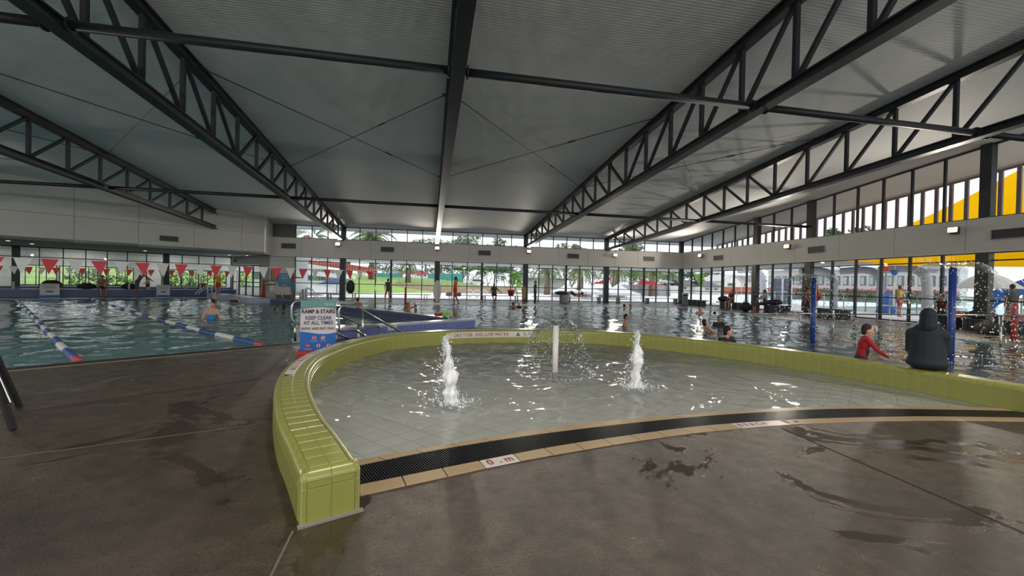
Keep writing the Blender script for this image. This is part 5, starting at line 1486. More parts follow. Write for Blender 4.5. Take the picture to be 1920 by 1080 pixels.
# red post at far deck and red bollard at right
def bollard(px, pyb, pyt, r, col, label):
    g = G(px, pyb); h = PXY(px, pyt, g).z; t = thing('bollard', label, 'post', g)
    b = MB(); b.lathe(g, [(r, 0), (r, h-.05), (r*.7, h)], 14); b.build('post', mat('red_post_%d' % px, col, .4), t, True)
    b = MB(); b.lathe(g, [(r*1.4, 0), (r*1.4, .02)], 14); b.build('flange', mat('red_post_%d' % px, col, .4), t)
    b = MB(); b.lathe(g+Vector((0, 0, h*.62)), [(r*1.03, 0), (r*1.03, h*.12)], 14); b.build('grey_band', mat('grey_band', (120, 112, 112), .5), t, True)
bollard(1901, 640, 569, .075, (196, 82, 82), 'salmon red post in the shallow water at the right edge')
bollard(760, 571, 539, .06, (176, 46, 46), 'thin red post at the far deck edge')
# beach-entry rail in the leisure pool
pts = [(1398, 596, 588), (1411, 598, 589), (1448, 603, 588.5), (1499, 609, 588), (1563, 617, 588.6), (1644, 627, 589.5), (1737, 636, 590.2), (1877, 650, 592), (1990, 662, 593.5)]
rp_ = [(G(x, yb, WATER_Z), yt, x) for x, yb, yt in pts]
t = thing('beach_rail', 'long low steel rail across the beach entry of the leisure pool', 'handrail', rp_[4][0])
tops = [PXY(x, yt, g) for g, yt, x in rp_]
b = MB(); b.tube(tops, .022, 8); b.build('rail', STAINLESS, t, True)
for (g, yt, x), tp in list(zip(rp_, tops))[1:]:
    b = MB(); b.tube([g-Vector((0, 0, .5)), tp], .024, 8); b.build('post', STAINLESS, t, True)
# bags
def bag(px, py, w, h, d_, col, label, base=None, name='sports_bag'):
    g = base or G(px, py); f = Vector((-g.x, -g.y, 0)).normalized(); r_ = Vector((-f.y, f.x, 0))
    t = thing(name, label, 'bag', g)
    m = MB(); m.ell(g+Vector((0, 0, h*.46)), (w/2, d_/2, h*.52), (r_, f, Vector((0, 0, 1))), 12, 8)
    for v in m.v:
        v.z = max(g.z, v.z); v.x += .03*noise.noise(v*7); v.z += .02*noise.noise(v*9)*(1 if v.z > g.z+.02 else 0)
    m.build('body', mat('bag_%d_%d_%d' % col, col, .7), t, True)
    m = MB(); m.tube(catmull([g+r_*(-w*.2)+Vector((0, 0, h*.9)), g+r_*(-w*.12)+Vector((0, 0, h*1.12)), g+r_*(w*.12)+Vector((0, 0, h*1.12)), g+r_*(w*.2)+Vector((0, 0, h*.9))], 4), .015, 6); m.build('handle', mat('black_band', (34, 34, 36), .5), t)
xb = XR-.75
def on_bench(px): y = onX(px, 560, xb).y; return Vector((xb, y, .45))
bag(1398, 584, .62, .62, .4, (30, 32, 36), 'black backpack on the deck between the two right-hand benches')
bag(0, 0, .8, .42, .4, (34, 46, 44), 'dark green bag beside the red-haired woman', on_bench(1357))
bag(0, 0, 1.0, .35, .4, (44, 50, 66), 'navy bag on the bench beside the sitting man', on_bench(1452))
bag(0, 0, .7, .3, .4, (52, 52, 62), 'dark folded towel bag at the nearest right column', on_bench(1833))
bag(1848, 626, .6, .45, .4, (92, 84, 72), 'mottled brown bag under the bench at the nearest right column')
bag(1869, 628, .4, .4, .35, (66, 78, 58), 'olive green bag beside the mottled brown bag')
bag(0, 0, .9, .38, .4, (32, 38, 40), 'dark bag on the blue bench behind the seated swimmer', UV(2.1, 37.8, .5))
bag(0, 0, .85, .38, .4, (26, 28, 32), 'black bag on the blue bench left of the stooping man', UV(4.1, 37.8, .5))
bag(0, 0, .9, .55, .4, (30, 34, 36), 'big dark bag on the blue bench above the left floor sign', UV(.6, 37.9, .5))
bag(657, 559, .6, 1.0, .4, (38, 40, 44), 'dark tall bag on the far bench by the blue parasol', Vector((-5.75, YF-.6, .46)))
bag(0, 0, 1.15, .3, .5, (52, 54, 60), 'dark covered heap on a grey stool at the far glazing', Vector((10.35, YF-1.2, .62)))
p = Vector((10.55, YF-1.2, 0)); t = thing('stool', 'pale grey drum stool under the dark covered heap', 'stool', p)
b = MB(); b.lathe(p, [(.32, 0), (.34, .05), (.34, .56), (.36, .62)], 16); b.build('drum', mat('pale_grey_drum', (150, 150, 152), .5), t, True); b = MB(); b.lathe(p+Vector((0, 0, .3)), [(.35, 0), (.35, .03)], 16); b.build('band', mat('grey_stripe', (130, 134, 140), .4), t)
# baskets/buckets
for (x, z, c, lb) in ((6.35, .46, (170, 52, 52), 'red bucket on the far bench left of the seated man'), (UV(7.9, 38.2).x, 0, (150, 92, 50), 'brown tub on the blue bench behind the lifeguard')):
    p = Vector((x, YF-.6, z)) if z else UV(8.15, 37.9, .5)
    t = thing('tub', lb, 'tub', p); b = MB(); b.lathe(p, [(.2, 0), (.27, .4), (.29, .42), (.29, .46)], 14); b.build('body', mat('tub_%d' % c[0], c, .5), t, True)
    b = MB(); b.lathe(p+Vector((0, 0, .40)), [(.30, 0), (.30, .03)], 14); b.build('rim', mat('tub_%d' % c[0], c, .5), t)
# black folding stand at the left picture edge (one leg in view)
foot = G(25, 806); apex = PXY(-75, 520, Vector((foot.x-.35, foot.y+.35, 0)))
t = thing('folding_stand', 'black folding stand at the left picture edge, one leg in view', 'stand', (foot.x-.3, foot.y+.3, 0))
BLS = mat('black_stand', (24, 25, 26), .5)
b = MB(); b.bar(foot+Vector((0, 0, .005)), apex, .045, .03); b.build('leg', BLS, t)
b = MB(); b.bar(Vector((foot.x-.75, foot.y-.05, .005)), apex, .045, .03); b.build('leg', BLS, t)
b = MB(); b.bar(Vector((foot.x-.55, foot.y+.75, .005)), apex, .045, .03); b.build('leg', BLS, t)
l0 = foot.lerp(apex, .12); l1 = foot.lerp(apex, .42); off = CR*.035
b = MB(); b.tube([l0+off*.2+Vector((0, 0, .05)), l0+off+Vector((0, 0, .08)), l1+off, l1+off*.2], .007, 6); b.build('brace', STAINLESS, t)
# ================================================================== people
PENDING = []      # (object, voxel) surfaces to be fused into one skin
SKIN = {k: mat('skin_'+k, c, .5, 0, .4) for k, c in dict(fair=(206, 158, 134), tan=(176, 122, 94), brown=(122, 80, 58), dark=(84, 56, 44)).items()}
def v3(*a): return Vector(a)
class Fig: pass
def person(label, at, facing, pose=None, H=1.7, skin='tan', hair=('short', (34, 28, 26)), clothes=(), anchor='feet', voxel=.022, group=None, build=1.0, eyes=False, hs=1.0):
    """one body (fused surface) with clothing and hair as children. pose: bone directions in the body frame
    (x to the person's right, y forward, z up)"""
    P = dict(torso=(0, 0, 1), look=(0, 1, 0), ual=(-.18, 0, -1), uar=(.18, 0, -1), fal=(-.05, .2, -1), far=(.05, .2, -1),
             thl=(-.05, 0, -1), thr=(.05, 0, -1), shl=(0, -.05, -1), shr=(0, -.05, -1))
    P.update(pose or {})
    s = H/1.7; N = lambda k: Vector(P[k]).normalized()
    t = N('torso'); xr = Vector((1, 0, 0)); fwd = t.cross(xr)*-1 if False else xr.cross(t)*-1
    fwd = Vector((0, 1, 0))-t*t.y; fwd.normalize(); xr = fwd.cross(t)
    J = {}
    J['pel'] = Vector((0, 0, 0)); J['che'] = t*.36*s; J['sho'] = t*.47*s; J['nec'] = t*.53*s
    lk = N('look'); J['hea'] = J['nec']+(t*.7+Vector((0, 0, 1))*.3).normalized()*(.045+.09*hs)*s+lk*.018*s
    for sd, sg in (('l', -1), ('r', 1)):
        J['s'+sd] = J['sho']+xr*(sg*.165*s*build)-t*P.get('drop', 0)*s; J['e'+sd] = J['s'+sd]+N('ua'+sd)*.28*s; J['w'+sd] = J['e'+sd]+N('fa'+sd)*.245*s
        J['h'+sd] = xr*(sg*.085*s)-t*.04*s; J['k'+sd] = J['h'+sd]+N('th'+sd)*.43*s; J['a'+sd] = J['k'+sd]+N('sh'+sd)*.41*s
    f2 = Vector((facing[0], facing[1], 0)).normalized(); r2 = Vector((f2.y, -f2.x, 0))
    RM_ = Matrix((( r2.x, f2.x, 0), (r2.y, f2.y, 0), (0, 0, 1)))
    at = Vector(at)
    if anchor == 'feet': off = at-Vector((0, 0, min(J['al'].z, J['ar'].z)-.075*s))
    elif anchor == 'seat': off = at+Vector((0, 0, .115*s))
    elif anchor == 'head': off = at-RM_ @ (J['hea']+Vector((0, 0, .125*s*hs)))
    else: off = at
    W = {k: RM_ @ v+off for k, v in J.items()}
    D = lambda v: RM_ @ Vector(v)
    tw, fw_, xw, lw = D(t), D(fwd), D(xr), D(lk)
    base = at.copy()
    root = thing('person', label, 'person', base, group)
    def limb(mb, a, b, r0, r1, g=0): mb.cap(W[a], W[b], r0*s+g, r1*s+g, 10)
    def torso(mb, g=0, lo=0, hi=1):
        ax = (xw, fw_, tw); bb = build
        if lo <= .0: mb.ell(W['pel']-tw*.01*s, (.155*s*bb+g, .115*s*bb+g, .115*s+g), ax)
        mb.ell(W['pel']+tw*.14*s, (.138*s*bb+g, .105*s*bb+g, .16*s+g), ax)
        if hi >= .5: mb.ell(W['pel']+tw*.33*s, (.158*s*bb+g, .112*s*bb+g, .17*s+g), ax)
        if hi >= .9: mb.cap(W['sl'].lerp(W['sho'], .12), W['sr'].lerp(W['sho'], .12), .056*s+g, .056*s+g)
    hx = lw.cross(Vector((0, 0, 1))); hx = hx.normalized() if hx.length > .1 else xw
    hz = hx.cross(lw).normalized(); hax = (hx, lw, hz)
    def arms(mb, g=0, part=2):
        for sd in 'lr':
            if part >= 2: limb(mb, 's'+sd, 'e'+sd, .052, .041, g); limb(mb, 'e'+sd, 'w'+sd, .040, .028, g)
            else: mb.cap(W['s'+sd], W['s'+sd].lerp(W['e'+sd], part), .054*s+g, .048*s+g)
    def legs(mb, g=0, part=2.0):
        for sd in 'lr':
            mb.cap(W['h'+sd], W['h'+sd].lerp(W['k'+sd], min(1, part)), .085*s+g, (.085-.027*min(1, part))*s+g)
            if part > 1: limb(mb, 'k'+sd, 'a'+sd, .056, .038, g)
    # ---- body
    b = MB(); torso(b); arms(b); legs(b)
    b.cap(W['sho'], W['nec']+tw*.05*s, .056*s, .05*s)
    hh = s*hs
    b.ell(W['hea'], (.074*hh, .092*hh, .112*hh), hax); b.ell(W['hea']+lw*.022*hh-hz*.055*hh, (.056*hh, .062*hh, .058*hh), hax)
    b.ell(W['hea']+lw*.095*hh-hz*.018*hh, (.013*hh, .02*hh, .024*hh), hax, 8, 6)
    for sg in (-1, 1): b.ell(W['hea']+hx*(sg*.076*hh)-hz*.01*hh-lw*.005*hh, (.012*hh, .022*hh, .032*hh), hax, 8, 6)
    for sd, sg in (('l', -1), ('r', 1)):
        d = (W['w'+sd]-W['e'+sd]).normalized(); side = d.cross(fw_ if abs(d.dot(fw_)) < .9 else Vector((0, 0, 1))).normalized()
        nrm = side.cross(d)
        b.ell(W['w'+sd]+d*.05*s, (.038*s, .018*s, .052*s), (side, nrm, d), 10, 6)
        for q, ln in ((-.028, .062), (-.010, .074), (.009, .07), (.027, .056)):
            p = W['w'+sd]+d*.088*s+side*q*s; m = p+d*ln*.55*s+nrm*.004*s; b.cap(p, m, .0085*s, .008*s, 6); b.cap(m, m+d*ln*.5*s+nrm*.018*s, .008*s, .0065*s, 6)
        p = W['w'+sd]+d*.03*s+side*(.032*s*(1 if side.dot(xw)*sg < 0 else -1)); b.cap(p, p+d*.05*s+(p-W['w'+sd]-d*.03*s).normalized()*.03*s, .011*s, .008*s, 6)
        sh = (W['a'+sd]-W['k'+sd]).normalized(); ff = fw_-sh*fw_.dot(sh)
        ff = D((0, 1, 0)) if ff.length < .3 else ff.normalized()
        if abs(sh.z) < .5: ff = (Vector((0, 0, 1))*.8+sh*.2).normalized()
        hl = W['a'+sd]+sh*.035*s-ff*.03*s; toe = W['a'+sd]+sh*.05*s+ff*.15*s
        b.cap(hl, toe, .038*s, .026*s, 8)
    ob = b.build('body', SKIN[skin], root, True); PENDING.append((ob, voxel))
    # ---- clothes
    for c in clothes:
        kind, col = c[0], c[1]; m = MB(); mt = mat('cloth_%d_%d_%d' % col, col, .8)
        vx = voxel
        if kind == 'tee': torso(m, .014*s); arms(m, .016*s, .62); nm = 'shirt'
        elif kind == 'long': torso(m, .012*s); arms(m, .011*s, 2); m.cap(W['sho'], W['nec'], .064*s, .058*s); nm = 'rash_shirt'
        elif kind == 'tank': torso(m, .012*s); nm = 'singlet'
        elif kind == 'shorts': m.ell(W['pel'], (.172*s*build, .132*s*build, .12*s), (xw, fw_, tw)); legs(m, .022*s, .68); nm = 'shorts'
        elif kind == 'brief': m.ell(W['pel']-tw*.02*s, (.166*s*build, .126*s*build, .10*s), (xw, fw_, tw)); nm = 'briefs'
        elif kind == 'pants': m.ell(W['pel'], (.17*s*build, .13*s*build, .12*s), (xw, fw_, tw)); legs(m, .02*s, 2); nm = 'trousers'
        elif kind == 'suit': torso(m, .008*s, 0, .3); m.ell(W['pel']+tw*.27*s, (.166*s*build, .120*s*build, .14*s), (xw, fw_, tw)); nm = 'swimsuit'
        elif kind == 'hoodie':
            ax = (xw, fw_, tw)
            m.ell(W['pel']-tw*.035*s, (.255*s, .215*s, .10*s), ax)
            for k in range(9): q = k/8; m.ell(W['pel']+tw*(.04+.37*q)*s, ((.225-.02*q-.012*math.sin(math.pi*q))*s, (.185-.05*q)*s, .12*s), ax)
            arms(m, .018*s, 2)
            for sd in 'lr': m.cap(W['nec']+tw*.03*s, W['s'+sd]-tw*.03*s, .075*s, .075*s); m.cap(W['nec']+tw*.05*s, W['s'+sd].lerp(W['sho'], .4)-tw*.03*s, .08*s, .09*s)
            m.cap(W['sho'], W['hea']-hz*.03*s, .10*s, .095*s); nm = 'hooded_jacket'
        elif kind == 'dress': torso(m, .02*s); m.cap(W['pel'], W['kl'].lerp(W['kr'], .5), .17*s, .2*s); nm = 'dress'
        elif kind == 'stripe':
            for sd in 'lr': m.cap(W['s'+sd].lerp(W['sho'], .3)+fw_*.02*s, W['h'+sd]*.45+W['s'+sd]*.55+xw*0, .04*s, .03*s)
            nm = 'side_panel'
        elif kind == 'panel':        # dark front/side panel of a rash shirt
            m.ell(W['pel']+tw*.16*s+fw_*.02*s, (.146*s, .116*s, .15*s), (xw, fw_, tw)); m.ell(W['pel'], (.168*s, .128*s, .1*s), (xw, fw_, tw)); nm = 'dark_panel'
        o = m.build(nm, mt, root, True); PENDING.append((o, vx))
    # ---- hair
    if hair:
        st, hc = hair; m = MB(); hm = mat('hair_%d_%d_%d' % hc, hc, .6, 0, .3, bump=.4, bscale=90)
        if st == 'hood': m.ell(W['hea']-lw*.012*hh+hz*.012*hh, (.105*hh, .118*hh, .135*hh), hax); m.cap(W['hea']-hz*.05*hh-lw*.03*hh, W['nec']-tw*.02*hh-fw_*.03*hh, .105*hh, .115*hh)
        else:
            m.ell(W['hea']-lw*.022*hh+hz*.030*hh, (.082*hh, .090*hh, .095*hh), hax)
            m.ell(W['hea']-lw*.045*hh-hz*.02*hh, (.074*hh, .062*hh, .08*hh), hax)
            if st == 'long': m.cap(W['hea']-lw*.06*hh, W['sho']-fw_*.09*hh-tw*.05*hh, .065*hh, .05*hh)
            if st == 'bob': m.ell(W['hea']-lw*.03*hh-hz*.03*hh, (.094*hh, .075*hh, .11*hh), hax)
            if st == 'bun': m.ell(W['hea']-lw*.06*hh+hz*.10*hh, (.045*hh, .045*hh, .04*hh), hax)
            if st == 'tail': m.cap(W['hea']-lw*.09*hh+hz*.02*hh, W['hea']-lw*.12*hh-hz*.2*hh, .035*hh, .02*hh)
            if st == 'cap': m.ell(W['hea']+lw*.08*hh+hz*.045*hh, (.06*hh, .07*hh, .012*hh), hax)
        o = m.build({'hood': 'hood', 'cap': 'cap'}.get(st, 'hair'), hm, root, True); PENDING.append((o, voxel*.8))
    if eyes:
        for sg in (-1, 1):
            e_ = MB(); e_.ell(W['hea']+hx*(sg*.031*hh)+lw*.080*hh+hz*.006*hh, (.013*hh, .007*hh, .0065*hh), hax, 8, 6); e_.build('eye', mat('dark_eye', (40, 30, 28), .3), root, True)
            e_ = MB(); e_.ell(W['hea']+hx*(sg*.032*hh)+lw*.084*hh+hz*.026*hh, (.02*hh, .006*hh, .004*hh), hax, 8, 6); e_.build('eyebrow', mat('dark_brow', (36, 28, 26), .7), root, True)
        e_ = MB(); e_.ell(W['hea']+lw*.082*hh-hz*.058*hh, (.022*hh, .008*hh, .006*hh), hax, 8, 6); e_.build('mouth', mat('lip_tone', (150, 88, 78), .5), root, True)
    return root, W
TOCAM = lambda p: (-p[0], -p[1])
def stand_at(px, py, top=None, z=0.0):
    """feet position and the height that reaches pixel row top"""
    g = G(px, py, z); return g, (PXY(px, top, g).z-z if top is not None else 1.7)
SIT = dict(thl=(-.12, 1, -.12), thr=(.12, 1, -.12), shl=(0, .05, -1), shr=(0, .05, -1), ual=(-.15, .25, -1), uar=(.15, .25, -1), fal=(.1, 1, -.4), far=(-.1, 1, -.4))
BLACKH = (28, 24, 24)

# hooded adult on the green wall, back to us, legs in the pool
dH = GW_IN.L[min(range(len(GW_IN.p)), key=lambda i: abs(GW_IN.p[i].y-4.72)+ (10 if GW_IN.p[i].x < 5 else 0))]
pH = GW_IN.at(dH)+GW_IN.nrm(dH)*.19
seat = Vector((pH.x, pH.y, .30)); HH = 1.60
away = Vector((.86, .5, 0)).normalized()
person('adult in a dark navy hooded jacket sitting on the green wall, seen from behind', seat+Vector((.0, 0, .02)), away,
       dict(SIT, drop=.055, torso=(0, .06, 1), shl=(0, .1, -1), shr=(0, .1, -1), ual=(-.06, .22, -1), uar=(.06, .22, -1), fal=(.2, 1, .05), far=(-.2, 1, .05), look=(-.1, 1, -.12)), HH, 'tan', ('hood', (24, 32, 40)),
       [('hoodie', (26, 34, 44)), ('pants', (24, 28, 36))], 'seat', .011, build=1.12)
# boy in the red rash shirt standing in the water beyond the wall
gk = G(1622, 640, -.02); gk = PXY(1627, 640, Vector((7.5, 5.95, 0))); top_ = PXY(1630, 607, gk)
person('small boy in a red and navy rash shirt wading beyond the green wall', (gk.x, gk.y, top_.z), (.75, -.55),
       dict(torso=(0, .16, 1), look=(.15, 1, -.12), ual=(-.35, .2, -1), fal=(-.1, .15, -1), uar=(.2, .75, -1), far=(.1, 1, -.75), thl=(-.05, -.1, -1), thr=(.05, .1, -1)), 1.22, 'fair', ('short', (52, 42, 42)),
       [('long', (168, 34, 44)), ('panel', (52, 50, 66)), ('shorts', (46, 46, 60))], 'head', .009, eyes=True, hs=1.28)
# woman in black shirt, low in the water just behind the wall
gk = Vector((6.45, 8.1, 0)); tp = PXY(1389, 612, gk)
person('person in a black shirt crouched in the pool just behind the green wall', (gk.x, gk.y, tp.z), (.25, -1),
       dict(torso=(0, .12, 1), look=(-.85, .75, -.05), ual=(-.7, .3, -1), uar=(.7, .3, -1), thl=(-.1, 1, -.3), thr=(.1, 1, -.3)), 1.68, 'fair', ('short', (36, 30, 30)), [('tee', (30, 31, 38)), ('shorts', (30, 30, 36))], 'head', .011, eyes=True)
# couple in the water
gk = G(1322, 621, WATER_Z); tp = PXY(1324, 598, gk)
person('dark-haired swimmer reclining in the water with one foot raised, near the green wall', (gk.x, gk.y, tp.z), (.9, -.15),
       dict(torso=(0, -.55, 1), look=(.3, 1, .15), ual=(-.3, .7, -.6), uar=(.3, .8, -.7), fal=(.1, 1, -.1), far=(-.1, 1, -.1), thl=(-.1, 1, .05), thr=(.1, 1, -.1), shl=(0, 1, .22), shr=(0, 1, -.2)), 1.6, 'fair', ('bob', (34, 30, 34)), [('suit', (84, 100, 124))], 'head', .014)
gk = G(1348, 611, WATER_Z); tp = PXY(1347, 592, gk)
person('swimmer in a dark top facing us beyond the reclining swimmer', (gk.x, gk.y, tp.z), (-.35, -1), dict(torso=(0, .05, 1), look=(.1, 1, 0)), 1.6, 'tan', ('short', (44, 34, 32)), [('tee', (42, 42, 48)), ('shorts', (40, 40, 46))], 'head', .014)
def swimmer(px, pyt, pyw, label, facing=(0, -1), skin='tan', hair=('short', BLACKH), clothes=(), pose=None, H=1.65, lap=False):
    g = G(px, pyw, WATER_Z); tp = PXY(px, pyt, g)
    return person(label, (g.x, g.y, tp.z), facing, pose, H, skin, hair, clothes, 'head', .022)
swimmer(1174, 588, 611.5, 'bare-shouldered man in the leisure pool below the right floodlight', (1, -.6), 'tan', ('short', (50, 38, 34)), [('shorts', (40, 46, 60))], dict(torso=(0, .1, 1), fal=(.1, 1, -.2), far=(-.1, 1, -.2)))
swimmer(1170, 569.5, 578, 'dark-haired swimmer far off, left of a pair', (0, 1))
swimmer(1182.5, 570, 577.5, 'dark-haired swimmer far off, right of a pair with a raised arm', (.3, -1), pose=dict(uar=(.8, .2, -.2), far=(.3, .1, 1)))
swimmer(1312, 575, 587.5, 'swimmer with red-brown hair by the right-hand deck', (-.4, -1), 'fair', ('short', (92, 44, 40)), pose=dict(ual=(-.5, .5, -.8), fal=(-.2, 1, .0), uar=(.6, .4, -.6), far=(.6, .8, .0)))
swimmer(1340.5, 583.5, 587.5, 'dark head of a swimmer barely above water near the right-hand deck', (1, 0))
swimmer(963, 566, 577.5, 'dark swimmer far off, left of a pair beside the right column', (.6, -1), 'brown', pose=dict(uar=(.9, .3, .2), far=(.7, .5, .2)))
swimmer(973, 568, 576.5, 'child in a dark shirt far off beside a dark swimmer', (-.5, -1), 'tan', ('short', BLACKH), [('tee', (40, 42, 50))], H=1.2)
swimmer(765.5, 567, 583.5, 'adult with arms up holding a child beyond the navy divider', (.8, -.5), 'tan', ('bob', (40, 32, 32)), [('suit', (50, 52, 60))], dict(uar=(.8, .6, .5), far=(-.6, .3, .8), ual=(-.8, .6, .4), fal=(.6, .3, .8)))
swimmer(779, 571, 582.5, 'small child held by the adult beyond the navy divider', (-.7, -.4), 'tan', ('short', (60, 46, 40)), H=1.0)
swimmer(671, 557.5, 577, 'bare-backed man seen from behind at the navy divider', (.35, 1), 'tan', ('short', (44, 40, 38)), [('shorts', (50, 54, 66))], dict(ual=(-.5, 0, -1), uar=(.5, 0, -1)))
swimmer(530.5, 570.5, 583.5, 'dark-haired swimmer at the ledge near the lift chair', (-1, -.3), 'brown', ('bob', (26, 24, 26)))
swimmer(518, 576.5, 582.5, 'low dark swimmer beside the ledge, face just above water', (1, -.4), 'tan', ('short', (30, 28, 30)))
gw_ = G(397, 598, WATER_Z); tp = PXY(396, 565, gw_)
person('woman in a blue swimsuit standing waist deep in the lap pool', (gw_.x, gw_.y, tp.z), (.2, -1), dict(look=(-.1, 1, 0), ual=(-.35, .1, -1), uar=(.35, .1, -1), fal=(-.25, .3, -1), far=(.25, .3, -1)), 1.62, 'fair', ('short', (32, 28, 30)), [('suit', (52, 132, 198))], 'head', .014)
swimmer(403, 543, 564.5, 'bare-shouldered child at the far end of the lap pool below the lifeguard', (.6, .5), 'fair', ('short', (70, 44, 42)), [('shorts', (60, 50, 52))], dict(torso=(.1, .1, 1)), H=1.35)
swimmer(454, 569.5, 574.5, 'white swim-capped head in the far corner of the lap pool', (0, -1), 'fair', ('short', (208, 206, 200)))
# standing figures
g, h = stand_at(409, 552, 512, .26)
g = UV(8.6, 33.0, .26); h = PXY(409, 512, g).z-.26
g2 = PXY(409, 530, g); g = Vector((g2.x, g2.y, .26))
person('lifeguard in a yellow shirt and red shorts on the far pool ledge', g, (-.3, -1), dict(look=(.5, 1, -.1), ual=(-.35, .1, -1), fal=(.3, .6, -.8), uar=(.45, .1, -1), far=(-.5, .8, -.5)), min(1.78, h), 'tan', ('cap', (52, 40, 34)), [('long', (216, 160, 38)), ('shorts', (182, 42, 44))], 'feet', .022)
g = UV(9.3, 24.4, .24); g2 = PXY(549.5, 540, g); g = Vector((g2.x, g2.y, .24)); h = PXY(549.5, 511, g).z-.24
person('bare-chested man in blue trunks pointing with stretched arms by the white wall', g, (1, -.25), dict(torso=(0, -.06, 1), look=(0, 1, .02), ual=(-.1, 1, -.12), uar=(.1, 1, -.08), fal=(.1, 1, 0), far=(-.1, 1, 0)), h, 'brown', ('short', (30, 26, 26)), [('shorts', (78, 112, 150))], 'feet', .02)
g, h = stand_at(727, 567.5, 523)
person('woman in dark swimwear and leggings standing at the far glazing', g, (-.5, 1), dict(ual=(-.2, .2, -1), uar=(.25, .1, -1), fal=(.2, .6, -.8), far=(-.2, .5, -.8), thl=(-.2, .15, -1)), h, 'tan', ('short', (40, 36, 34)), [('tank', (66, 66, 62)), ('brief', (36, 36, 40))], 'feet', .022)
g, h = stand_at(853, 571.5, 519)
person('lifeguard girl with a ponytail in a yellow and red uniform walking on the far deck', g, (-1, -.25), dict(torso=(0, -.03, 1), look=(0, 1, -.15), ual=(-.15, .35, -1), uar=(.15, -.2, -1), fal=(-.05, .3, -1), far=(.05, .0, -1), thl=(-.05, .25, -1), shl=(0, -.05, -1), thr=(.05, -.22, -1), shr=(0, -.45, -1)), h, 'brown', ('tail', (50, 36, 34)), [('tee', (222, 118, 40)), ('shorts', (196, 52, 52))], 'feet', .022)
g, h = stand_at(1003, 569.5, 527)
person('man in dark clothes and a cap standing upright at the far glazing', g, (1, -.15), dict(ual=(-.15, .05, -1), uar=(.15, .05, -1)), h, 'tan', ('cap', (36, 34, 38)), [('tee', (46, 48, 58)), ('pants', (40, 42, 52))], 'feet', .022)
g, h = stand_at(982, 567.5, 535)
person('person wrapped in a tan towel in front of the right-middle column', g, (-.2, -1), None, h, 'tan', ('short', (70, 56, 50)), [('tank', (150, 120, 84)), ('dress', (176, 140, 84))], 'feet', .022)
sp_ = Vector((7.55+.0, YF-.62, .46)); sp_.x = PXY(924, 550, sp_).x
person('man in a grey singlet sitting on the far bench with one arm stretched out', sp_+Vector((0, -.1, 0)), (-.05, -1), dict(SIT, torso=(0, .05, 1), shl=(.25, .1, -1), shr=(-.25, .1, -1), ual=(-.9, .1, -1), fal=(-.8, .3, -.6), uar=(.3, .1, -1), far=(-.4, .7, -.7)), 1.78, 'dark', ('short', (34, 28, 28)), [('tank', (62, 64, 72)), ('shorts', (60, 60, 60))], 'seat', .022)
# person reclining on the far bench with knees up
sp_ = Vector((12.0, YF-.62, .46)); sp_.x = PXY(1077, 550, sp_).x
person('person lying back on the far bench with bent knees in front of the marquees', sp_+Vector((0, 0, .05)), (-1, 0), dict(torso=(0, -1, .12), look=(0, -.2, 1), ual=(-.4, -.4, -.3), uar=(.4, -.6, .4), fal=(.2, -.9, .2), far=(-.2, .5, .9), thl=(-.12, 1, .95), thr=(.12, 1, .6), shl=(0, .55, -1), shr=(0, .9, -1)), 1.75, 'tan', ('short', (50, 40, 38)), [('shorts', (86, 72, 66))], 'seat', .022)
# the far end of the lap pool
sp_ = UV(2.75, 37.7, .5)
person('bare-chested swimmer sitting hunched on the blue bench with a foot at the water', sp_, UV(.15, -1), dict(SIT, torso=(0, .22, 1), look=(.1, 1, -.4), shl=(0, .15, -1), shr=(0, .3, -1), fal=(.5, .8, -.1), far=(-.5, .8, -.1)), 1.75, 'tan', ('short', (44, 34, 30)), [('shorts', (40, 38, 42))], 'seat', .022)
g, h = stand_at(257.5, 559, 514)
person('bare-backed man in purple trunks stooping to a child at the far pool end', g, UV(1, -.2), dict(torso=(0, .48, 1), look=(.1, 1, -.3), ual=(-.1, .9, -.7), uar=(.1, .9, -.7), fal=(.05, .8, -.7), far=(-.05, .8, -.7), thl=(-.08, -.1, -1), thr=(.08, .05, -1)), 1.85, 'brown', ('short', (38, 32, 30)), [('shorts', (74, 70, 98))], 'feet', .022)
g, h = stand_at(277.5, 556, 521.5)
person('child in a dark swimsuit in front of the stooping man', g, UV(-.8, -.5), dict(uar=(.2, .5, -.8), ual=(-.2, .5, -.8), far=(0, 1, -.2), fal=(0, 1, -.2)), h, 'fair', ('bob', (36, 32, 34)), [('suit', (44, 44, 52))], 'feet', .022)
# along the right glazing
person('red-haired woman in a dark top sitting on the right-hand bench', on_bench(1373)+Vector((-.05, 0, 0)), (-1, -.2), dict(SIT, look=(-.4, 1, 0)), 1.66, 'fair', ('bob', (140, 66, 48)), [('tee', (52, 48, 60)), ('shorts', (120, 84, 84))], 'seat', .022)
g, h = stand_at(1414, 587, 547)
person('child in a dark shirt standing at the bench with the sitting man', g, (.9, -.1), dict(look=(0, 1, .05), ual=(-.2, .6, -.8), uar=(.2, .6, -.8), fal=(.1, 1, -.1), far=(-.1, 1, -.1)), h, 'tan', ('short', BLACKH), [('tee', (60, 62, 72)), ('shorts', (76, 84, 96))], 'feet', .022)
person('man in a white and dark top sitting on the bench facing a child', on_bench(1437)+Vector((-.05, 0, 0)), (-1, .45), dict(SIT, torso=(0, .1, 1), ual=(-.2, .7, -.7), uar=(.2, .7, -.7)), 1.8, 'tan', ('short', (34, 30, 32)), [('long', (176, 172, 176)), ('panel', (48, 48, 58)), ('pants', (84, 72, 76))], 'seat', .022)
g, h = stand_at(1513, 592, 537)
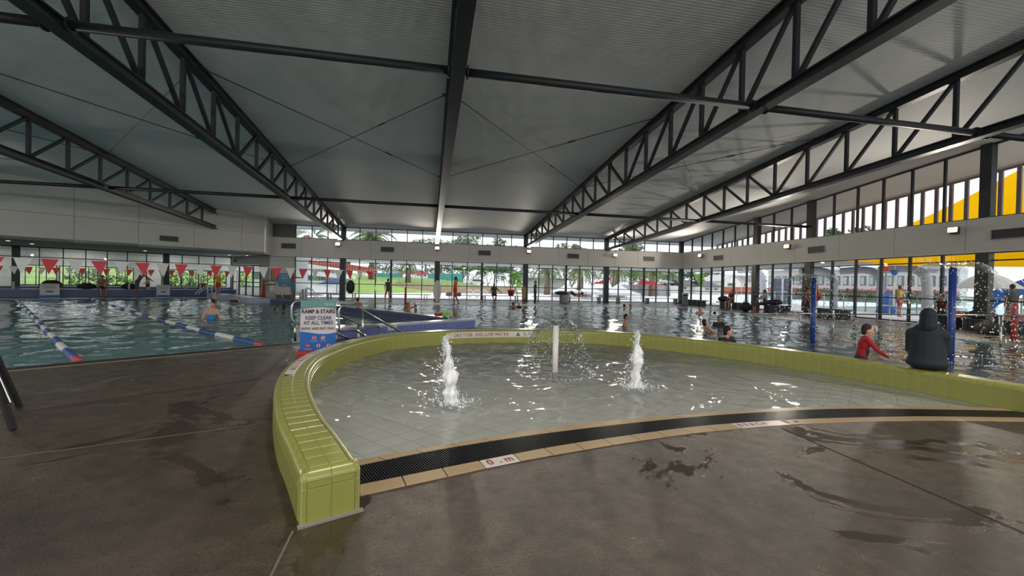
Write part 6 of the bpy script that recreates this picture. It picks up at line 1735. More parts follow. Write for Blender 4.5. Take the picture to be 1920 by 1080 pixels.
person('lifeguard in dark and orange clothing standing behind the left blue spray pole', g, (.7, -.5), dict(ual=(-.25, .3, -1), fal=(.1, .8, -.5)), h, 'brown', ('long', (52, 36, 34)), [('tee', (160, 108, 66)), ('pants', (58, 44, 52))], 'feet', .022)
person('woman in a dark top sitting on the nearest right-hand bench', on_bench(1768)+Vector((-.05, 0, 0)), (-1, -.4), dict(SIT, look=(.1, 1, -.2), fal=(.5, .9, -.1), far=(-.5, .9, -.1)), 1.68, 'tan', ('short', (44, 36, 38)), [('tank', (62, 40, 50)), ('pants', (44, 52, 52))], 'seat', .02)
# outside, behind the right glazing
person('man in a grey shirt standing outside behind the nearest right bay', Vector((25.0, 13.75, 0)), (.3, 1), None, 1.84, 'tan', ('short', (70, 62, 56)), [('tee', (88, 96, 104)), ('shorts', (150, 140, 130))], 'feet', .025)
person('seated person in dark clothes outside behind the nearest right column', Vector((24.3, 14.3, .45)), (-.3, -1), dict(SIT), 1.7, 'tan', ('bob', (44, 42, 46)), [('tee', (84, 88, 96)), ('pants', (70, 74, 80))], 'seat', .025)
person('child with a dark bottle outside at the right picture edge', Vector((25.2, 13.0, 0)), (-.2, 1), None, 1.3, 'tan', ('short', (40, 44, 44)), [('tee', (92, 96, 140))], 'feet', .025)
person('lifeguard in yellow and red standing outside by the play equipment', Vector((26.5, 19.3, 0)), (.4, -1), None, 1.75, 'tan', ('short', (60, 44, 40)), [('tee', (226, 160, 60)), ('shorts', (200, 70, 70))], 'feet', .025)
# rescue gear carried on the lifeguard behind the pole, boards carried by the girl
pg = G(1528, 593); pg.z = 0
t = thing('rescue_tube', 'red and yellow rescue tube held beside the left blue spray pole', 'float', pg+Vector((0, 0, 1)), 'rescue tubes')
a, b_ = PXY(1526, 535, pg), PXY(1530, 560, pg); b = MB(); b.cap(a, b_, .13, .13, 10); b.build('foam_tube', mat('rescue_red', (176, 48, 52), .5), t, True)
b = MB(); b.cap(a+Vector((.1, -.1, 0)), b_+Vector((.12, -.1, 0)), .05, .05, 8); b.build('yellow_edge', mat('rescue_yellow', (214, 160, 60), .5), t, True)
b = MB(); b.ell(PXY(1532, 556, pg), (.22, .2, .24)); b.build('red_pouch', mat('rescue_red', (176, 48, 52), .5), t, True)
gg = G(853, 571.5)
for k, (x, y, c, lb) in enumerate(((842.5, 551.5, (160, 146, 150), 'pale pinkish kickboard in the hand of the walking lifeguard girl'), (858.5, 552, (150, 82, 96), 'dull pink kickboard behind the walking lifeguard girl'))):
    kickboard(x, y, .42, .26, c, lb, gg, .2)

# ---- fuse every figure into one skin per part
if PENDING:
    for o, vx in PENDING:
        m = o.modifiers.new('fuse', 'REMESH'); m.mode = 'VOXEL'; m.voxel_size = vx; m.use_smooth_shade = True
        m = o.modifiers.new('soften', 'SMOOTH'); m.factor = .5; m.iterations = 4 if vx > .015 else (30 if o.name.startswith('hooded') else 10)
    dg = bpy.context.evaluated_depsgraph_get(); dg.update()
    for o, vx in PENDING:
        me = bpy.data.meshes.new_from_object(o.evaluated_get(dg)); old = o.data
        if len(me.polygons):
            me.polygons.foreach_set('use_smooth', [True]*len(me.polygons))
            mt = old.materials[0]; me.materials.clear(); me.materials.append(mt)
            o.modifiers.clear(); o.data = me
        else: o.modifiers.clear()
# ================================================================== outdoors
random.seed(21)
GRASS = mat('lawn_green', (122, 146, 72), .9, var=.2, vscale=.8)
PAVE = mat('pale_concrete_terrace', (232, 230, 226), .8, var=.04, vscale=.5)
BED = mat('mulch_garden_bed', (140, 120, 92), .9, var=.3, vscale=2)
def ground(name, quad, m, label):
    b = MB(); b.add(quad, [(0, 1, 2, 3)]); o = b.build(name, m, origin=False); struct(o, label)
ground('ground_terrace', [(-9.6, YF+.1, -.02), (90, YF+.1, -.02), (90, 96, -.02), (-9.6, 96, -.02)], PAVE, 'pale concrete terrace outside the far glazing')
ground('ground_side_terrace', [(XR+.1, -60, -.02), (90, -60, -.02), (90, YF+.1, -.02), (XR+.1, YF+.1, -.02)], PAVE, 'pale wet terrace outside the right glazing')
ground('ground_garden_bed', [(-14, 57.6, .0), (12.5, 57.6, .0), (12.5, 64, .98), (-14, 64, .98)], BED, 'brown mulched bed below the lawn')
def lawn_z(x, y):
    side = min(1, max(0, (14-x)/3))
    if y < 64: z = -.04+.84*max(0, (y-58)/6)
    else:
        q = min(1, (y-64)/24); k = 1-.80*min(1, max(0, (x-1)/9)); z = .80+1.5*q**.8*k
    return -.04+(z+.04)*side
mb = MB(); n = 16; m_ = 24; vs = []
for i in range(n+1):
    for j in range(m_+1):
        x, y = -45+60*j/m_, 58+36*i/n; vs.append((x, y, lawn_z(x, y)))
mb.add(vs, [(i*(m_+1)+j, i*(m_+1)+j+1, (i+1)*(m_+1)+j+1, (i+1)*(m_+1)+j) for i in range(n) for j in range(m_)]); struct(mb.build('ground_lawn', GRASS, None, True, origin=False), 'green lawn rising behind the terrace')
FARG = mat('dull_far_ground', (150, 152, 138), .9)
b = MB()
for x0, y0, x1, y1 in ((-300, 47, 300, 300), (21.9, -200, 300, 47), (-300, -200, 21.9, -9.3), (-300, -9.3, -34, 47)):
    b.quad((x0, y0, -.12), (x1, y0, -.12), (x1, y1, -.12), (x0, y1, -.12))
struct(b.build('ground_far', FARG, origin=False), 'distant dull ground around the hall')
# verandah roofs outside the glazing
VER = mat('pale_verandah_soffit', (200, 200, 198), .7)
def slabq(name, label, pts, th, m): b = MB(); b.slab(pts, th); return struct(b.build(name, m), label)
slabq('ceiling_verandah', 'pale verandah roof outside the far glazing', [(-9.6, YF+.2, 3.02), (-9.6, YF+4.6, 2.98), (27, YF+4.6, 2.98), (27, YF+.2, 3.02)][::-1], .16, VER)
slabq('ceiling_side_verandah', 'pale verandah roof outside the right glazing', [(XR+.2, 20.2, 3.02), (XR+.2, YF, 3.02), (XR+4.0, YF, 2.98), (XR+4.0, 20.2, 2.98)][::-1], .16, VER)
for i, (x, y) in enumerate(((-8.6, 35), (-5.3, 35.2), (-1.6, 36), (4.6, 36.5), (9.4, 35.2), (11.6, 36), (17.4, 36.6), (23.5, 28))):
    p = Vector((x, y, 2.955)); t = thing('verandah_light', 'small lit light under the verandah roof, '+('at its left end', 'near the left column', 'left of the middle column', 'above the lifeguard girl', 'above the kiosk', 'above the middle marquee', 'above the right marquee', 'outside the right wall')[i], 'lamp', p, 'verandah lights')
    b = MB(); b.lathe(p, [(.13, -.02), (.13, .03)], 14); b.build('trim_ring', LAMPM, t); b = MB(); b.lathe(p-Vector((0, 0, .03)), [(.1, -.008), (.1, .008)], 12); b.build('lens', dl_m, t)
# vertical fin screen at the edge of the right roof overhang
fs_ = thing('fin_screen', 'row of upright grey fins, lens-flare mauve painted in, at the roof edge outside the right clerestory', 'screen', (FIN_X, 18, 3.6))
FINM = mat('flare_tinted_grey_fin', (134, 118, 128), .5)  # purplish tint of lens flare put into the fin colour
y = 33.8
first = None
while y > 1:
    zt = roof_z(y)-.08; b = MB(); b.box((FIN_X, y, (3.75+zt)/2), (.10, .15, zt-3.75)); b.build('fin', FINM, fs_); y -= .62
b = MB(); b.bar((FIN_X, 34, 3.75), (FIN_X, 1, 3.75), .14, .16); b.build('bottom_rail', FINM, fs_)
b = MB(); b.bar((FIN_X, 34, roof_z(34)-.1), (FIN_X, 1, roof_z(1)-.1), .12, .1); b.build('top_rail', FINM, fs_)
for yy in (33, 24.7, 12.8, 4):
    b = MB(); b.box((FIN_X, yy, 1.83), (.2, .2, 3.7)); b.build('post', STEEL, fs_)

# ------------------------------------------------------------------ trees
BARK = mat('grey_brown_bark', (112, 96, 80), .9, var=.2, vscale=5)
def leaf_mat(name, c):
    m = mat(name, c, .75, 0, .25, var=.35, vscale=.9); return m
LEAFS = [leaf_mat('gum_leaf', (118, 132, 96)), leaf_mat('dark_leaf', (74, 98, 60)), leaf_mat('bright_leaf', (124, 172, 62)), leaf_mat('shrub_leaf', (96, 122, 70))]
def leafy(mb, c, rad, n, size, rnd):
    for _ in range(n):
        d = Vector((rnd.gauss(0, 1), rnd.gauss(0, 1), rnd.gauss(0, 1))).normalized(); r = (.55+.45*rnd.random())
        p = Vector(c)+Vector((d.x*rad[0]*r, d.y*rad[1]*r, d.z*rad[2]*r))
        a = Vector((rnd.gauss(0, 1), rnd.gauss(0, 1), rnd.gauss(0, .6))).normalized(); b_ = a.cross(Vector((rnd.gauss(0, 1), rnd.gauss(0, 1), rnd.gauss(0, 1)))).normalized()
        s = size*(.6+.8*rnd.random())
        mb.add([p-a*s, p-b_*s*.45, p+a*s, p+b_*s*.45], [(0, 1, 2, 3)])
def tree(px, ptop, Y, wpx, label, kind=0, clusters=9, seed=0, zb_=0.5, low=None, name='gum_tree', dens=130):
    rnd = random.Random(seed+px); top = onY(px, ptop, Y); x = top.x; h = top.z; w = wpx/FPX*Y*.5
    zb = lawn_z(x, Y) if 58 < Y <= 94 and -45 < x < 14 else -.1
    t = thing(name, label, 'tree', (x, Y, zb))
    hb = low if low is not None else h*.55
    tr = MB(); tr.tube(catmull([(x, Y, zb-.3), (x+.2, Y, hb*.5), (x-.1, Y, hb+.2*(h-hb)), (x, Y, h*.9)], 4), [max(.05, .02*h)*(1-.75*i/12) for i in range(13)], 8)
    for k in range(4):
        a = rnd.random()*6.28; tr.tube([(x, Y, hb*.8+.3*k), (x+math.cos(a)*w*.35, Y+math.sin(a)*w*.3, hb+(h-hb)*.35), (x+math.cos(a)*w*.7, Y+math.sin(a)*w*.5, hb+(h-hb)*.6)], [.012*h, .008*h, .003*h], 6)
    tr.build('trunk', BARK, t, True)
    cr_ = MB()
    for k in range(clusters):
        a = rnd.random()*6.28; q = math.sqrt(rnd.random()); cz = hb+(h-hb)*(.25+.62*rnd.random()**.7); fall = 1-.55*max(0, (cz-hb)/(h-hb)-.4)
        leafy(cr_, (x+math.cos(a)*w*q*.8*fall, Y+math.sin(a)*w*q*.6, cz), (w*.42, w*.4, (h-hb)*.17), dens, .016*h+.1, rnd)
    stuff(cr_.build('foliage', LEAFS[kind], t))
tree(798, 446, 118, 72, 'gum tree crown above the bulkhead left of the middle truss', 0, 11, 1, 2)
tree(868, 439, 122, 92, 'widest gum tree crown seen right of the middle truss', 0, 13, 2, 2)
tree(928, 446, 120, 60, 'rounded gum tree crown in the clerestory left of the right truss', 0, 10, 3, 2)
tree(962, 459, 125, 50, 'low gum tree crown just left of the right truss', 0, 8, 4, 2)
tree(1058, 456, 118, 70, 'gum tree crown seen right of the right truss', 0, 10, 5, 2)
tree(1085, 455, 122, 40, 'gum tree with a small domed crown in the clerestory', 0, 8, 6, 2)
tree(1182, 452, 112, 70, 'gum tree behind the right-most truss end', 0, 10, 7, 1)
tree(1575, 428, 70, 70, 'dark pine-like tree seen between the fins', 1, 10, 8, 0)
tree(1612, 424, 74, 60, 'second dark pine-like tree between the fins', 1, 9, 9, 0)
tree(1930, 335, 40, 130, 'dark tree at the right picture edge above the bulkhead', 1, 12, 10, 0)
tree(905, 498, 92, 60, 'leafy street tree beside the white car', 3, 10, 11, 1, 3.0, 'street_tree')
tree(945, 497, 88, 64, 'dark leafy street tree right of the white car', 1, 10, 12, 1, 2.4, 'street_tree')
tree(870, 498, 100, 50, 'pale leafy street tree left of the white car', 3, 9, 13, 1, 3.2, 'street_tree')
tree(968, 510, 50, 30, 'bright green leafy tree by the right-middle column', 2, 10, 14, .3, .6, 'garden_tree', 160)
tree(1245, 500, 70, 70, 'yellow green tree behind the arched pavilion', 3, 10, 15, 0, 1.5, 'garden_tree')
tree(1315, 512, 80, 24, 'light green conifer left of the white gabled house', 2, 8, 16, 0, 1.0, 'garden_tree')
tree(1200, 496, 84, 90, 'broad tree behind the red sails', 3, 12, 17, 0, 2.0, 'garden_tree')
tree(1290, 505, 95, 60, 'tree behind the dark roofed house', 1, 9, 18, 0, 2.0, 'garden_tree')
tree(1470, 505, 75, 60, 'tree behind the dark panelled shed', 3, 9, 19, 0, 2.0, 'garden_tree')
tree(560, 470, 95, 70, 'tree beyond the white building', 1, 9, 20, 2, 3.0, 'garden_tree')
belt = [(705, 'above the left teal netting'), (742, 'left of the lawn palm'), (790, 'above the red and white banner'), (835, 'above the right teal netting'), (880, 'straight behind the white car'), (915, 'right behind the white car'), (958, 'behind the bright green tree'),
        (1000, 'behind the man in dark clothes'), (1035, 'behind the left marquee'), (1072, 'between the left and middle marquees'), (1112, 'behind the middle marquee'), (1150, 'behind the right marquee'), (1188, 'left of the arched pavilion'), (1228, 'behind the arched pavilion'), (1262, 'at the far corner column'), (1335, 'behind the low dark roofed house'), (1410, 'behind the shuttered house')]
for i, (px, lb) in enumerate(belt):
    tree(px, 486+(i*7) % 9, 104+(i*5) % 14, 62, 'background tree of the far tree belt, '+lb, (1, 3, 1)[i % 3], 10, 50+i, 0, .6, 'belt_tree', 95)
FROND = mat('palm_frond_green', (118, 132, 84), .6, var=.25, vscale=1.2)
def frond_mesh(L, droop):
    mb = MB(); n = 15; pts = []
    for i in range(n+1):
        q = i/n; pts.append(Vector((L*q*(1-.22*droop*q*q), 0, L*(.55*q-droop*.95*q*q))))
    mb.tube(pts, [.035*(1-q/n*.9) for q in range(n+1)], 5)
    for i in range(1, n+1):
        for sgn in (-1, 1):
            for e_ in (0, .5):
                if i+e_ > n: continue
                p = pts[i] if e_ == 0 else (pts[i].lerp(pts[min(n, i+1)], .5)); d = (pts[i]-pts[i-1]).normalized(); ln = L*.20*math.sin(math.pi*(.12+.82*(i+e_)/(n+1)))
                tip = p+Vector((0, sgn, 0))*ln*.8+d*ln*.65-Vector((0, 0, 1))*ln*.45; w = d*.03*L*.35
                mb.add([p-w, p+w, tip], [(0, 1, 2)])
    return mb
FR0 = frond_mesh(1.0, .9)
def palm(px, cy, Y, wpx, label, zb=0.5, n=34, seed=0, trunk=.42):
    rnd = random.Random(seed*7+px); c = onY(px, cy, Y); zb = lawn_z(c.x, Y) if 58 < Y <= 94 and -45 < c.x < 14 else -.1; L = wpx/FPX*Y*.58
    t = thing('date_palm', label, 'palm', (c.x, Y, zb), 'date palms')
    k = MB(); k.tube([(c.x, Y, zb-.3), (c.x+.1, Y, zb+(c.z-zb)*.5), (c.x, Y, c.z)], [trunk*1.15, trunk, trunk*.9], 12); k.build('trunk', BARK, t, True)
    k = MB(); k.ell((c.x, Y, c.z), (trunk*1.3, trunk*1.3, trunk*1.5)); k.build('crown_base', BARK, t, True)
    proto = None
    for i in range(n):
        a = i*2.399+rnd.uniform(-.2, .2); q = (i+.5)/n; el = R(62-98*q+rnd.uniform(-8, 8))
        if proto is None:
            proto = FR0.build('frond', FROND, t, False, origin=False)
            o = proto
        else:
            o = proto.copy(); COL.objects.link(o)
        o.parent = t; o.location = Vector((c.x, Y, c.z))-Vector((c.x, Y, zb)); o.rotation_euler = (0, -el+R(20), a); o.scale = (L*rnd.uniform(.85, 1.1),)*3
palm(697, 446, 72, 92, 'tall date palm with a wide drooping crown left of the middle truss', 1.2, 40, 1)
palm(590, 448, 66, 66, 'date palm behind the left truss end, above the white building', 1, 34, 2)
palm(652, 458, 76, 60, 'date palm half hidden by the left column', 1.2, 32, 3)
palm(826, 466, 100, 40, 'small distant palm just right of the middle truss', 2, 26, 4)
palm(1026, 503, 58, 74, 'date palm behind the left marquee', .3, 34, 5)
palm(1088, 501, 57, 84, 'date palm behind the middle marquee', .3, 36, 6)
palm(1153, 503, 59, 74, 'date palm behind the right marquee', .3, 34, 7)
palm(1222, 506, 60, 70, 'date palm behind the arched pavilion', .3, 34, 8)
palm(765, 494, 70, 50, 'date palm on the lawn before the red and white banner', 1.2, 30, 9)
# ------------------------------------------------------------------ lawn edge: netting, banner, bare posts, car, hoops
NET = mat('teal_shade_netting', (62, 158, 152), .8)
def fence_net(pxs, top, Y, label, z_low):
    t = thing('netting_fence', label, 'fence', onY(pxs[0], top, Y)); 
    for a, b_ in zip(pxs, pxs[1:]):
        p, q = onY(a, top, Y), onY(b_-.6, top+.4, Y); z0 = lawn_z((p.x+q.x)/2, min(90, Y))-.1
        k = MB(); k.bar((p.x, Y, (z0+p.z)/2), (q.x, Y, (z0+p.z)/2), .05, p.z-z0); k.build('net_panel', NET, t)
        k = MB(); k.box((p.x, Y+.06, (z0+p.z)/2), (.12, .1, p.z-z0+.3)); k.build('post', BRAIL, t)
fence_net([690, 702, 716, 730, 744, 755], 512, 86, 'teal netting fence on the lawn, left of the banner', 2)
fence_net([803, 815, 828, 842, 856, 868], 512.5, 86, 'teal netting fence on the lawn, right of the banner', 2)
p, q = onY(755, 508, 85), onY(802, 520, 85); t = thing('banner_fence', 'red and white banner between the teal netting fences', 'banner', ((p.x+q.x)/2, 85, 2))
k = MB(); k.box(((p.x+q.x)/2, 85, (p.z+q.z)/2+.3), (q.x-p.x, .06, (p.z-q.z)*.55)); k.build('red_cloth', mat('banner_red', (196, 84, 92), .7), t)
k = MB(); k.box(((p.x+q.x)/2, 85, q.z-.2), (q.x-p.x, .06, (p.z-q.z)*.5)); k.build('white_cloth', mat('banner_white', (226, 224, 222), .7), t)
for x in (p.x, (p.x+q.x)/2, q.x): k = MB(); k.box((x, 85.05, 2.5), (.1, .1, 3.2)); k.build('post', BRAIL, t)
# white car
c = onY(893, 535.5, 100); z0 = lawn_z(c.x, 90)
slabq('ground_road', 'pale road behind the lawn', [(-40, 90, lawn_z(-40, 90)), (50, 90, lawn_z(50, 90)), (50, 112, lawn_z(50, 90)), (-40, 112, lawn_z(-40, 90))][::-1], .05, mat('pale_asphalt', (150, 150, 150), .8)) if False else None
z0 = c.z
t = thing('car', 'white car parked beyond the lawn', 'car', (c.x, 100, z0)); k = MB()
prof = [(-2.1, .35), (-2.15, .8), (-1.85, 1.0), (-1.15, 1.55), (.6, 1.6), (1.35, 1.05), (2.0, .92), (2.15, .6), (2.1, .35)]
nf = len(prof); vs = [(c.x+a, 99.2, z0+b_) for a, b_ in prof]+[(c.x+a, 100.8, z0+b_) for a, b_ in prof]
k.add(vs, [tuple(range(nf))[::-1], tuple(range(nf, 2*nf))]+[(i, (i+1) % nf, nf+(i+1) % nf, nf+i) for i in range(nf)]); k.build('body', mat('white_car_paint', (226, 228, 230), .25), t)
k = MB(); k.prism([(c.x-1.0, 99.17), (c.x+1.1, 99.17), (c.x+1.1, 100.83), (c.x-1.0, 100.83)], z0+1.08, z0+1.46); k.build('windows', mat('dark_car_glass', (50, 58, 66), .1), t)
for a in (-1.3, 1.3):
    for yy in (99.2, 100.6): k = MB(); k.tube([(c.x+a, yy, z0+.34), (c.x+a, yy+.2, z0+.34)], .34, 14); k.build('wheel', mat('tyre', (40, 40, 42), .7), t)
k = MB(); k.box((c.x, 100, z0-.5), (6, 4, 1.0)); k.build('kerb_pad', GRASS, None); o = bpy.data.objects['kerb_pad']; struct(o, 'grassy verge under the parked car'); o.name = 'ground_verge'
HOOP = mat('white_hoop_steel', (232, 232, 230), .4)
for i, x in enumerate((880.5, 894.5, 907.5)):
    g = onY(x, 556, 41.5); t = thing('cycle_hoop', 'white round hoop rack on the terrace, %s of three' % ('left', 'middle', 'right')[i], 'rack', (g.x, 41.5, 0), 'white hoop racks')
    k = MB(); k.tube([(g.x+.33*math.cos(6.283*j/20), 41.5, .42+.33*math.sin(6.283*j/20)) for j in range(20)], .035, 8, True); k.build('hoop', HOOP, t, True)
    for j in range(3): a = j*1.05; k = MB(); k.tube([(g.x+.31*math.cos(a), 41.5, .42+.31*math.sin(a)), (g.x-.31*math.cos(a), 41.5, .42-.31*math.sin(a))], .014, 6); k.build('spoke', HOOP, t)
    k = MB(); k.box((g.x, 41.5, .03), (.3, .12, .08)); k.build('foot', HOOP, t)
# ------------------------------------------------------------------ white building, blue parasol
WB = mat('white_render', (222, 222, 222), .7); TERRA = mat('terracotta_batten', (176, 92, 72), .7)
a, b_ = onY(545, 545, 49), onY(626, 545, 49)
bd = thing('white_building', 'low white building with glass front and terracotta battens outside the left bay', 'building', ((a.x+b_.x)/2, 52, 0))
k = MB(); k.prism([(a.x-4, 49), (b_.x, 49), (b_.x, 58), (a.x-4, 58)], 0, 1.3); k.build('lower_wall', WB, bd)
k = MB(); k.prism([(a.x-4, 49.4), (b_.x-.1, 49.4), (b_.x-.1, 58), (a.x-4, 58)], 1.3, 2.55); k.build('glass_band', mat('grey_glass_front', (116, 136, 134), .15), bd)
n = 7
for i in range(n+1):
    x = a.x-.5+(b_.x-a.x+.4)*i/n; k = MB(); k.box((x, 49.33, 1.92), (.14 if i % 2 else .3, .12, 1.26)); k.build('window_post', mat('grey_window_post', (150, 156, 158), .5), bd)
    if i < n and i % 2 == 0: k = MB(); k.box((x+(b_.x-a.x)/n/2, 49.36, 1.92), ((b_.x-a.x)/n*.7, .04, 1.15)); k.build('pane', mat('green_pane', (150, 176, 140), .1), bd)
k = MB(); p0, p1 = onY(535, 500, 48.6), onY(640, 521, 48.6); k.add([(p0.x-4, 48.6, p0.z+.4), (p1.x, 48.6, p1.z+.35), (p1.x, 58, p1.z+.35), (p0.x-4, 58, p0.z+.4), (p0.x-4, 48.6, 2.5), (p1.x, 48.6, p1.z-.1), (p1.x, 58, p1.z-.1), (p0.x-4, 58, 2.5)], [(0, 1, 2, 3), (4, 7, 6, 5), (0, 4, 5, 1), (1, 5, 6, 2), (2, 6, 7, 3), (3, 7, 4, 0)]); k.build('roof_fascia', WB, bd)
for i in range(26):
    q = i/25; x = p0.x+2.2+(p1.x+3.6-p0.x-2.2)*q; zt = p0.z+.7-(p0.z-p1.z)*q*.9; k = MB(); k.box((x, 48.3, zt), (.33, .12, .62)); k.build('batten', TERRA, bd)
k = MB(); pa, pb_ = onY(556, 548, 46.5), onY(640, 559, 46.5); k.add([(pa.x-3, 46.5, 0), (pb_.x, 46.5, 0), (pb_.x, 46.7, 0), (pa.x-3, 46.7, 0), (pa.x-3, 46.5, 1.35), (pb_.x, 46.5, .5), (pb_.x, 46.7, .5), (pa.x-3, 46.7, 1.35)], [(0, 1, 2, 3), (4, 5, 6, 7), (0, 1, 5, 4), (1, 2, 6, 5), (2, 3, 7, 6), (3, 0, 4, 7)]); k.build('ramp_wall_outside', WB, bd)
a2 = onY(553, 432, 52)
t = thing('curved_roof', 'white curved roof with red stripes seen through the left end of the clerestory', 'building', (a2.x, 60, 4))
pts = [onY(x, y, 60) for x, y in ((540, 448), (553, 436), (566, 431), (578, 434), (590, 445), (600, 456))]
k = MB()
for i, (p_, q_) in enumerate(zip(pts, pts[1:])): k.bar(p_, q_, 3, .35, up=(0, 0, 1))
k.build('roof_band', WB, t)
for i in range(4): p_ = onY(570+4*i, 449, 60); k = MB(); k.box((p_.x, 60.3, p_.z), (.14, .1, 1.2)); k.build('red_batten', TERRA, t)
k = MB(); p_ = onY(570, 470, 60); k.box((p_.x, 61, p_.z/2), (5, 2, p_.z)); k.build('wall', WB, t)
def parasol(px, ptop, peave, Y, wpx, col, label, n=8, zb=0.0, pole_px=None):
    tp = onY(px, ptop, Y); ev = onY(px, peave, Y).z; w = wpx/FPX*Y*.5
    t = thing('parasol', label, 'umbrella', (tp.x, Y, zb)); m = mat('parasol_%d_%d_%d' % col, col, .8)
    for i in range(n):
        a_, b2 = 6.2832*i/n, 6.2832*(i+1)/n
        k = MB(); r0 = []
        for q in (0.02, .5, 1):
            for ang in (a_, (a_+b2)/2, b2):
                sag = .06*w*math.sin(math.pi*q) - (.04*w*q if ang not in (a_, b2) else 0)*0
                r0.append((tp.x+w*q*math.cos(ang)*(1 if ang in (a_, b2) else .965), Y+w*q*math.sin(ang)*(1 if ang in (a_, b2) else .965), tp.z-(tp.z-ev)*q**1.25+0*sag))
        k.add(r0, [(0, 1, 4, 3), (1, 2, 5, 4), (3, 4, 7, 6), (4, 5, 8, 7)]); k.build('canopy_panel', m, t)
        k = MB(); k.tube([(tp.x, Y, tp.z-.06), (tp.x+w*math.cos(a_)*.98, Y+w*math.sin(a_)*.98, ev-.03)], .015, 5); k.build('rib', BRAIL, t)
    k = MB(); k.lathe((tp.x, Y, zb), [(.035, 0), (.035, tp.z-zb+.08)], 10); k.build('pole', BRAIL, t)
    k = MB(); k.lathe((tp.x, Y, zb), [(.35, 0), (.35, .06), (.08, .1)], 14); k.build('base', BRAIL, t)
    return t
parasol(632, 521.5, 533, 44, 64, (44, 70, 122), 'navy parasol on the terrace behind the left column', 8)
# ------------------------------------------------------------------ marquees and sails
TENT = mat('white_marquee_cloth', (228, 228, 232), .8)
def marquee(px, peak, eave, wpx, Y, label):
    tp = onY(px, peak, Y); ev = onY(px, eave, Y).z; w = wpx/FPX*Y*.5; t = thing('marquee', label, 'tent', (tp.x, Y, 0), 'white marquees')
    cs = [(-w, -1.7), (w, -1.7), (w, 1.7), (-w, 1.7)]
    for i in range(4):
        (xa, ya_), (xb_, yb_) = cs[i], cs[(i+1) % 4]
        A = Vector((tp.x+xa, Y+ya_, ev)); B = Vector((tp.x+xb_, Y+yb_, ev)); k = MB(); rows = []
        for q in (0, .35, .7, 1):
            s_ = (1-q)**1.35 if q < 1 else 0
            rows.append((Vector((tp.x, Y, tp.z)).lerp(A, 1-q)-Vector((0, 0, (tp.z-ev)*.22*math.sin(math.pi*q))), Vector((tp.x, Y, tp.z)).lerp(B, 1-q)-Vector((0, 0, (tp.z-ev)*.22*math.sin(math.pi*q)))))
        k.add([v for r_ in rows for v in r_], [(0, 1, 3, 2), (2, 3, 5, 4), (4, 5, 7, 6)]); k.build('roof_panel', TENT, t)
        k = MB(); k.bar(A-Vector((0, 0, .12)), B-Vector((0, 0, .12)), .02, .26); k.build('valance', TENT, t)
        k = MB(); k.box((A.x, A.y, ev/2), (.05, .05, ev)); k.build('leg', BRAIL, t)
    k = MB(); k.box((tp.x, Y+1.65, ev*.42), (2*w*.9, .03, ev*.7)); k.build('back_wall', TENT, t)
marquee(1062, 532, 545.5, 44, 43, 'white peaked marquee on the terrace, left one')
marquee(1105, 531.5, 547, 38, 43, 'white peaked marquee on the terrace, middle one')
marquee(1160, 531, 549, 66, 43, 'white peaked marquee on the terrace, widest one on the right')
def fabric(name, c):
    m = bpy.data.materials.new(name); m.use_nodes = True; nt = m.node_tree; nt.nodes.clear(); o = nt.nodes.new('ShaderNodeOutputMaterial')
    d = nt.nodes.new('ShaderNodeBsdfDiffuse'); tr = nt.nodes.new('ShaderNodeBsdfTranslucent'); mx = nt.nodes.new('ShaderNodeMixShader')
    d.inputs[0].default_value = srgb(*c); tr.inputs[0].default_value = srgb(*c); mx.inputs[0].default_value = .62
    nt.links.new(d.outputs[0], mx.inputs[1]); nt.links.new(tr.outputs[0], mx.inputs[2]); nt.links.new(mx.outputs[0], o.inputs[0]); return m
def sail(corners, m, label, posts=True, name='shade_sail', cat='shade sail', cw=(1, 1, 1)):
    A, B, C = [Vector(p) for p in corners[:3]]; n = 10; t = thing(name, label, cat, ((A+B+C)/3)); k = MB(); idx = {}; vs = []
    for i in range(n+1):
        for j in range(n+1-i):
            a_, b2 = i/n, j/n; c2 = 1-a_-b2; p = A*a_+B*b2+C*c2; inward = ((A+B+C)/3-p)*(.32*(4*(cw[0]*a_*b2*(c2 < .02)+cw[1]*b2*c2*(a_ < .02)+cw[2]*a_*c2*(b2 < .02)))*.5)
            p = p+inward-Vector((0, 0, .5*a_*b2*c2*9*cw[1])); idx[i, j] = len(vs); vs.append(p)
    fs = []
    for i in range(n):
        for j in range(n-i):
            fs.append((idx[i, j], idx[i+1, j], idx[i, j+1]))
            if j < n-i-1: fs.append((idx[i+1, j], idx[i+1, j+1], idx[i, j+1]))
    k.add(vs, fs); k.build('cloth', m, t, True)
    if posts:
        for p in (A, B, C): q = MB(); o2 = (p-(A+B+C)/3); o2.z = 0; o2 = o2.normalized()*.25; q.tube([(p.x+o2.x, p.y+o2.y, 0), (p.x+o2.x, p.y+o2.y, p.z+.1)], .06, 8); q.build('post', BRAIL, t); q = MB(); q.tube([p, p+o2], .012, 5); q.build('tie_cable', BRAIL, t)
REDS = fabric('red_sail_cloth', (196, 62, 76))
sail([onY(1106, 533, 58), onY(1149, 518, 56), onY(1140, 533, 60)], REDS, 'red shade sail behind the middle marquee')
sail([onY(1190, 534, 56), onY(1204, 523, 60), onY(1247, 535, 56)], REDS, 'red shade sail in front of the arched pavilion')
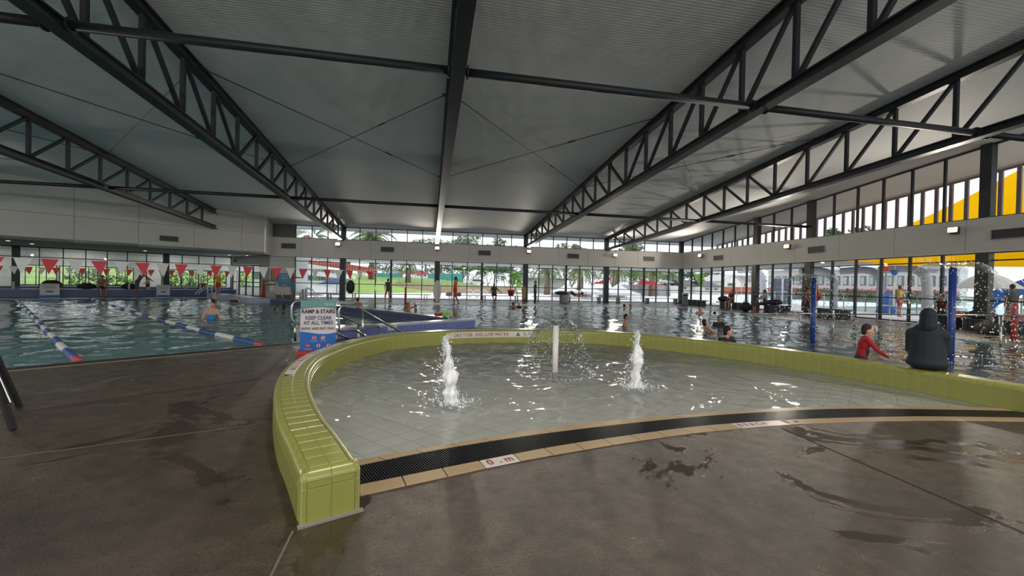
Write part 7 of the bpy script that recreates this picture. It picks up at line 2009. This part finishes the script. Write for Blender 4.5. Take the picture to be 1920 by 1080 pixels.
# arched grey pavilion
CON = mat('grey_concrete_pavilion', (168, 170, 174), .7)
a, b_ = onY(1186, 545, 62), onY(1262, 545, 62)
t = thing('arched_pavilion', 'grey pavilion with arched frames behind the right marquee', 'building', ((a.x+b_.x)/2, 64, 0))
k = MB(); k.prism([(a.x, 63), (b_.x, 63), (b_.x, 66), (a.x, 66)], 0, 1.7); k.build('wall', CON, t)
for i in range(3):
    x0 = a.x+(b_.x-a.x)*i/3; x1 = x0+(b_.x-a.x)/3-.3; k = MB(); k.tube([(x0, 62.5, 0)]+[(x0+(x1-x0)*(.5-.5*math.cos(math.pi*j/10)), 62.5, 1.3+.95*math.sin(math.pi*j/10)) for j in range(11)]+[(x1, 62.5, 0)], .16, 8); k.build('arch', CON, t, True)
k = MB(); k.prism([(a.x-.3, 62.3), (b_.x+.3, 62.3), (b_.x+.3, 66), (a.x-.3, 66)], 2.15, 2.35); k.build('roof', CON, t)
# low terrace hut at centre-right background
a, b_ = onY(1000, 525, 66), onY(1060, 525, 66)
t = thing('kiosk', 'grey kiosk with a curved canopy behind the man in dark clothes', 'building', ((a.x+b_.x)/2, 67, 0))
k = MB(); k.prism([(a.x, 66), (b_.x, 66), (b_.x, 70), (a.x, 70)], 0, 2.2); k.build('wall', mat('pale_kiosk', (186, 186, 180), .7), t)
k = MB(); k.prism([(a.x-.8, 65), (b_.x+.8, 65), (b_.x+.8, 70), (a.x-.8, 70)], 2.2, 2.45); k.build('roof', mat('dark_kiosk_roof', (92, 92, 90), .7), t)
for x in (a.x-.5, (a.x+b_.x)/2, b_.x+.5): k = MB(); k.tube(catmull([(x, 65.3, 0), (x, 65.3, 1.6), (x+.3, 65.3, 2.1), (x+.8, 65.3, 2.25)], 4), .1, 8); k.build('post', CON, t, True)
# ------------------------------------------------------------------ houses beyond the right-hand corner
def house(px0, px1, peave, ppeak, Y, wall, roofc, label, base=None, wins=2, gable=True):
    a_, b2 = onY(px0, 540, Y), onY(px1, 540, Y); ev = onY(px0, peave, Y).z; pk = onY((px0+px1)/2, ppeak, Y).z; x0, x1 = a_.x, b2.x; xm = (x0+x1)/2
    t = thing('house', label, 'house', (xm, Y+3, 0)); D_ = 8
    k = MB(); k.prism([(x0, Y), (x1, Y), (x1, Y+D_), (x0, Y+D_)], 0, ev)
    if gable: k.add([(x0, Y, ev), (x1, Y, ev), (xm, Y, pk)], [(0, 1, 2)])
    k.build('wall', mat('house_wall_%d_%d_%d' % wall, wall, .8), t)
    rm = mat('house_roof_%d_%d_%d' % roofc, roofc, .7)
    if gable:
        for sg, xe in ((-1, x0), (1, x1)):
            k = MB(); ee = xe+sg*.5; k.slab([(ee, Y-.4, ev-.15), (ee, Y+D_+.4, ev-.15), (xm, Y+D_+.4, pk+.1), (xm, Y-.4, pk+.1)], .15); k.build('roof_side', rm, t)
    else:
        k = MB(); k.slab([(x0-.6, Y-.6, ev), (x1+.6, Y-.6, ev), (x1-1.2, Y+4, pk), (x0+1.2, Y+4, pk)], .15); k.build('roof_side', rm, t)
        k = MB(); k.slab([(x0-.6, Y+D_+.6, ev), (x0+1.2, Y+4, pk), (x1-1.2, Y+4, pk), (x1+.6, Y+D_+.6, ev)], .15); k.build('roof_side', rm, t)
    if base: k = MB(); k.prism([(x0-.02, Y-.03), (x1+.02, Y-.03), (x1+.02, Y), (x0-.02, Y)], 0, ev*.55); k.build('brick_base', mat('brick_base_red', base, .8), t)
    for i in range(wins):
        x = x0+(x1-x0)*(i+.5)/wins; f = MB(); f.box((x, Y-.04, ev*.72), ((x1-x0)/wins*.42, .06, ev*.24)); fo = f.build('window', mat('house_window_frame', (170, 170, 170), .5), t)
        g_ = MB(); g_.box((x, Y-.08, ev*.72), ((x1-x0)/wins*.34, .02, ev*.19)); g_.build('pane', mat('house_pane', (84, 92, 98), .15), fo)
house(1353, 1389, 526, 516, 90, (226, 222, 218), (196, 196, 196), 'white gabled house with a red brick base behind the red-haired woman', (170, 96, 80), 1)
house(1391, 1432, 527, 517, 94, (218, 206, 202), (120, 112, 112), 'white house with dark red shutters left of the second right column', (150, 110, 96), 3, False)
house(1276, 1308, 536, 524, 88, (206, 206, 204), (98, 98, 104), 'dark roofed white house at the far corner of the hall', None, 2, False)
house(1318, 1350, 538, 527, 84, (208, 206, 202), (92, 92, 98), 'low dark roofed house left of the gabled house', None, 2, False)
house(1330, 1352, 524, 512, 120, (214, 200, 184), (150, 120, 100), 'distant tan house on the hill', None, 2, True)
# dark panelled shed with white trims
pS = PXY(1447, 545, Vector((34, 36, 0))); pE = PXY(1484, 545, Vector((36, 34, 0)))
t = thing('garden_shed', 'dark blue grey boarded shed outside the right glazing', 'shed', ((pS.x+pE.x)/2, (pS.y+pE.y)/2, 0))
SHD = mat('blue_grey_board', (96, 104, 118), .7); dS = (pE-pS); dS.z = 0; hs_ = 2.5
for i in range(7):
    k = MB(); k.bar(pS*Vector((1, 1, 0)).x if False else Vector((pS.x, pS.y, .2+hs_*i/7)), Vector((pE.x, pE.y, .2+hs_*i/7)), .06, hs_/7-.03); k.build('board', SHD, t)
k = MB(); nS = Vector((dS.y, -dS.x, 0)).normalized()
if nS.dot(Vector((1, 1, 0))) < 0: nS = -nS
k.prism([(pS.x, pS.y), (pE.x, pE.y), (pE.x+nS.x*3, pE.y+nS.y*3), (pS.x+nS.x*3, pS.y+nS.y*3)], 0, hs_); k.build('body', SHD, t)
k = MB(); k.prism([(pS.x, pS.y), (pE.x, pE.y), (pE.x+nS.x*3, pE.y+nS.y*3), (pS.x+nS.x*3, pS.y+nS.y*3)], hs_, hs_+.15); k.build('roof', CON, t)
for q in (0, .55, 1): p_ = pS.lerp(pE, q); k = MB(); k.box((p_.x-nS.x*.06, p_.y-nS.y*.06, hs_/2), (.12, .12, hs_)); k.build('white_trim', WB, t)
# ------------------------------------------------------------------ right-hand outdoor area
# glass pool fence
t = thing('glass_fence', 'frameless glass pool fence outside the right glazing', 'fence', (29.5, 20, 0)); yy = 36.0
while yy > 6:
    k = MB(); k.quad((29.5, yy, .08), (29.5, yy-1.5, .08), (29.5, yy-1.5, 1.2), (29.5, yy, 1.2)); k.build('glass_panel', glass_mat('fence_glass', (.86, .95, .94), 1.5), t)
    k = MB(); k.box((29.5, yy+.02, .6), (.05, .05, 1.2)); k.build('post', STAINLESS, t); yy -= 1.55
k = MB(); k.bar((29.5, 36, 1.22), (29.5, 6, 1.22), .06, .04); k.build('top_rail', STAINLESS, t)
WADE = water_mat('outdoor_pool_water', (.6, .85, .88), 2, 6, .05, .02, .02, (1, 1, 1), .35, (.5, .75, .78))
o = MB().add([(37, 8, .0), (60, 8, .0), (60, 32, .0), (37, 32, .0)], [(0, 1, 2, 3)]).build('outdoor_pool_water', WADE, origin=False); o['kind'] = 'stuff'; o['label'] = 'pale outdoor pool water beyond the glass fence'; o['category'] = 'water'
# long white building with dark windows
pA, pB = PXY(1440, 530, Vector((50, 62, 0))), PXY(1800, 530, Vector((68, 30, 0))); dA = (pB-pA); dA.z = 0; nA = Vector((dA.y, -dA.x, 0)).normalized()
if nA.dot(Vector((1, 1, 0))) < 0: nA = -nA
t = thing('long_building', 'long pale building with a row of windows beyond the outdoor pool', 'building', ((pA.x+pB.x)/2, (pA.y+pB.y)/2, 0))
hB = 4.4
k = MB(); k.prism([(pA.x, pA.y), (pB.x, pB.y), (pB.x+nA.x*6, pB.y+nA.y*6), (pA.x+nA.x*6, pA.y+nA.y*6)], 0, hB); k.build('wall', mat('pale_long_wall', (196, 198, 196), .7), t)
k = MB(); k.prism([(pA.x-nA.x*.8, pA.y-nA.y*.8), (pB.x-nA.x*.8, pB.y-nA.y*.8), (pB.x+nA.x*6, pB.y+nA.y*6), (pA.x+nA.x*6, pA.y+nA.y*6)], hB, hB+.35); k.build('roof', mat('pale_long_roof', (206, 208, 210), .6), t)
for i in range(22):
    p_ = pA.lerp(pB, (i+.5)/22); k = MB(); k.bar(Vector((p_.x, p_.y, hB*.66))-dA/22*.34-nA*.04, Vector((p_.x, p_.y, hB*.66))+dA/22*.34-nA*.04, .06, hB*.3); fo = k.build('window', mat('dark_window_recess', (96, 110, 108), .3), t)
    k = MB(); k.bar(Vector((p_.x, p_.y, hB*.66))-dA/22*.28-nA*.08, Vector((p_.x, p_.y, hB*.66))+dA/22*.1-nA*.08, .02, hB*.24); k.build('pane', mat('pale_green_pane', (156, 178, 172), .15), fo)
k = MB(); k.bar(Vector((pA.x, pA.y, hB*.36))-nA*.9, Vector((pB.x, pB.y, hB*.36))-nA*.9, 1.6, .18); k.build('awning', mat('pink_red_awning', (206, 92, 112), .7), t)
hd = MB(); rnd = random.Random(4)
for i in range(26): p_ = pA.lerp(pB, (i+.5)/26)-nA*1.8; leafy(hd, (p_.x, p_.y, 1.0), (1.3, 1.3, .9), 70, .18, rnd)
o = hd.build('hedge', LEAFS[1]); tag(stuff(o), 'clipped dark hedge along the long pale building', 'hedge')
# grey canopy carried by bent tube columns
CAN = mat('light_grey_canopy', (176, 180, 190), .6)
t = thing('bent_column_canopy', 'light grey canopy on bent tubular columns outside the right glazing', 'canopy', (33, 26, 0))
for k_, (px, py_top) in enumerate(((1430, 506), (1527, 500), (1563, 507), (1652, 506), (1738, 503))):
    b0 = PXY(px, 560, Vector((33.5, 36-k_*3.6, 0))); hz_ = PXY(px, py_top, b0).z
    dd = Vector((-.35, 1, 0)).normalized()
    k = MB(); k.tube(catmull([(b0.x, b0.y, 0), (b0.x, b0.y, hz_*.55), (b0.x+dd.x*.2, b0.y+dd.y*.2, hz_*.86), (b0.x+dd.x*1.0, b0.y+dd.y*1.0, hz_*1.0), (b0.x+dd.x*2.6, b0.y+dd.y*2.6, hz_*.98)], 6), .28, 12); k.build('bent_column', CAN, t, True)
cA, cB = PXY(1500, 514, Vector((33, 32, 0))), PXY(1770, 500, Vector((34, 18, 0)))
k = MB(); k.slab([(cA.x-2, cA.y, 3.3), (cB.x-2, cB.y, 3.3), (cB.x+5, cB.y+1, 3.7), (cA.x+5, cA.y+1, 3.7)], .2); k.build('roof', CAN, t)
# yellow shade sail
YEL = fabric('yellow_sail_cloth', (255, 190, 10))
def rayX(px, py, X): return onX(px, py, X)
sail([rayX(1525, 497, 31), rayX(2150, 503, 26.8), rayX(2230, 140, 33)], YEL, 'big yellow shade sail outside the right glazing', cw=(0, .3, 1.7))
# spray toys
def tipping(px, py, col, base, label, stream=None, r=.22):
    p_ = PXY(px, py, base); t = thing('tipping_bucket', label, 'play equipment', (p_.x, p_.y, 0))
    k = MB(); k.lathe((p_.x, p_.y, p_.z-r), [(r*.5, 0), (r, r*1.2), (r*1.05, r*1.6)], 14); k.build('bucket', mat('toy_%d_%d_%d' % col, col, .4), t, True)
    k = MB(); k.tube(catmull([(p_.x+.7, p_.y+.5, 0), (p_.x+.7, p_.y+.5, p_.z*.8), (p_.x+.5, p_.y+.35, p_.z+.35), (p_.x, p_.y, p_.z+.35)], 5), .05, 8); k.build('arm', CAN, t, True)
    if stream:
        k = MB(); n_ = 14; k.tube([(p_.x+.04*noise.noise(Vector((i, 1, 2))), p_.y, p_.z-r-(p_.z-r)*.8*i/n_) for i in range(n_+1)], [.03+.035*i/n_ for i in range(n_+1)], 7); k.build('water_stream', FOAM, t, True)
tipping(1661, 502, (214, 72, 70), Vector((30.5, 22, 0)), 'red tipping bucket toy outside the right glazing')
tipping(1677, 510, (58, 112, 196), Vector((30.8, 21.4, 0)), 'blue tipping bucket pouring water outside the right glazing', True)
p_ = PXY(1663, 575, Vector((31, 22, 0))); t = thing('play_cone', 'blue play slide cone outside the right glazing', 'play equipment', (p_.x, p_.y, 0))
k = MB(); k.lathe((p_.x, p_.y, 0), [(.6, 0), (.45, .7), (.2, 1.3), (.05, 1.45)], 16); k.build('cone', mat('toy_blue_cone', (66, 120, 206), .4), t, True); k = MB(); k.lathe((p_.x, p_.y, .45), [(.54, 0), (.50, .1)], 16); k.build('white_band', WB, t, True)
# big pale parasol, slide, orange seats
parasol(1852, 507, 541, 16.2, 128, (214, 210, 202), 'big pale market parasol outside the nearest right bay', 14)
bpy.data.objects[[o.name for o in bpy.data.objects if o.get('label', '').startswith('big pale market')][0]]
t0_ = [o for o in bpy.data.objects if o.get('label', '').startswith('big pale market')][0]
t = thing('water_slide', 'white water slide with a blue stripe outside the right edge', 'slide', (38, 17, 0))
bs_ = Vector((34, 16, 0)); A_ = [PXY(x, y, bs_) for x, y in ((1846, 585), (1862, 566), (1890, 552), (1930, 538), (1990, 520), (2060, 498))]
k = MB()
for a_, b2 in zip(A_, A_[1:]): k.bar(a_, b2, 2.6, .5)
k.build('chute', mat('white_slide', (228, 232, 240), .35), t)
k = MB()
for a_, b2 in zip(A_[0:], A_[1:]): k.bar(a_-Vector((1.35, .6, -.05)), b2-Vector((1.35, .6, -.05)), .08, .75)
k.build('blue_stripe', mat('slide_blue', (40, 104, 200), .4), t)
for p_ in A_[1:]: k = MB(); k.tube([(p_.x, p_.y, 0), (p_.x, p_.y, p_.z)], .12, 8); k.build('support', CAN, t)
for i, (x, y, c_, lb) in enumerate(((24.6, 14.9, (232, 128, 64), 'left'), (24.6, 13.0, (236, 176, 140), 'middle'), (24.7, 11.6, (236, 120, 56), 'right'))):
    t = thing('outdoor_seat', 'orange box seat outside the nearest right bays, %s one' % lb, 'seat', (x, y, 0), 'orange outdoor seats')
    k = MB(); k.box((x, y, .42), (.5, 1.3, .32)); k.build('cushion_box', mat('seat_%d_%d' % (c_[0], c_[1]), c_, .6), t); k = MB(); k.box((x, y, .13), (.42, 1.15, .26)); k.build('plinth', WB, t)
# ------------------------------------------------------------------ garden beyond the wing
mb = MB(); vs = []
for i in range(9):
    for j in range(2): p_ = UV(-40+80*j, RV+1.2+4.5*i); vs.append((p_.x, p_.y, -.05+.42*i))
mb.add(vs, [(2*i, 2*i+1, 2*i+3, 2*i+2) for i in range(8)]); struct(mb.build('ground_garden', mat('pale_garden_grass', (146, 176, 84), .9, var=.2, vscale=.6), origin=False), 'grass bank beyond the wing windows')  # garden bank in a paler green than the lawn
t = thing('rail_fence', 'white rail fence on the grass bank beyond the wing windows', 'fence', UV(-1, 49, .5))
for zz_ in (1.15, 1.55): k = MB(); k.bar(UV(-12, 49, zz_), UV(3.2, 49, zz_), .06, .09); k.build('rail', WB, t)
for i in range(9): k = MB(); k.box(UV(-11.5+1.8*i, 49, 1.0), (.12, .12, 1.3), WING_ROT); k.build('post', WB, t)
for i, (u_, v_, r_, h_) in enumerate(((2.6, 47, 1.3, 1.5), (6.8, 46.6, 1.5, 1.9), (8.3, 47.2, 1.4, 1.7), (10.2, 46.8, 1.4, 1.8), (12.6, 47, 1.5, 1.9), (-2.6, 47.4, 1.0, .9), (4.4, 48.5, 1.2, 1.2))):
    p_ = UV(u_, v_, 0); rnd = random.Random(i+40); t = thing('garden_bush', 'leafy bush beyond the wing windows, '+('behind the seated swimmer', 'left of the second wing column', 'left of the lifeguard', 'right of the lifeguard', 'behind the glass doors', 'low one behind the white rail fence', 'behind the stooping man')[i], 'bush', p_, 'bushes beyond the wing windows')
    k = MB(); leafy(k, (p_.x, p_.y, h_*.6), (r_, r_, h_*.6), 420, .13, rnd); stuff(k.build('foliage', LEAFS[3], t)); k = MB()
    for j in range(4): a_ = j*1.57; k.tube([(p_.x, p_.y, 0), (p_.x+.3*math.cos(a_), p_.y+.3*math.sin(a_), h_*.5)], .03, 5)
    k.build('stems', BARK, t)
